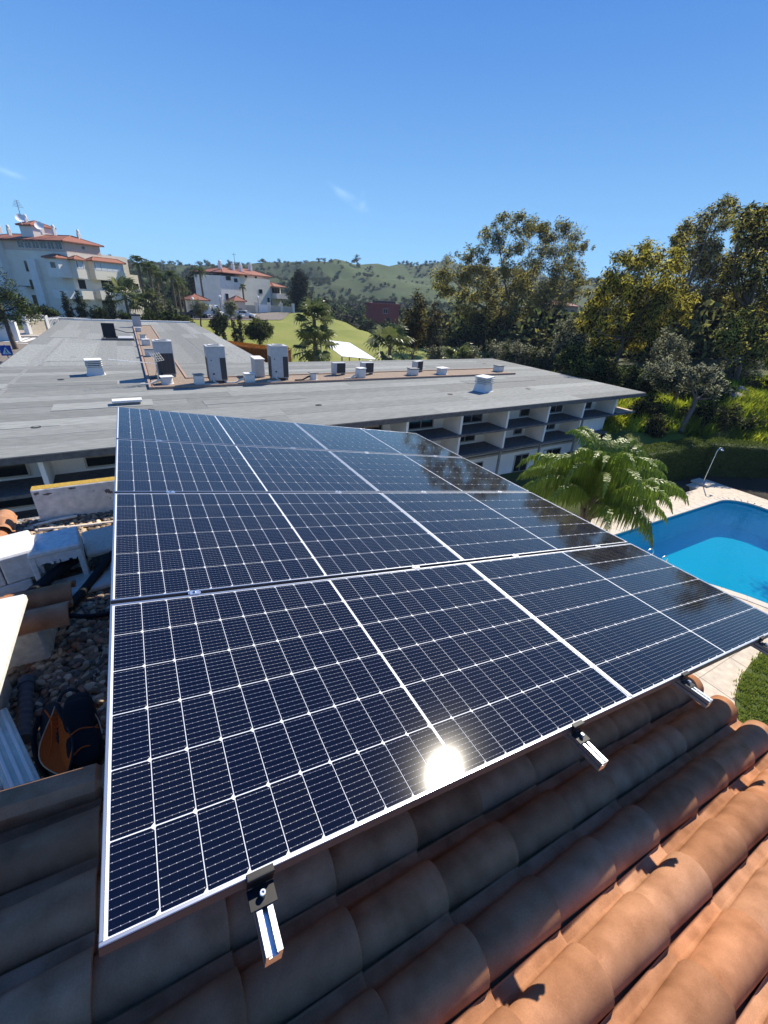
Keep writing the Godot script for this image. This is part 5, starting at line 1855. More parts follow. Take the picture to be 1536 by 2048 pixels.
	# pieces of buildings seen between the trees
	var w := thing("white_shed", "low white building glimpsed between the brown poplar and the big tree", "building", Vector3(72.0, 0, -104.0), 0.0)
	bpart(w, "wall", Vector3(0, -7.0, -5.0), Vector3(6.0, -2.6, 0), M.white_wall)
	bpart(w, "roof", Vector3(-0.3, -2.6, -5.3), Vector3(6.3, -2.35, 0.3), M.dark_concrete)
	window_unit(w, Vector3(2.0, -4.0, 0.03), Vector2(1.2, 1.0), M.window_frame, 1)
	var v := thing("brick_house", "tan house with tiled roof showing right of the big tree", "house", Vector3(90.0, 0, -78.0), -0.2)
	bpart(v, "wall", Vector3(0, -7.0, -6.0), Vector3(7.0, 1.6, 0), mat(Color(0.42, 0.30, 0.20), 0.9, T.soft, Vector3.ONE * 0.2))
	hip(v, -0.4, 7.4, -6.4, 0.4, 1.75, 1.2, M.terracotta)
	for k in 3:
		window_unit(v, Vector3(1.4 + 2.1 * k, 0.4, 0.03), Vector2(1.0, 1.0), M.window_frame, 1)
	# marquee behind the hotel
	var m := thing("marquee", "white pitched canvas canopy roof behind the hotel, right of the fan palms", "canopy", Vector3(19.2, 0, -42.0))
	var mb := MB.new()
	var ca := Vector3(-0.9, -4.35, 1.5)
	var cb2 := Vector3(3.3, -4.78, 1.0)
	var cc := Vector3(1.3, -3.40, -1.5)
	var cd := Vector3(-2.2, -3.05, -1.2)
	var lift := Vector3(0, 0.05, 0)
	mb.quad(ca + lift, cb2 + lift, cc + lift, cd + lift)
	mb.quad(ca, cd, cc, cb2)
	mb.quad(ca, cb2, cb2 + lift, ca + lift)
	mb.quad(cd, ca, ca + lift, cd + lift)
	mb.quad(cb2, cc, cc + lift, cb2 + lift)
	mb.quad(cc, cd, cd + lift, cc + lift)
	obj("canvas", mb.mesh(), M.canvas, m)
	for p in [Vector3(-0.85, -4.38, 1.4), Vector3(3.2, -4.78, 0.95), Vector3(1.25, -3.45, -1.4), Vector3(-2.1, -3.1, -1.15), Vector3(1.2, -4.58, 1.2)]:
		var pm := MB.new()
		pm.tube([Vector3(p.x, -7.0, p.z), p], [0.06, 0.06], 6)
		obj("pole", pm.mesh(), M.concrete, m)
	for k in 3:
		var u := thing("parasol", ["pale sun parasol below the white canopy, leftmost", "pale sun parasol below the white canopy, middle", "pale sun parasol below the white canopy, rightmost"][k], "parasol", Vector3(17.7 + 1.35 * k, -6.6, -37.5 - 0.4 * k), 0.0, "parasols behind the hotel roof")
		var um := MB.new()
		um.lathe([Vector2(0.85, 1.75), Vector2(0.45, 2.0), Vector2(0.05, 2.2), Vector2(0.0, 2.25)], 8)
		obj("canopy", um.mesh(), M.canvas, u)
		var up := MB.new()
		up.tube([Vector3(0, 0, 0), Vector3(0, 2.2, 0)], [0.03, 0.03], 6)
		obj("pole", up.mesh(), M.concrete, u)

# ---------------------------------------------------------------- street at the left and parked cars
func drape(pts: Array, lift: float, n := 1) -> ArrayMesh:   # a quad laid over the terrain, corners counter-clockwise from above
	var mb := MB.new()
	for i in n:
		for j in n:
			var c := []
			for q in [[0, 0], [1, 0], [1, 1], [0, 1]]:
				var s := float(i + q[0]) / n
				var t := float(j + q[1]) / n
				var p: Vector2 = pts[0].lerp(pts[1], s).lerp(pts[3].lerp(pts[2], s), t)
				c.append(Vector3(p.x, h_at(p.x, p.y) + lift, p.y))
			mb.quad(c[0], c[1], c[2], c[3])
	return mb.mesh()

func car(label: String, at: Vector3, turn: float, paint: Material, ln := 4.0, hgt := 1.45, van := false) -> void:
	var o := thing("parked_van" if van else "parked_car", label, "van" if van else "car", at, turn, "" if van else "cars parked by the road")
	var w := 1.7
	var prof := PackedVector2Array()
	var L := ln * 0.5
	if van:
		prof = PackedVector2Array([Vector2(-L, 0.3), Vector2(L, 0.3), Vector2(L, 0.9), Vector2(L - 0.5, 1.1), Vector2(L - 1.2, hgt - 0.06), Vector2(L - 1.5, hgt), Vector2(-L + 0.1, hgt), Vector2(-L, hgt - 0.15)])
	else:
		prof = PackedVector2Array([Vector2(-L, 0.32), Vector2(L, 0.32), Vector2(L, 0.62), Vector2(L - 0.12, 0.75), Vector2(L - 0.95, 0.90), Vector2(L - 1.65, hgt - 0.07), Vector2(L - 2.0, hgt), Vector2(-L + 0.95, hgt - 0.02), Vector2(-L + 0.35, 0.98), Vector2(-L + 0.03, 0.9)])
	var b := MB.new()
	b.extrude(prof, Transform3D(Basis(), Vector3(0, 0, -w * 0.5)), w)
	obj("body", b.mesh(), paint, o)
	var g := MB.new()
	for s in [-1.0, 1.0]:
		var x0 := -L + 0.75 if not van else L - 2.0
		var x1 := L - 1.35
		var z: float = s * (w * 0.5 + 0.006)
		var q := [Vector3(x0, 0.95 if not van else 1.15, z), Vector3(x1, 0.93 if not van else 1.15, z), Vector3(x1 - 0.45, hgt - 0.12, z), Vector3(x0 + 0.25, hgt - 0.12, z)]
		if s > 0: g.quad(q[0], q[1], q[2], q[3])
		else: g.quad(q[1], q[0], q[3], q[2])
	obj("side_window", g.mesh(), M.car_glass, o)
	var ws := MB.new()
	if van:
		ws.quad(Vector3(L - 0.52, 1.13, 0.75), Vector3(L - 0.52, 1.13, -0.75), Vector3(L - 1.14, hgt - 0.12, -0.7), Vector3(L - 1.14, hgt - 0.12, 0.7))
	else:
		ws.quad(Vector3(L - 0.99, 0.925, 0.72), Vector3(L - 0.99, 0.925, -0.72), Vector3(L - 1.6, hgt - 0.085, -0.64), Vector3(L - 1.6, hgt - 0.085, 0.64))
	for k in ws.v.size(): ws.v[k] += Vector3(0.012, 0.012, 0)
	obj("windscreen", ws.mesh(), M.car_glass, o)
	for x in [-L + 0.75, L - 0.8]:
		for s in [-1.0, 1.0]:
			var t := MB.new()
			t.lathe([Vector2(0.0, -0.1), Vector2(0.24, -0.1), Vector2(0.31, -0.07), Vector2(0.31, 0.07), Vector2(0.24, 0.1), Vector2(0.0, 0.1)], 14, Vector3(x, 0.31, s * (w * 0.5 - 0.06)), Basis(Vector3.RIGHT, PI / 2))
			obj("wheel", t.mesh(), M.tyre, o)
	for s in [-0.6, 0.6]:
		var hl := MB.new()
		hl.box(Vector3(L - 0.02, 0.66 if not van else 0.85, s), Vector3(0.08, 0.13, 0.3), Basis(), 0.02)
		obj("headlight", hl.mesh(), M.white_frame, o)

func build_street() -> void:
	struct("road", drape([Vector2(-24, -34), Vector2(-7.6, -34), Vector2(-8.2, -70), Vector2(-17, -70)], 0.08, 12), M.asphalt, "")
	struct("pavement", drape([Vector2(-16.5, -66), Vector2(-8.7, -66.5), Vector2(-8.3, -74), Vector2(-17, -74)], 0.16, 6), M.pavement, "")
	var stripes := [[Vector2(-12.0, -60.9), Vector2(-11.45, -60.9), Vector2(-10.95, -65.9), Vector2(-11.5, -65.9)], [Vector2(-11.25, -60.9), Vector2(-10.7, -60.9), Vector2(-10.2, -65.7), Vector2(-10.75, -65.7)], [Vector2(-10.5, -60.9), Vector2(-9.95, -60.9), Vector2(-9.45, -65.6), Vector2(-10.0, -65.6)], [Vector2(-12.75, -60.9), Vector2(-12.2, -60.9), Vector2(-11.75, -65.9), Vector2(-12.3, -65.9)], [Vector2(-11.3, -66.5), Vector2(-9.3, -66.5), Vector2(-9.3, -66.9), Vector2(-11.3, -66.9)], [Vector2(-10.6, -59.6), Vector2(-9.3, -59.0), Vector2(-9.3, -59.4), Vector2(-10.6, -60.0)]]
	for k in stripes.size():
		struct("crosswalk_stripe", drape(stripes[k], 0.10 if k < 4 or k == 5 else 0.18, 3), M.white_paint, "")
	var walls := [
		["white boundary wall piece at the far left picture edge", Vector3(-12.6, -5.4, -62.5), Vector3(3.6, 2.2, 0.35), -0.15, M.white_wall],
		["white stone-faced boundary wall with pillar beside the zebra crossing", Vector3(-9.9, -5.4, -70.0), Vector3(3.0, 2.3, 0.4), 1.0, M.stone_wall]]
	for q in walls:
		var o := thing("boundary_wall", q[0], "wall", q[1], q[3], "boundary walls of the street")
		bpart(o, "wall", Vector3(-q[2].x * 0.5, 0, -q[2].z * 0.5), Vector3(q[2].x * 0.5, q[2].y - 0.5, q[2].z * 0.5), q[4], 0.02)
		bpart(o, "coping", Vector3(-q[2].x * 0.5 - 0.05, q[2].y - 0.5, -q[2].z * 0.5 - 0.05), Vector3(q[2].x * 0.5 + 0.05, q[2].y - 0.38, q[2].z * 0.5 + 0.05), M.white_wall, 0.02)
		for s in [-1.0, 1.0]:
			bpart(o, "pillar", Vector3(s * q[2].x * 0.5 - 0.25, 0, -0.3), Vector3(s * q[2].x * 0.5 + 0.25, q[2].y, 0.3), M.white_wall, 0.02)
		bpart(o, "railing", Vector3(-q[2].x * 0.5 + 0.25, q[2].y - 0.38, -0.03), Vector3(q[2].x * 0.5 - 0.25, q[2].y + 0.15, 0.03), M.concrete)
	var fe := thing("steel_fence", "pale blue-grey barred fence at the left corner of the wing", "fence", Vector3(-8.9, -5.2, -73.5), 1.15)
	bpart(fe, "top_rail", Vector3(-2.4, 1.5, -0.04), Vector3(2.4, 1.6, 0.04), M.shutter)
	bpart(fe, "bottom_rail", Vector3(-2.4, 0.2, -0.04), Vector3(2.4, 0.3, 0.04), M.shutter)
	for k in 17:
		bpart(fe, "bar", Vector3(-2.4 + 0.3 * k - 0.05, 0.0, -0.03), Vector3(-2.4 + 0.3 * k + 0.05, 1.75, 0.03), M.shutter)
	var lw := thing("retaining_wall", "long low cream wall behind the end of the felt-roofed wing", "wall", Vector3(-1.0, -5.4, -74.5))
	bpart(lw, "wall", Vector3(-7.0, 0, -0.2), Vector3(9.0, 1.9, 0.2), M.cream_wall, 0.02)
	# sign
	var s := thing("crossing_sign", "blue square pedestrian crossing sign with white triangle by the roof edge", "traffic sign", Vector3(-7.95, -5.5, -41.0), 0.1)
	var pm := MB.new()
	pm.tube([Vector3(0, 0, 0), Vector3(0, 2.2, 0)], [0.04, 0.04], 8)
	obj("pole", pm.mesh(), M.concrete, s)
	bpart(s, "plate", Vector3(-0.33, 1.45, 0.045), Vector3(0.33, 2.15, 0.07), M.blue_sign, 0.006)
	var tm := MB.new()
	tm.tri(Vector3(-0.25, 1.55, 0.0735), Vector3(0.25, 1.55, 0.0735), Vector3(0, 2.04, 0.0735))
	obj("triangle", tm.mesh(), M.white_frame, s)
	var fg := MB.new()
	fg.lathe([Vector2(0, 0), Vector2(0.035, 0), Vector2(0.035, 0.002), Vector2(0, 0.002)], 10, Vector3(0, 1.86, 0.075), Basis(Vector3.RIGHT, PI / 2))
	fg.slab(Vector3(-0.03, 1.70, 0.0745), Vector3(0.03, 1.83, 0.0765))
	fg.box(Vector3(-0.045, 1.645, 0.0755), Vector3(0.03, 0.14, 0.002), Basis(Vector3.BACK, -0.45))
	fg.box(Vector3(0.045, 1.645, 0.0755), Vector3(0.03, 0.14, 0.002), Basis(Vector3.BACK, 0.45))
	obj("walking_figure", fg.mesh(), M.black_metal, s)
	# cars
	var white := mat(Color(0.72, 0.73, 0.74), 0.3)
	coated(white, 0.05)
	var silver := mat(Color(0.35, 0.39, 0.44), 0.3, null, Vector3.ONE, null, 0.0, 0.4)
	coated(silver, 0.05)
	var navy := mat(Color(0.03, 0.04, 0.08), 0.3)
	coated(navy, 0.05)
	car("dark blue car at the left picture edge below the crossing sign", Vector3(-9.75, -5.35, -40.4), 0.05, navy)
	var road2 := struct("parking_road", drape([Vector2(9.5, -94), Vector2(28, -94.5), Vector2(38, -114), Vector2(11, -106)], 0.10, 10), M.asphalt, "")
	car("silver-blue car parked second from the right beside the lawn", Vector3(19.2, h_at(19.2, -97) + 0.12, -97.5), -0.5, silver)
	car("white car parked rightmost beside the lawn", Vector3(22.0, h_at(22.0, -98.5) + 0.12, -99.5), -0.5, white)
	car("dark car parked left of the white van", Vector3(12.6, h_at(12.6, -97.0) + 0.12, -98.0), -0.5, navy)
	car("white van parked behind the grey olive trees", Vector3(15.3, h_at(15.3, -99.0) + 0.12, -100.5), -0.5, white, 4.8, 2.3, true)
	# lamps at the villas
	for k in 3:
		var p: Vector3 = [Vector3(18.6, -4.2, -108.0), Vector3(27.2, -4.0, -109.0), Vector3(11.4, -4.6, -95.0)][k]
		var l := thing("street_lamp", ["white globe street lamp left of the villa block's palms", "white globe street lamp in front of the villa block", "white globe street lamp among the tall palms"][k], "street lamp", p, 0.0, "globe street lamps")
		var m := MB.new()
		m.tube([Vector3.ZERO, Vector3(0, 3.4, 0)], [0.07, 0.05], 8)
		obj("post", m.mesh(), M.grille, l)
		var g := MB.new()
		g.lathe([Vector2(0, 3.35), Vector2(0.2, 3.42), Vector2(0.3, 3.65), Vector2(0.2, 3.88), Vector2(0, 3.95)], 12)
		obj("globe", g.mesh(), M.white_frame, l)

# ---------------------------------------------------------------- trees and plants
# crowns as leaf masses: centre and radius of each
const CROWNS := {
	"big_gum": [[51.2,12.1,-57.0,1.1],[53.8,12.3,-56.1,1.3],[57.6,11.6,-55.6,1.5],[48.6,9.8,-54.5,1.3],[47.6,10.1,-56.1,0.9],[61.0,11.6,-54.6,1.4],[71.9,12.2,-61.8,1.4],[46.3,7.6,-58.3,1.1],[45.5,7.5,-54.5,1.1],[52.4,8.7,-56.8,1.2],[53.6,9.3,-54.8,1.1],[64.2,10.2,-61.1,1.3],[65.2,9.6,-58.2,1.5],[71.5,9.8,-60.0,1.6],[71.4,10.5,-57.6,0.9],[42.6,4.8,-57.4,1.5],[49.1,5.1,-61.9,1.6],[50.5,5.6,-60.3,1.6],[53.1,5.0,-59.8,1.6],[51.6,5.9,-54.7,1.3],[55.7,5.9,-55.9,1.8],[64.4,6.1,-60.7,2.0],[62.7,6.3,-55.6,1.9],[72.8,7.1,-60.9,1.6],[71.2,6.5,-57.1,1.3],[44.4,2.9,-61.0,1.0],[47.9,2.7,-62.0,1.4],[45.7,2.3,-55.0,1.7],[53.6,2.2,-60.3,1.9],[57.4,3.0,-60.3,1.9],[55.4,2.8,-54.1,2.0],[59.9,3.0,-55.0,1.9],[68.9,3.8,-59.7,2.0],[66.6,4.2,-54.3,1.3],[47.2,0.2,-57.7,1.6],[49.7,-0.2,-56.6,1.8],[56.6,-0.2,-60.4,1.7],[54.6,0.4,-54.5,1.8],[60.7,0.1,-56.5,2.1],[62.3,0.9,-54.3,1.7],[65.8,2.5,-54.9,1.3],[50.4,-2.4,-59.6,1.5],[53.0,-2.8,-59.1,1.7],[62.5,-2.5,-60.7,2.1],[67.3,-2.7,-60.8,2.1],[71.2,-1.2,-61.5,1.7],[51.9,-4.3,-59.6,1.3],[53.2,-4.5,-57.2,1.5],[66.1,-4.5,-62.0,1.7],[63.8,-4.2,-56.6,1.3],[55.8,11.6,-59.3,1.0],[59.2,11.9,-59.5,1.2],[59.7,10.8,-55.5,1.0]],
	"yellow_gum": [[39.6,5.8,-26.1,0.7],[42.1,6.2,-26.8,0.7],[42.6,6.0,-26.1,0.5],[36.7,5.0,-25.1,0.7],[42.9,5.2,-27.9,1.0],[38.9,4.8,-23.9,1.0],[47.9,5.6,-28.1,1.1],[44.5,5.0,-24.9,0.8],[35.2,4.1,-24.5,0.7],[39.3,3.9,-28.1,0.7],[37.0,3.7,-24.7,1.0],[42.3,3.8,-26.6,1.2],[43.5,3.7,-25.7,1.2],[50.4,4.1,-28.2,1.1],[52.4,3.3,-28.0,0.6],[38.2,2.8,-27.4,0.9],[35.3,2.5,-24.0,1.0],[42.5,2.5,-27.3,1.3],[41.4,2.3,-24.9,1.2],[42.7,2.3,-24.1,1.1],[45.0,2.3,-24.1,0.8],[35.8,1.9,-26.7,0.7],[35.4,1.0,-26.6,0.6],[36.1,1.3,-25.9,0.9],[36.8,1.1,-24.8,1.0],[43.5,1.0,-27.7,1.3],[41.8,1.0,-24.9,1.2],[44.2,0.9,-24.7,1.0],[45.6,1.1,-24.4,0.8],[37.1,-0.0,-28.0,0.7],[33.5,-0.0,-24.0,0.8],[40.9,-0.5,-27.8,0.9],[41.8,-0.6,-26.7,1.1],[42.6,-0.5,-25.5,1.2],[42.4,-0.1,-24.2,0.9],[37.8,-1.4,-26.7,0.7],[36.2,-1.6,-24.1,0.6],[43.3,-1.7,-25.8,0.7],[42.6,-1.9,-26.8,0.7]],
	"tall_gum": [[60.0,10.8,-35.1,0.7],[60.9,10.0,-35.9,0.7],[64.6,10.6,-36.5,1.1],[65.7,11.3,-36.1,0.9],[60.4,11.6,-32.9,0.7],[58.2,11.4,-31.0,0.5],[69.0,14.6,-36.0,0.6],[71.6,14.5,-36.7,0.6],[59.9,11.9,-31.1,0.8],[65.1,11.6,-33.8,0.9],[68.6,12.1,-34.6,0.9],[65.8,9.8,-35.6,1.4],[58.9,8.7,-33.4,1.1],[54.6,8.0,-32.0,0.8],[66.1,9.1,-34.3,1.2],[62.6,7.7,-34.5,1.4],[69.9,8.1,-36.7,1.5],[63.6,7.4,-31.5,1.2],[69.3,6.5,-36.8,1.7],[67.2,6.3,-34.0,1.6],[66.2,6.2,-32.0,1.4],[70.8,4.7,-36.2,1.7],[67.3,4.5,-32.6,1.6],[61.5,2.5,-31.3,1.3],[68.3,2.7,-33.2,1.6],[69.1,4.3,-32.3,1.4],[78.6,2.7,-36.4,1.6],[70.5,0.8,-34.4,1.5],[77.8,0.5,-36.1,1.5],[64.4,-0.8,-31.9,1.1]],
	"dark_gum": [[49.6,9.4,-24.0,0.6],[49.1,9.5,-23.2,0.6],[42.9,7.6,-20.5,0.7],[46.5,8.2,-21.2,0.8],[46.0,8.9,-20.6,0.7],[52.7,8.9,-23.2,0.9],[52.0,8.1,-23.1,1.0],[47.3,7.5,-21.9,0.7],[54.3,8.1,-23.1,0.9],[50.7,7.2,-24.0,0.7],[52.5,7.1,-23.5,0.9],[58.1,7.4,-24.8,1.1],[51.8,6.0,-23.6,1.0],[47.8,5.3,-20.6,1.0],[50.8,5.4,-20.7,1.1],[49.2,4.5,-22.4,1.0],[53.7,4.5,-23.0,1.2],[59.0,4.6,-23.8,1.3],[56.9,3.3,-25.1,1.2],[58.4,3.1,-24.1,1.3],[55.6,3.0,-21.6,1.2],[51.6,1.6,-21.2,1.0],[61.0,1.7,-23.7,1.2]],
	"light_bush": [[41.2,1.1,-17.3,0.7],[38.2,0.5,-16.5,0.6],[43.8,0.6,-17.5,0.8],[45.0,0.4,-17.0,0.9],[37.4,-0.2,-16.4,0.5],[40.1,-0.2,-16.5,0.8],[45.1,-0.4,-17.5,0.9],[43.8,-0.5,-15.9,0.9],[40.1,-1.1,-16.6,0.7],[43.3,-1.5,-16.8,0.8],[49.8,-1.8,-18.2,0.9]],
	"olive_a": [[30.2,-2.0,-15.9,0.6],[32.2,-2.0,-16.4,0.7],[32.3,-2.4,-15.7,0.6],[31.2,-2.8,-16.1,0.6],[31.5,-2.9,-15.5,0.7]],
	"olive_b": [[29.9,-2.1,-13.8,0.4],[30.5,-1.9,-13.5,0.5],[33.7,-2.5,-14.2,0.6],[34.0,-2.8,-13.8,0.4],[30.6,-2.6,-13.6,0.5],[32.1,-2.8,-13.5,0.5]],
	"olive_c": [[44.6,-2.5,-18.2,0.6],[45.0,-2.6,-17.5,0.7],[46.9,-2.5,-17.4,0.6],[44.9,-3.2,-17.7,0.6]],
	"olive_d": [[36.3,-0.5,-19.2,0.6],[37.7,-0.8,-19.3,0.5],[37.4,-1.3,-20.0,0.7],[39.0,-1.6,-20.0,0.7]],
}

func leaf_cloud(clumps: Array, origin: Vector3, density: float, ln: float, wd: float, droop: float, ca: Color, cb: Color, sd: int, squash := 0.85) -> ArrayMesh:
	var rng := RandomNumberGenerator.new()
	rng.seed = sd
	var total := 0
	var counts := []
	for c in clumps:
		var k := maxi(6, int(density * 10.0 * c[3] * c[3] / (ln * wd)))
		counts.append(k)
		total += k
	var v := PackedVector3Array(); v.resize(total * 4)
	var n := PackedVector3Array(); n.resize(total * 4)
	var col := PackedColorArray(); col.resize(total * 4)
	var idx := PackedInt32Array(); idx.resize(total * 6)
	var w := 0
	for ci in clumps.size():
		var c: Array = clumps[ci]
		var ctr := Vector3(c[0], c[1], c[2]) - origin
		var r: float = c[3]
		var tone := rng.randf()
		# sub-clumps make the mass lumpy, with gaps
		var subs := []
		for k in 9:
			var d := Vector3(rng.randfn(), rng.randfn(), rng.randfn()).normalized()
			subs.append([ctr + d * Vector3(1, squash, 1) * r * rng.randf_range(0.3, 1.05), r * rng.randf_range(0.28, 0.55), rng.randf_range(-0.25, 0.25)])
		for k in counts[ci]:
			var s: Array = subs[rng.randi_range(0, 8)]
			var d := Vector3(rng.randfn(), rng.randfn(), rng.randfn()).normalized()
			var p: Vector3 = s[0] + d * float(s[1]) * pow(rng.randf(), 0.45)
			var dir := (Vector3(rng.randfn(), rng.randfn() * 0.6 - droop, rng.randfn()) + d * 0.5).normalized()
			var side := dir.cross(Vector3(rng.randfn(), rng.randfn(), rng.randfn())).normalized()
			var l := ln * rng.randf_range(0.6, 1.3)
			var hw := side * (wd * rng.randf_range(0.35, 0.6))
			var nn := side.cross(dir).normalized()
			if nn.dot(d) < 0.0: nn = -nn
			var tint := ca.lerp(cb, clampf(tone * 0.6 + s[2] + rng.randf() * 0.35 + 0.08, 0.0, 1.0))
			var b := w * 4
			v[b] = p; v[b + 1] = p + dir * l * 0.5 + hw; v[b + 2] = p + dir * l; v[b + 3] = p + dir * l * 0.5 - hw
			for q in 4:
				n[b + q] = nn
				col[b + q] = tint
			var e := w * 6
			idx[e] = b; idx[e + 1] = b + 1; idx[e + 2] = b + 2; idx[e + 3] = b; idx[e + 4] = b + 2; idx[e + 5] = b + 3
			w += 1
	var a := []
	a.resize(Mesh.ARRAY_MAX)
	a[Mesh.ARRAY_VERTEX] = v
	a[Mesh.ARRAY_NORMAL] = n
	a[Mesh.ARRAY_COLOR] = col
	a[Mesh.ARRAY_INDEX] = idx
	var m := ArrayMesh.new()
	m.add_surface_from_arrays(Mesh.PRIMITIVE_TRIANGLES, a)
	return m

# trunk, main limbs and twigs that carry a crown
func wood(o: Node3D, base: Vector3, clumps: Array, r0: float, fork: float, mains: int, sd: int, m: Material) -> void:
	var rng := RandomNumberGenerator.new()
	rng.seed = sd
	var mean := Vector3.ZERO
	var lo := 1e9
	var hi := -1e9
	for c in clumps:
		mean += Vector3(c[0], c[1], c[2])
		lo = minf(lo, c[1])
		hi = maxf(hi, c[1])
	mean /= clumps.size()
	var f := Vector3(lerpf(base.x, mean.x, 0.45), lerpf(base.y, hi, fork), lerpf(base.z, mean.z, 0.45))
	var t := MB.new()
	var tp := smooth_path([base + Vector3(0, -0.4, 0), base.lerp(f, 0.3) + Vector3(rng.randf_range(-1, 1), 0, rng.randf_range(-1, 1)) * r0, base.lerp(f, 0.7) + Vector3(rng.randf_range(-1, 1), 0, rng.randf_range(-1, 1)) * r0, f], 4)
	var tr := []
	for k in tp.size(): tr.append(r0 * lerpf(1.15, 0.62, float(k) / tp.size()))
	for k in tp.size(): tp[k] -= base
	t.tube(tp, tr, 9)
	obj("trunk", t.mesh(), m, o)
	# main limbs go to clumps far from each other
	var targets := []
	var left := clumps.duplicate()
	var cur := Vector3(mean.x, hi, mean.z)
	for k in mini(mains, clumps.size()):
		var best := -1.0
		var bi := 0
		for q in left.size():
			var p := Vector3(left[q][0], left[q][1], left[q][2])
			var d := p.distance_to(cur)
			for z in targets: d = minf(d, p.distance_to(z))
			if p.y < f.y: d *= 0.5
			if d > best:
				best = d
				bi = q
		var c: Array = left[bi]
		targets.append(Vector3(c[0], c[1], c[2]))
		left.remove_at(bi)
	var nodes := []
	for g in targets:
		var l := MB.new()
		var mid := f.lerp(g, 0.5) + Vector3(0, -0.10 * f.distance_to(g), 0) + Vector3(rng.randf_range(-1, 1), rng.randf_range(-0.5, 0.5), rng.randf_range(-1, 1)) * f.distance_to(g) * 0.07
		var lp := smooth_path([f, mid, g], 5)
		var lr := []
		for k in lp.size():
			lr.append(r0 * lerpf(0.5, 0.10, float(k) / lp.size()))
			nodes.append([lp[k], lr[k]])
			lp[k] -= base
		l.tube(lp, lr, 6)
		obj("limb", l.mesh(), m, o)
	var tw := MB.new()
	for c in left:
		var g := Vector3(c[0], c[1], c[2])
		var best := 1e9
		var from: Array = nodes[0]
		for nd in nodes:
			var d: float = nd[0].distance_to(g) + (2.0 if nd[0].y > g.y + 1.0 else 0.0)
			if d < best:
				best = d
				from = nd
		var mid: Vector3 = from[0].lerp(g, 0.5) + Vector3(rng.randf_range(-1, 1), rng.randf_range(-0.6, 0.2), rng.randf_range(-1, 1)) * best * 0.1
		var r: float = maxf(from[1] * 0.55, r0 * 0.06)
		tw.tube([from[0] - base, mid - base, g - base], [r, r * 0.6, r * 0.25], 5)
		for q in 4:
			var d := Vector3(rng.randfn(), rng.randfn() * 0.6 + 0.3, rng.randfn()).normalized() * float(c[3]) * 0.8
			tw.tube([g - base, g + d - base], [r * 0.3, r * 0.08], 4, false)
	if left.size() > 0:
		obj("twigs", tw.mesh(), m, o)

func tree(called: String, label: String, category: String, base: Vector3, clumps: Array, opt: Dictionary, group := "") -> Node3D:
	var o := thing(called, label, category, base, 0.0, group)
	if opt.get("r", 0.0) > 0.0:
		wood(o, base, clumps, opt.r, opt.get("fork", 0.35), opt.get("mains", 5), opt.seed, opt.get("bark", M.bark))
	var g: float = opt.get("grow", 1.0)
	if g != 1.0:
		clumps = clumps.map(func(c): return [c[0], c[1], c[2], c[3] * g])
	obj("crown", leaf_cloud(clumps, base, opt.get("density", 2.2), opt.ln, opt.wd, opt.get("droop", 0.3), opt.ca, opt.cb, opt.seed, opt.get("squash", 0.85)), opt.get("mat", M.leaf), o)
	return o

func ball(at: Vector3, r: Vector3, n: int, cr: float, sd: int) -> Array:   # clumps filling an ellipsoid
	var rng := RandomNumberGenerator.new()
	rng.seed = sd
	var out := []
	for k in n:
		var d := Vector3(rng.randfn(), rng.randfn(), rng.randfn()).normalized() * pow(rng.randf(), 0.4)
		var p := at + d * (r - Vector3.ONE * cr * 0.6)
		out.append([p.x, p.y, p.z, cr * rng.randf_range(0.8, 1.2)])
	return out

func cone(base: Vector3, h: float, w: float, n: int, sd: int) -> Array:
	var rng := RandomNumberGenerator.new()
	rng.seed = sd
	var out := []
	for k in n:
		var t := float(k) / (n - 1)
		var r := w * 0.5 * (sin(PI * clampf(t * 0.72 + 0.22, 0, 1)))
		var a := rng.randf() * TAU
		out.append([base.x + cos(a) * r * 0.4, base.y + h * (0.04 + 0.94 * t), base.z + sin(a) * r * 0.4, r * 0.85 + 0.05])
	return out

const OLIVE_A := Color(0.20, 0.22, 0.12)
const OLIVE_B := Color(0.38, 0.39, 0.25)
const GUM_A := Color(0.23, 0.215, 0.048)
const GUM_B := Color(0.47, 0.41, 0.10)
const DARK_A := Color(0.055, 0.078, 0.024)
const DARK_B := Color(0.14, 0.175, 0.045)

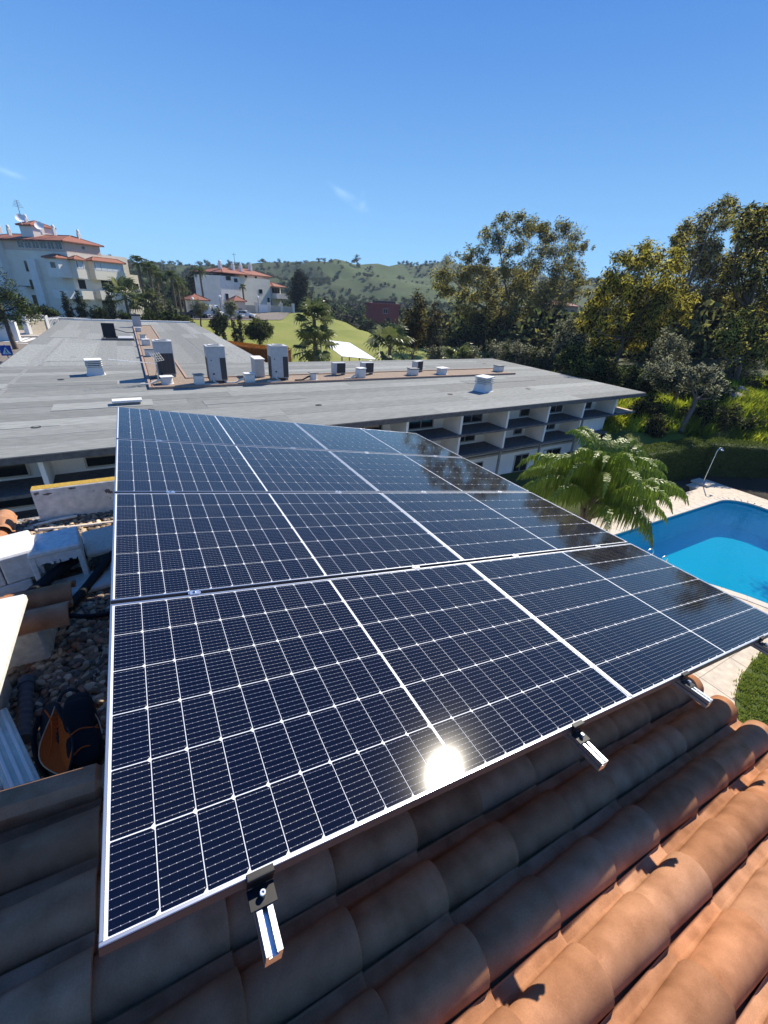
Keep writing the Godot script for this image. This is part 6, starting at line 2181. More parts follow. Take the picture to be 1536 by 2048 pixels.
# one feather frond: an arching midrib with two rows of hanging leaflets
func frond(ln: float, rise: float, fall: float, leaflets: int, lleaf: float, hang: float, rng: RandomNumberGenerator, ca: Color, cb: Color, lw := 0.018, arc := -9.0) -> ArrayMesh:
	var mb := MB.new()
	var pts := []
	var rr := []
	var n := 12
	var dn := Vector3.DOWN
	var sway := rng.randf_range(-0.25, 0.25)
	var tip := Vector3.ZERO
	for k in n + 1:
		var t := float(k) / n
		if arc > -8.0:                    # rises at the angle arc, then bends over and hangs
			pts.append(tip)
			var a := arc - (arc + fall) * pow(t, 1.9)
			tip += Vector3(cos(a), sin(a), sway * t) * ln / n
		else: pts.append(Vector3(ln * (t - 0.12 * t * t), rise * ln * sin(t * PI * 0.62) - fall * ln * t * t, 0.06 * ln * sin(t * 2.0) * rng.randf_range(-0.3, 0.3)))
		rr.append(lerpf(0.024, 0.004, t) * ln / 3.0)
	mb.col = Color(0.20, 0.20, 0.06)
	mb.tube(pts, rr, 5, false)
	for k in leaflets:
		var t := 0.12 + 0.88 * (k + rng.randf() * 0.6) / leaflets
		var fi := t * n
		var i0 := mini(int(fi), n - 1)
		var p: Vector3 = pts[i0].lerp(pts[i0 + 1], fi - i0)
		var tang: Vector3 = (pts[i0 + 1] - pts[i0]).normalized()
		var l := lleaf * sin(PI * clampf(t * 0.78 + 0.2, 0.0, 0.97)) * rng.randf_range(0.65, 1.2)
		for s in [-1.0, 1.0]:
			var out := (Vector3(0, 0, s) * (0.9 if hang < 2.0 else rng.randf_range(0.25, 0.8)) + tang * rng.randf_range(0.25, 0.6) + Vector3(0, rng.randf_range(-0.1, 0.45), 0) + dn * (0.0 if hang < 2.0 else 0.3)).normalized()
			var a := p
			var b := p + out * l * (0.42 if hang < 2.0 else 0.28)
			var c := b + (out * 0.55 + dn * hang).normalized() * l * 0.38
			var d := c + (out * 0.15 + dn * hang * 1.3).normalized() * l * 0.36
			var wv := tang * lw * ln / 3.0 * 1.5
			mb.col = ca.lerp(cb, rng.randf())
			mb.quad(a - wv * 0.6, b - wv, b + wv, a + wv * 0.6)
			mb.quad(b - wv, c - wv * 0.8, c + wv * 0.8, b + wv)
			mb.tri(c - wv * 0.8, d, c + wv * 0.8)
	return mb.mesh()

func feather_palm(label: String, base: Vector3, hgt: float, ln: float, fronds: int, sd: int, group := "") -> Node3D:
	var rng := RandomNumberGenerator.new()
	rng.seed = sd
	var o := thing("palm_tree", label, "palm", base, 0.0, group)
	var t := MB.new()
	t.tube([Vector3(0, -0.4, 0), Vector3(0.05, hgt * 0.5, 0.05), Vector3(0, hgt, 0)], [0.24, 0.2, 0.2], 8)
	obj("trunk", t.mesh(), M.palm_bark, o)
	var kinds := [frond(ln, 0.55, 0.62, 16, ln * 0.30, 0.6, rng, Color(0.05, 0.085, 0.025), Color(0.12, 0.15, 0.05), 0.05), frond(ln, 0.30, 0.85, 16, ln * 0.30, 0.8, rng, Color(0.06, 0.09, 0.03), Color(0.14, 0.15, 0.05), 0.05)]
	for k in fronds:
		var up := rng.randf()
		var f := obj("frond", kinds[0 if up > 0.4 else 1], M.leaf, o)
		f.transform = Transform3D(Basis(Vector3.UP, TAU * k / fronds * 2.4 + rng.randf() * 0.5) * Basis(Vector3.BACK, lerpf(-0.45, 0.85, up)), Vector3(0, hgt, 0))
	return o

func fan_leaf(r: float, rng: RandomNumberGenerator, ca: Color, cb: Color) -> ArrayMesh:
	var mb := MB.new()
	mb.col = Color(0.16, 0.18, 0.07)
	var stalk := r * 1.1
	mb.tube([Vector3.ZERO, Vector3(stalk * 0.5, 0.06 * r, 0), Vector3(stalk, 0, 0)], [0.025 * r, 0.02 * r, 0.015 * r], 5, false)
	var n := 15
	for k in n:
		var a := lerpf(-2.2, 2.2, float(k) / (n - 1))
		var l := r * (1.0 - 0.10 * absf(a)) * rng.randf_range(0.9, 1.05)
		var d := Vector3(cos(a), 0, sin(a))
		var s := Vector3(-sin(a), 0, cos(a)) * l * 0.12
		var p := Vector3(stalk, 0, 0)
		mb.col = ca.lerp(cb, rng.randf())
		var mid := p + d * l * 0.62 + Vector3(0, 0.03 * r, 0)
		mb.quad(p, mid - s, p + d * l * 0.8 + Vector3(0, -0.10 * l, 0), mid + s)
		mb.tri(p + d * l * 0.8 + Vector3(0, -0.10 * l, 0) - s * 0.5, p + d * l + Vector3(0, -0.42 * l, 0), p + d * l * 0.8 + Vector3(0, -0.10 * l, 0) + s * 0.5)
	return mb.mesh()

func fan_palm(label: String, base: Vector3, hgt: float, r: float, leaves: int, sd: int, low := -0.6) -> void:
	var rng := RandomNumberGenerator.new()
	rng.seed = sd
	var o := thing("fan_palm", label, "palm", base, 0.0, "fan palms")
	var t := MB.new()
	t.tube([Vector3(0, -0.4, 0), Vector3(0.03, hgt * 0.5, 0), Vector3(0, hgt, 0)], [0.22, 0.17, 0.16], 9)
	obj("trunk", t.mesh(), M.palm_bark, o)
	var kinds := []
	for k in 3: kinds.append(fan_leaf(r, rng, Color(0.085, 0.12, 0.040), Color(0.19, 0.21, 0.075)))
	for k in leaves:
		var f := obj("leaf", kinds[k % 3], M.leaf_gloss, o)
		var up := lerpf(low, 1.25, pow(rng.randf(), 0.8))
		f.transform = Transform3D(Basis(Vector3.UP, TAU * k * 0.381 + rng.randf() * 0.5) * Basis(Vector3.BACK, up) * Basis(Vector3.RIGHT, rng.randf_range(-0.5, 0.5)), Vector3(0, hgt + rng.randf_range(-0.25, 0.1), 0))

func build_plants() -> void:
	# ---- the palm by the pool
	var rng := RandomNumberGenerator.new()
	rng.seed = 19
	var at := Vector3(13.75, -7.5, -7.75)
	var o := thing("queen_palm", "large glossy feather palm with drooping fronds between the array and the pool", "palm", at)
	var t := MB.new()
	t.tube(smooth_path([Vector3(0.1, -0.3, 0), Vector3(0.05, 1.0, 0.05), Vector3(0.0, 2.1, 0)], 4), fill(9, 0.17), 12)
	obj("trunk", t.mesh(), M.palm_bark, o)
	var boots := MB.new()
	for k in 16:
		var a := k * 2.4
		var y := 1.55 + 0.055 * k
		var d := Vector3(cos(a), 0, sin(a))
		boots.tube([Vector3(0, y, 0) + d * 0.13, Vector3(0, y + 0.25, 0) + d * 0.22, Vector3(0, y + 0.45, 0) + d * 0.34], [0.07, 0.05, 0.02], 6)
	obj("leaf_bases", boots.mesh(), M.palm_bark, o)
	# azimuth (0 = +x, positive towards -z), lift, length
	var fr := []
	for k in 44:
		var tier := k % 4
		fr.append([k * 2.39996 + rng.randf_range(-0.2, 0.2), [1.50, 1.22, 0.92, 0.50][tier] + rng.randf_range(-0.10, 0.10), [3.5, 3.5, 3.2, 2.6][tier] * rng.randf_range(0.92, 1.08), [1.0, 1.3, 1.4, 1.4][tier]])
	for k in fr.size():
		var q: Array = fr[k]
		var f := obj("frond", frond(q[2] * 1.05, 0.30, q[3] + 0.12 * rng.randf(), 90, 0.80, 3.0, rng, Color(0.085, 0.155, 0.020), Color(0.26, 0.345, 0.045), 0.0125, q[1]), M.leaf_gloss, o)
		f.transform = Transform3D(Basis(Vector3.UP, q[0]), Vector3(0, 2.35, 0) + Basis(Vector3.UP, q[0]) * Vector3(0.1, 0, 0))

	# ---- gum trees
	tree("eucalyptus", "large spreading eucalyptus with thin airy top in the middle distance", "tree", Vector3(56.5, -5.8, -58), CROWNS.big_gum, {"r": 0.40, "fork": 0.36, "mains": 9, "grow": 1.4, "seed": 1, "ln": 0.42, "wd": 0.13, "droop": 0.7, "density": 1.5, "ca": GUM_A, "cb": GUM_B, "bark": M.pale_bark}, "eucalyptus trees on the right")
	var under := ball(Vector3(56.5, -3.2, -56), Vector3(13, 2.2, 4.0), 22, 2.1, 91)
	tree("shrub_belt", "dark undergrowth in the shade beneath the large eucalyptus", "bush", Vector3(56.5, -5.8, -58), under, {"seed": 92, "ln": 0.5, "wd": 0.24, "ca": Color(0.10, 0.12, 0.03), "cb": Color(0.22, 0.24, 0.07), "density": 1.5})
	tree("eucalyptus", "yellow-green drooping eucalyptus behind the hotel's right roof corner", "tree", Vector3(40.5, -4.4, -26), CROWNS.yellow_gum, {"r": 0.2, "fork": 0.32, "mains": 9, "grow": 1.4, "seed": 2, "ln": 0.32, "wd": 0.09, "droop": 1.0, "density": 1.45, "ca": Color(0.28, 0.25, 0.030), "cb": Color(0.56, 0.48, 0.07), "bark": M.bark}, "eucalyptus trees on the right")
	tree("eucalyptus", "tall brownish eucalyptus rising to the highest tip at the upper right", "tree", Vector3(61.0, -4.0, -34), CROWNS.tall_gum, {"r": 0.32, "fork": 0.40, "mains": 9, "grow": 1.4, "seed": 3, "ln": 0.40, "wd": 0.12, "droop": 0.8, "density": 1.5, "ca": GUM_A, "cb": Color(0.44, 0.37, 0.09), "bark": M.pale_bark}, "eucalyptus trees on the right")
	tree("eucalyptus", "dark dense eucalyptus cut by the right picture edge", "tree", Vector3(57.0, -3.4, -23), CROWNS.dark_gum, {"r": 0.28, "fork": 0.42, "mains": 9, "grow": 1.4, "seed": 4, "ln": 0.36, "wd": 0.11, "droop": 0.8, "density": 1.6, "ca": Color(0.17, 0.165, 0.04), "cb": Color(0.37, 0.33, 0.075), "bark": M.bark}, "eucalyptus trees on the right")
	tree("pepper_tree", "light green bushy tree at the right edge below the dark eucalyptus", "tree", Vector3(43.5, -4.2, -17), CROWNS.light_bush, {"r": 0.2, "fork": 0.4, "mains": 5, "grow": 1.4, "seed": 5, "ln": 0.26, "wd": 0.10, "droop": 0.7, "density": 1.2, "ca": Color(0.19, 0.21, 0.04), "cb": Color(0.38, 0.37, 0.08)})
	# ---- olives and bushes on the bank
	var ol := [["olive_a", Vector3(33.2, -4.6, -15.6), "silvery olive tree on the bank nearest the hotel's roof corner"], ["olive_b", Vector3(29.4, -5.0, -13.0), "silvery olive tree with slanting trunk above the clipped hedge"], ["olive_c", Vector3(43.2, -4.0, -17.6), "grey-green olive tree below the light green tree"], ["olive_d", Vector3(37.8, -4.2, -19.6), "grey olive bush in front of the yellow-green eucalyptus"]]
	for k in ol.size():
		var oc := []
		for c in CROWNS[ol[k][0]]: oc.append([c[0], c[1] - 0.1, c[2], c[3] * 1.4])
		tree("olive_tree", ol[k][2], "tree", ol[k][1], oc, {"r": 0.16, "fork": 0.5, "mains": 4, "seed": 20 + k, "ln": 0.17, "wd": 0.06, "droop": 0.1, "density": 2.2, "ca": OLIVE_A, "cb": OLIVE_B, "bark": M.bark}, "olive trees on the bank")
	var bl := [[38.1, -0.6, -30.0, 1.4, "grey-green bush behind the olives, highest by the yellow-green eucalyptus"], [37.1, -1.5, -28.0, 1.4, "grey-green bush left of the yellow-green eucalyptus trunk"], [33.0, -2.5, -25.0, 1.3, "dark bush just past the hotel's back roof edge"], [35.5, -2.5, -25.0, 1.3, "dark bush at the foot of the yellow-green eucalyptus"], [34.5, -3.0, -23.0, 1.2, "dark bush low above the hotel's sloping roof edge"], [30.6, -3.0, -22.0, 1.2, "dark green bush touching the roof edge left of the eucalyptus"], [33.3, -3.1, -21.0, 1.0, "small dark bush right of the dark green one at the roof edge"], [33.1, -3.1, -19.0, 1.0, "small bush between the roof edge and the nearest olive"], [32.8, -3.1, -18.0, 1.0, "small bush half behind the nearest olive"]]
	for k in bl.size():
		var b: Array = bl[k]
		var c := Vector3(b[0], b[1] - 0.2, b[2])
		tree("bush", b[4], "bush", Vector3(b[0], h_at(b[0], b[2]), b[2]), ball(c, Vector3(1.5, 1.3, 1.4) * b[3] * 0.8, 9, 0.7 * b[3], 60 + k) + ball(c + Vector3(0, -1.3, 0), Vector3(1.4, 1.0, 1.3) * b[3], 6, 0.7, 80 + k), {"r": 0.08, "fork": 0.4, "mains": 3, "seed": 60 + k, "ln": 0.2, "wd": 0.085, "droop": 0.2, "density": 1.3, "ca": DARK_A if k > 1 else OLIVE_A, "cb": DARK_B * 1.3 if k > 1 else OLIVE_B}, "bushes behind the hotel")
	var obl := [[33.5, -3.2, -34.0, 1.5, "pale olive bush under the big eucalyptus, third from the left"], [35.0, -3.4, -33.0, 1.4, "pale olive bush under the big eucalyptus, fourth from the left"], [36.2, -3.6, -32.0, 1.4, "pale olive bush under the big eucalyptus, fifth from the left"], [36.6, -3.8, -30.0, 1.4, "pale olive bush near the hotel's back roof corner"], [31.4, -4.6, -42.0, 1.5, "pale olive bush beside the brown poplar"], [32.3, -4.4, -38.0, 1.5, "pale olive bush right of the banana-leaved plant"], [42.8, -2.6, -34.0, 1.5, "pale olive bush highest behind the row under the big eucalyptus"]]
	for k in obl.size():
		var b: Array = obl[k]
		var c := Vector3(b[0], b[1] - 0.1, b[2])
		tree("olive_bush", b[4], "bush", Vector3(b[0], h_at(b[0], b[2]), b[2]), ball(c, Vector3(1.6, 1.2, 1.4) * b[3] * 0.75, 9, 0.8, 160 + k) + ball(c + Vector3(0, -1.4, 0), Vector3(1.6, 1.1, 1.4) * b[3] * 0.8, 7, 0.8, 180 + k), {"r": 0.08, "fork": 0.4, "mains": 3, "seed": 160 + k, "ln": 0.22, "wd": 0.075, "droop": 0.0, "density": 1.3, "ca": OLIVE_A, "cb": OLIVE_B}, "olive bushes behind the hotel")
	for k in 6:
		var p: Vector3 = [Vector3(35.0, 0, -31.0), Vector3(36.0, 0, -30.5), Vector3(33.2, 0, -33.0), Vector3(39.0, 0, -29.0), Vector3(37.4, 0, -30.0), Vector3(32.0, 0, -34.5)][k]
		p.y = h_at(p.x, p.z)
		tree("young_cypress", "thin dark young cypress above the hotel roof's back edge, %s from the left" % ["third", "fourth", "second", "last", "fifth", "first"][k], "cypress", p, cone(p, -2.6 + 0.3 * (k % 3) - p.y, 0.6, 12, 300 + k), {"r": 0.05, "fork": 0.2, "mains": 1, "seed": 300 + k, "ln": 0.2, "wd": 0.08, "droop": -0.8, "density": 1.8, "ca": DARK_A, "cb": DARK_B, "mat": M.needle}, "young cypresses behind the hotel")

	# ---- clipped hedge round the pool garden
	hedge("clipped_hedge", "tall clipped dark green hedge behind the pool and shower", [Vector2(22.3, -11.7), Vector2(29.4, -11.5), Vector2(32.6, -9.3), Vector2(36.0, -5.6)], -7.6, 2.1, 1.1, 7)
	hedge("beech_hedge", "clipped orange-brown hedge beside the felt-roofed wing below the lawn", [Vector2(9.0, -51.5), Vector2(11.3, -47.6), Vector2(14.0, -44.5)], -6.6, 2.5, 1.3, 8, Color(0.20, 0.075, 0.012), Color(0.34, 0.14, 0.02))
	# weeds on the bank
	var wr := RandomNumberGenerator.new()
	wr.seed = 44
	var xf := []
	var cl := []
	while xf.size() < 9000:
		var x := wr.randf_range(23.5, 46.0)
		var z := wr.randf_range(-19.0, -8.5)
		if z > -12.4 and x < 30.0: continue
		if z > -12.4 + (x - 30.0) * 0.55 and x < 39.0: continue
		if noise_b.get_noise_2d(x * 2.0, z * 2.0) < -0.22: continue
		var s := wr.randf_range(0.7, 1.9)
		xf.append(Transform3D(Basis(Vector3.UP, wr.randf() * TAU).scaled(Vector3(s, s * wr.randf_range(0.7, 1.3), s)), Vector3(x, h_at(x, z) - 0.03, z)))
		var g := noise_b.get_noise_2d(x * 1.1 + 40.0, z * 1.1) * 0.5 + 0.5
		cl.append(Color(0.7, 0.75, 0.6).lerp(Color(2.9, 2.5, 1.3), smoothstep(0.25, 0.8, g)))
	multi("weeds", "tall yellow-green weeds and grass covering the bank behind the hedge", "weeds", tuft(wr, 12, 0.22, 0.34, Color(0.10, 0.15, 0.022), Color(0.22, 0.25, 0.04), 0.10), M.grass, xf, cl)
	var bb := [[31.2, -13.2, 1.0, "dark bush on the bank left of the slanting olive"], [27.4, -13.6, 0.9, "dark bush on the bank by the hotel's corner"], [33.6, -12.8, 1.0, "dark bush on the bank right of the slanting olive"], [36.8, -14.8, 1.1, "dark bush below the pale rocks"], [36.2, -12.2, 0.8, "small dark bush just above the hedge's bend"], [41.5, -14.2, 1.1, "dark bush at the right edge beside the rocks"], [29.0, -14.8, 1.2, "dark bush between the two nearest olives"], [38.6, -11.2, 0.9, "dark bush above the hedge near the right edge"], [35.0, -16.6, 1.3, "dark bush under the grey-green olive"]]
	for k in bb.size():
		var b: Array = bb[k]
		var y := h_at(b[0], b[1])
		tree("bank_bush", b[3], "bush", Vector3(b[0], y, b[1]), ball(Vector3(b[0], y + 0.5 * b[2], b[1]), Vector3(1.5, 0.8, 1.3) * b[2], 9, 0.55 * b[2], 800 + k), {"r": 0.05, "fork": 0.3, "mains": 3, "seed": 800 + k, "ln": 0.17, "wd": 0.075, "density": 1.2, "ca": DARK_A, "cb": Color(0.12, 0.13, 0.05)}, "bushes on the bank")
	# a rocky outcrop on the bank
	var rk := thing("rock_outcrop", "pale grey rock outcrop on the bank at the right edge", "rock", Vector3(39.5, -4.3, -14.6))
	for k in 9:
		var rb := MB.new()
		blob(rb, Vector3.ZERO, Vector3(0.5, 0.3, 0.4) * wr.randf_range(0.6, 1.4), 0.75, Basis(Vector3.UP, wr.randf() * 3.0), 6, 9)
		var ro := obj("rock", rb.mesh(), mat(Color(0.36, 0.33, 0.30), 0.95, T.stain, Vector3.ONE * 1.2, T.rough_n, 1.0) if k == 0 else rk.get_child(0).material_override, rk)
		ro.position = Vector3(wr.randf_range(-1.9, 1.9), wr.randf_range(-0.2, 0.45), wr.randf_range(-0.6, 0.6))
		ro.rotation = Vector3(wr.randf() * 0.4, wr.randf() * 3.0, wr.randf() * 0.4)

	# ---- behind the hotel
	fan_palm("fan palm standing tallest behind the hotel roof, before the lawn", Vector3(14.7, -6.9, -38.5), 6.0, 0.95, 24, 5, -0.5)
	fan_palm("lower fan palm with long lower leaves just above the hotel's back edge", Vector3(14.4, -6.9, -37.4), 3.9, 1.15, 28, 6, -0.9)
	fan_palm("broad glossy fan palm right of the white canopy", Vector3(21.2, -6.7, -36.0), 3.7, 1.25, 22, 7, -0.5)
	fan_palm("low palm with pale shining leaf ribs below the big eucalyptus", Vector3(30.6, -6.6, -37.5), 2.1, 1.1, 16, 8, -0.3)
	fan_palm("fan palm in front of the white apartment block", Vector3(0.3, -4.8, -80.0), 4.2, 1.5, 20, 9, -0.6)
	fan_palm("second fan palm right of the one before the apartment block", Vector3(3.0, -4.8, -81.0), 3.0, 1.4, 18, 10, -0.6)
	tree("poplar", "slender olive-brown poplar behind the hotel roof, left of the big eucalyptus", "tree", Vector3(29.6, -6.6, -45.0), cone(Vector3(29.6, -4.6, -45.0), 6.9, 2.9, 16, 70) + ball(Vector3(29.5, -2.0, -45), Vector3(1.5, 2.2, 1.4), 12, 0.7, 71), {"r": 0.16, "fork": 0.6, "mains": 5, "seed": 70, "ln": 0.32, "wd": 0.12, "droop": -0.3, "density": 0.8, "ca": Color(0.085, 0.072, 0.022), "cb": Color(0.19, 0.15, 0.04)}, "brown poplars")
	tree("poplar", "smaller brown poplar right behind the slender one", "tree", Vector3(34.8, -6.8, -48.5), cone(Vector3(34.8, -5.0, -48.5), 6.5, 2.2, 15, 72), {"r": 0.12, "fork": 0.6, "mains": 4, "seed": 72, "ln": 0.32, "wd": 0.12, "droop": -0.3, "density": 0.8, "ca": Color(0.085, 0.07, 0.025), "cb": Color(0.17, 0.13, 0.045)}, "brown poplars")
	# ---- round the lawn
	var bt := Vector3(15.4, -5.6, -62.0)
	tree("round_tree", "round dark green clipped tree alone on the lawn", "tree", bt, ball(bt + Vector3(0.0, 1.85, 0), Vector3(2.05, 1.75, 2.0), 48, 0.75, 73), {"r": 0.14, "fork": 0.5, "mains": 5, "seed": 73, "ln": 0.22, "wd": 0.12, "density": 1.5, "ca": DARK_A, "cb": DARK_B}, "")
	var bt2 := Vector3(11.7, -4.9, -70.0)
	tree("round_tree", "round dark green tree at the left end of the lawn, behind two thin cypresses", "tree", bt2, ball(bt2 + Vector3(0.0, 1.7, 0), Vector3(1.5, 1.5, 1.4), 22, 0.55, 74), {"r": 0.12, "fork": 0.5, "mains": 4, "seed": 74, "ln": 0.22, "wd": 0.12, "density": 1.5, "ca": DARK_A, "cb": Color(0.09, 0.12, 0.03)}, "")
	var cy := [[-7.1, -78.0, -0.4, 1.15, "dark cypress leftmost before the apartment block"], [-5.4, -78.0, -0.3, 1.3, "dark cypress second from the left before the apartment block"], [-1.5, -72.0, 0.1, 1.2, "dark cypress third from the left, at the wing's far edge"], [-3.8, -70.5, -2.0, 0.7, "short dark cypress between the second and third tall ones"], [-2.3, -70.5, -1.7, 0.6, "short thin cypress left of the third tall one"], [5.5, -72.0, -0.7, 0.75, "thin cypress at the right of the wing's far edge"], [6.3, -72.0, -1.5, 0.6, "thin short cypress next to it, right of the wing's far edge"], [10.6, -66.0, -1.6, 0.7, "thin cypress at the left end of the lawn"], [10.9, -62.5, -2.8, 0.5, "short thin cypress left of the pair on the lawn"], [11.5, -58.0, -2.3, 0.7, "shorter one of the cypress pair by the orange-brown hedge"], [12.2, -58.0, -1.6, 0.7, "taller one of the cypress pair by the orange-brown hedge"]]
	for k in cy.size():
		var c: Array = cy[k]
		var p := Vector3(c[0], h_at(c[0], c[1]), c[1])
		tree("cypress", c[4], "cypress", p, cone(p, c[2] - p.y, c[3], 16, 200 + k), {"r": 0.06, "fork": 0.2, "mains": 1, "seed": 200 + k, "ln": 0.26, "wd": 0.10, "droop": -0.9, "density": 2.0, "ca": DARK_A, "cb": Color(0.06, 0.075, 0.03), "mat": M.needle}, "cypresses")
	var go := [[4.9, -80.0, -1.6, 1.9, "grey olive tree between the palms and the wing"], [10.8, -82.0, -1.9, 1.5, "grey olive tree left of the white van"], [16.0, -84.0, -1.9, 1.4, "grey olive tree in front of the parked cars"]]
	for k in go.size():
		var g: Array = go[k]
		var p := Vector3(g[0], h_at(g[0], g[1]), g[1])
		tree("grey_tree", g[4], "tree", p, ball(Vector3(g[0], g[2], g[1]), Vector3(1.1, 1.05, 1.0) * g[3], 14, 0.7, 220 + k), {"r": 0.13, "fork": 0.45, "mains": 5, "seed": 220 + k, "ln": 0.24, "wd": 0.085, "droop": 0.2, "density": 1.1, "ca": OLIVE_A, "cb": OLIVE_B * 0.9}, "grey olive trees by the road")
	var sh := [[0.7, -72.0, 2.3, 1.4, "dense green bush behind the wing's far rim, left of centre"], [3.2, -71.0, 1.9, 1.2, "dense green bush behind the wing's far rim, near the grey post"], [7.0, -71.0, 2.3, 1.2, "dense green bush behind the wing's far right corner"], [-2.9, -75.0, 1.8, 1.4, "leafy bush between the cypresses and the apartment block"], [5.3, -75.0, 1.8, 1.5, "dark bush in front of the grey olive tree"], [-9.4, -76.0, 1.8, 1.6, "leafy hedge bush at the apartment block's left corner"], [-11.5, -82.0, 2.2, 1.4, "dark hedge bush under the apartment block's left face"]]
	for k in sh.size():
		var s: Array = sh[k]
		var y := h_at(s[0], s[1])
		tree("green_bush", s[4], "bush", Vector3(s[0], y, s[1]), ball(Vector3(s[0], maxf(y + 1.0, -3.6 + 0.4 * (k % 2)), s[1]), Vector3(s[2], s[3], 1.5), 16, 0.75, 240 + k), {"seed": 240 + k, "ln": 0.26, "wd": 0.13, "density": 1.4, "ca": DARK_A, "cb": Color(0.11, 0.15, 0.03), "r": 0.08, "fork": 0.3, "mains": 3}, "bushes by the wing")
	# ---- pine at the left
	var pb := Vector3(-9.9, -5.4, -55.0)
	var pc := []
	for q in [[-10.6, 2.4, 1.0], [-11.2, 0.9, 1.4], [-9.6, 1.2, 1.1], [-9.2, -0.2, 1.2], [-10.6, -0.2, 1.5], [-8.6, -1.0, 1.0], [-8.0, -1.9, 0.9], [-9.6, -1.6, 1.2], [-11.3, -1.6, 1.4], [-7.6, -2.3, 0.7], [-12.4, 0.6, 1.4], [-12.6, -1.0, 1.5], [-10.6, -2.5, 0.9], [-9.0, -2.4, 0.8], [-11.8, 2.0, 1.2], [-13.0, 1.6, 1.2]]:
		pc.append([q[0], q[1], -55.0 + 0.8 * sin(q[0] * 3.0), q[2]])
	tree("pine_tree", "bushy green pine at the left picture edge before the apartment block", "tree", pb, pc, {"r": 0.22, "fork": 0.45, "mains": 6, "seed": 260, "ln": 0.34, "wd": 0.07, "droop": -0.3, "density": 1.1, "ca": Color(0.085, 0.12, 0.030), "cb": Color(0.21, 0.26, 0.06), "mat": M.needle})
	var cf := Vector3(41.0, -4.0, -120.0)
	tree("conifer", "tall dark conifer right of the villa block", "tree", cf, cone(cf + Vector3(0, 1, 0), 9.6, 6.0, 22, 261) + ball(cf + Vector3(0, 3.5, 0), Vector3(2.6, 3.5, 2.4), 14, 1.1, 262), {"r": 0.25, "fork": 0.4, "mains": 4, "seed": 261, "ln": 0.5, "wd": 0.14, "droop": 0.2, "density": 1.1, "ca": Color(0.035, 0.045, 0.02), "cb": Color(0.09, 0.10, 0.04), "mat": M.needle})
	# ---- tall palms by the apartment block and the villas
	var pl := [[3.3, -95.0, 4.2, 1.9, "tall palm leftmost of the group right of the apartment block"], [4.9, -95.5, 3.4, 2.1, "tall palm second from left in the group by the apartment block"], [6.5, -94.0, 2.0, 2.0, "palm third from left in the group by the apartment block"], [8.3, -95.0, 2.2, 2.0, "palm fourth from left in the group by the apartment block"], [10.3, -99.0, 0.9, 1.8, "lowest palm at the right end of the group by the apartment block"], [15.4, -110.0, 3.8, 1.8, "palm with dark trees behind it, left of the villa block"], [17.9, -115.0, 2.9, 1.6, "slim palm leftmost of three before the villa block"], [19.6, -115.5, 3.0, 1.6, "slim palm middle of three before the villa block"], [20.9, -115.0, 2.9, 1.5, "slim palm rightmost of three before the villa block"], [24.6, -112.0, 1.5, 1.2, "low palm against the villa block's white wall"], [6.0, -98.0, 2.9, 2.0, "palm at the back of the group by the apartment block"], [9.3, -97.0, 1.5, 1.9, "drooping palm near the right end of the group by the apartment block"]]
	for k in pl.size():
		var q: Array = pl[k]
		var y := h_at(q[0], q[1])
		feather_palm(q[4], Vector3(q[0], y, q[1]), q[2] - y, q[3], 18, 400 + k, "tall palms by the road")
	# ---- woods
	var rb := RandomNumberGenerator.new()
	rb.seed = 500
	var kinds := []
	for k in 3:
		kinds.append(leaf_cloud(ball(Vector3(0, 2.2, 0), Vector3(2.2, 2.1, 2.2), 9, 0.95, 510 + k), Vector3.ZERO, 0.9, 0.7, 0.42, 0.2, Color(0.8, 0.8, 0.8), Color(1.15, 1.15, 1.1), 520 + k))
	for k in 3:
		var fx := []
		var fc := []
		var tries := 0
		while fx.size() < 2600 and tries < 60000:
			tries += 1
			var a := rb.randf_range(-0.35, 1.45)
			var d := rb.randf_range(0.0, 1.0)
			d = 130.0 + 470.0 * d
			var x := sin(a) * d
			var z := -cos(a) * d
			var n := noise_a.get_noise_2d(x * 2.0, z * 2.0) * 0.5 + 0.5
			var open := clampf(1.0 - absf(x - 225.0) / 110.0, 0.0, 1.0) if d > 300.0 else 0.0
			if n * 0.55 + open * 0.20 > (0.40 if d < 270.0 else 0.33) and rb.randf() > 0.06: continue
			if x < 42.0 and z > -135.0: continue
			if Vector2(x - 73, z + 134).length() < 14.0: continue
			if z > -128 and x > 66 and x < 82 and z < -96: continue
			var s := rb.randf_range(0.6, 1.4) * (0.95 if d < 270.0 else 0.75)
			fx.append(Transform3D(Basis(Vector3.UP, rb.randf() * TAU).scaled(Vector3(s, s * rb.randf_range(0.7, 1.25), s)), Vector3(x, h_at(x, z) - 0.4, z)))
			var g := rb.randf()
			fc.append(Color(0.055, 0.085, 0.028).lerp(Color(0.13, 0.16, 0.055), g * g) if rb.randf() > 0.12 else Color(0.13, 0.13, 0.08))
		multi("hillside_woodland", ["dense scrub and trees of the far hills and valley", "scattered rounded trees across the far green hills", "mixed dark trees filling the valley behind the lawn"][k], "woodland", kinds[k], M.leaf, fx, fc)
	var tx := []
	var tc := []
	while tx.size() < 420:
		var x := rb.randf_range(46.0, 125.0)
		var z := rb.randf_range(-92.0, -26.0)
		if x < 48.0 - (z + 26.0) * 0.05: continue
		if x > 84.0 and x < 102.0 and z > -92.0 and z < -60.0: continue
		var s := rb.randf_range(0.7, 1.4)
		tx.append(Transform3D(Basis(Vector3.UP, rb.randf() * TAU).scaled(Vector3(s, s * rb.randf_range(0.8, 1.4), s)), Vector3(x, h_at(x, z) - 0.3, z)))
		var g := rb.randf()
		tc.append(Color(0.10, 0.13, 0.04).lerp(Color(0.26, 0.25, 0.08), g * g))
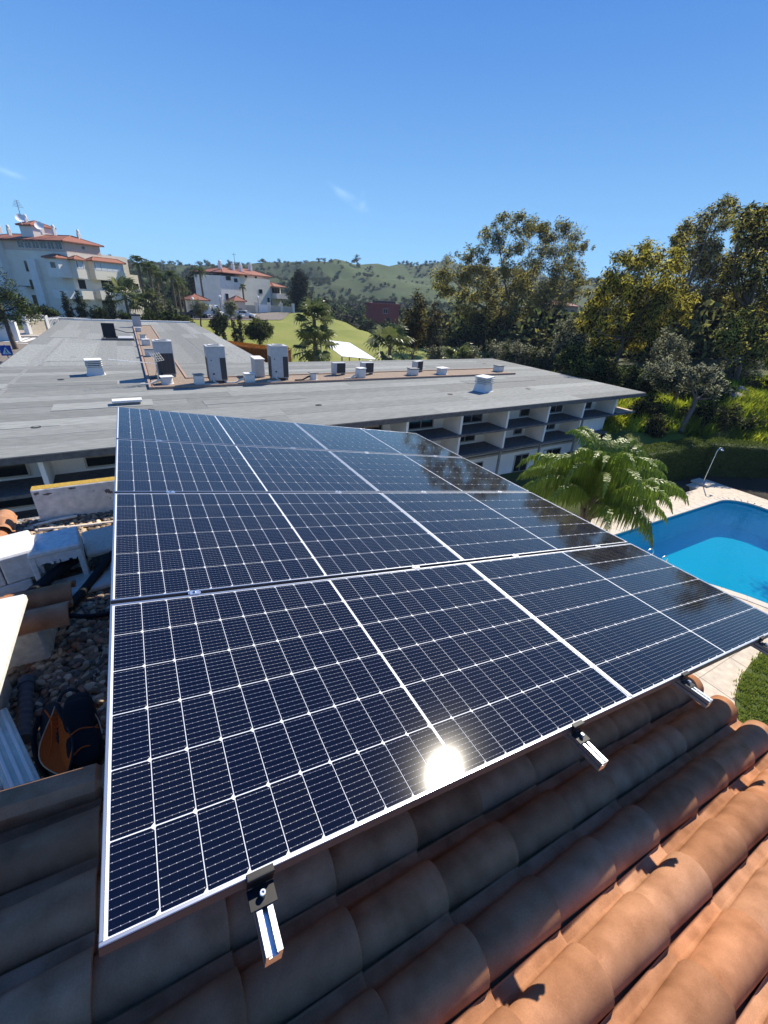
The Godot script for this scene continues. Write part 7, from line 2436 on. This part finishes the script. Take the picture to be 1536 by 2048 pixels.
	multi("thicket", "dark thicket of trees and scrub filling the gaps between the eucalyptus trunks", "woodland", kinds[1], M.leaf, tx, tc)
	# a tree beyond the right picture edge, whose shade mottles the pool
	var sc := []
	for p in [[31.6, 1.6, -8.0, 0.9], [32.8, 2.6, -8.6, 1.0], [33.6, 1.4, -9.0, 1.1], [34.2, 3.4, -9.0, 1.2], [33.2, 3.6, -7.8, 1.0], [35.2, 2.2, -9.4, 1.2], [34.4, 0.6, -8.4, 1.0], [35.8, 3.8, -9.6, 1.1], [34.6, 4.8, -8.2, 1.0], [36.4, 1.0, -9.2, 1.1], [33.0, 0.4, -7.4, 0.9], [35.6, 5.2, -9.0, 1.0], [36.8, 3.0, -8.4, 1.1]]:
		sc.append([p[0] - 1.5, p[1], p[2] + 0.2, p[3] * 1.15])
	tree("eucalyptus", "slim eucalyptus just past the right edge, its shade mottling the pool", "tree", Vector3(33.4, -6.8, -9.6), sc, {"r": 0.12, "fork": 0.45, "mains": 7, "seed": 6, "ln": 0.26, "wd": 0.09, "droop": 0.8, "density": 0.6, "ca": GUM_A, "cb": GUM_B, "bark": M.pale_bark}, "eucalyptus trees on the right")
	# trees along the foot of the lawn and the valley, one by one
	var vt := [[44.0, -62.0, 2.0], [46.5, -70.0, 2.2], [48.0, -80.0, 2.2], [45.5, -88.0, 1.8], [51.0, -94.0, 2.3], [50.0, -108.0, 2.2], [56.0, -100.0, 2.5], [60.0, -116.0, 2.6], [54.0, -120.0, 2.5], [64.0, -108.0, 2.4], [48.0, -122.0, 2.2], [43.0, -54.0, 1.8], [58.0, -88.0, 2.2], [66.0, -96.0, 2.2], [66.0, -122.0, 2.0], [82.0, -124.0, 2.2], [88.0, -112.0, 2.4], [78.0, -96.0, 2.2]]
	var side := ["just below the lawn's right slope, nearest the hotel", "below the lawn's right slope, second", "below the lawn's right slope, third", "below the lawn's crest", "in the valley, left of the red building", "in the valley beyond the lawn's crest", "in the valley before the red building", "close in front of the red building", "left behind the valley grove", "between the red building and the brown poplar", "farthest left in the valley", "behind the brown poplar's foot", "in the middle of the valley", "near the white building", "left beside the red building", "right beside the red building", "right of the red building, half behind the poplar", "before the white building"]
	for k in vt.size():
		var q: Array = vt[k]
		var y := h_at(q[0], q[1])
		tree("valley_tree", "dark rounded tree " + side[k], "tree", Vector3(q[0], y, q[1]), ball(Vector3(q[0], y + q[2] * 0.75, q[1]), Vector3(1.25, 0.8, 1.2) * q[2], 13, 0.42 * q[2], 600 + k), {"r": 0.12, "fork": 0.3, "mains": 3, "seed": 600 + k, "ln": 0.4, "wd": 0.2, "density": 1.0, "ca": DARK_A, "cb": Color(0.08, 0.10, 0.035) if k % 3 else Color(0.12, 0.12, 0.06)}, "trees of the valley")
	# the lone tree on the skyline
	var ht := Vector3(204.5, h_at(204.5, -430.0), -430.0)
	tree("hilltop_tree", "lone round tree standing on the skyline of the far hill", "tree", ht, ball(ht + Vector3(0, 6.4, 0), Vector3(4.4, 3.6, 4.0), 12, 1.7, 701) , {"r": 0.45, "fork": 0.5, "mains": 4, "seed": 701, "ln": 0.9, "wd": 0.5, "density": 0.8, "ca": DARK_A, "cb": DARK_B})
	var tb := Vector3(17.0, -3.6, -130.0)
	tree("background_tree", "tall dark tree behind the palms left of the villa block", "tree", tb, ball(tb + Vector3(0, 6.0, 0), Vector3(3.4, 3.8, 3.0), 18, 1.2, 702), {"r": 0.25, "fork": 0.4, "mains": 5, "seed": 702, "ln": 0.5, "wd": 0.22, "density": 1.0, "ca": Color(0.05, 0.055, 0.02), "cb": Color(0.11, 0.11, 0.04)})

func hedge(called: String, label: String, path: Array, y: float, h: float, w: float, sd: int, ca := DARK_A, cb := Color(0.10, 0.13, 0.022)) -> void:
	var rng := RandomNumberGenerator.new()
	rng.seed = sd
	var o := thing(called, label, "hedge", Vector3(path[0].x, y, path[0].y))
	var core := MB.new()
	var v := MB.new()
	for k in path.size() - 1:
		var a: Vector2 = path[k] - path[0]
		var b: Vector2 = path[k + 1] - path[0]
		var d := (b - a).normalized()
		var ln := a.distance_to(b)
		var bs := Basis(Vector3(d.x, 0, d.y), Vector3.UP, Vector3(-d.y, 0, d.x))
		var mid := (a + b) * 0.5
		core.box(Vector3(mid.x, h * 0.5 - 0.06, mid.y), Vector3(ln, h - 0.14, w - 0.16), bs)
		var count := int((ln * (w + 2.0 * h)) * 420.0)
		for q in count:
			var t := rng.randf_range(-0.02, 1.02)
			var s := rng.randf() * (w + 2.0 * h)
			var p: Vector3
			var nn: Vector3
			var bump := noise_b.get_noise_2d(t * ln * 9.0, s * 9.0) * 0.07 + rng.randf_range(-0.07, 0.05)
			if s < h:
				p = Vector3(0, s, w * 0.5 + bump); nn = Vector3(0, 0.2, 1)
			elif s < h + w:
				p = Vector3(0, h + bump, s - h - w * 0.5); nn = Vector3(0, 1, 0)
			else:
				p = Vector3(0, s - h - w, -w * 0.5 - bump); nn = Vector3(0, 0.2, -1)
			var base := a.lerp(b, t)
			var wp := Vector3(base.x, 0, base.y) + bs * p
			var dir := (bs * nn + Vector3(rng.randfn(), rng.randfn(), rng.randfn()) * 0.7).normalized()
			var sd2 := dir.cross(Vector3(rng.randfn(), rng.randfn(), rng.randfn())).normalized() * 0.022
			v.col = ca.lerp(cb, rng.randf())
			v.quad(wp, wp + dir * 0.05 + sd2, wp + dir * 0.11, wp + dir * 0.05 - sd2)
	obj("twigs", core.mesh(), mat(ca, 0.95), o)
	obj("foliage", v.mesh(), M.leaf, o)
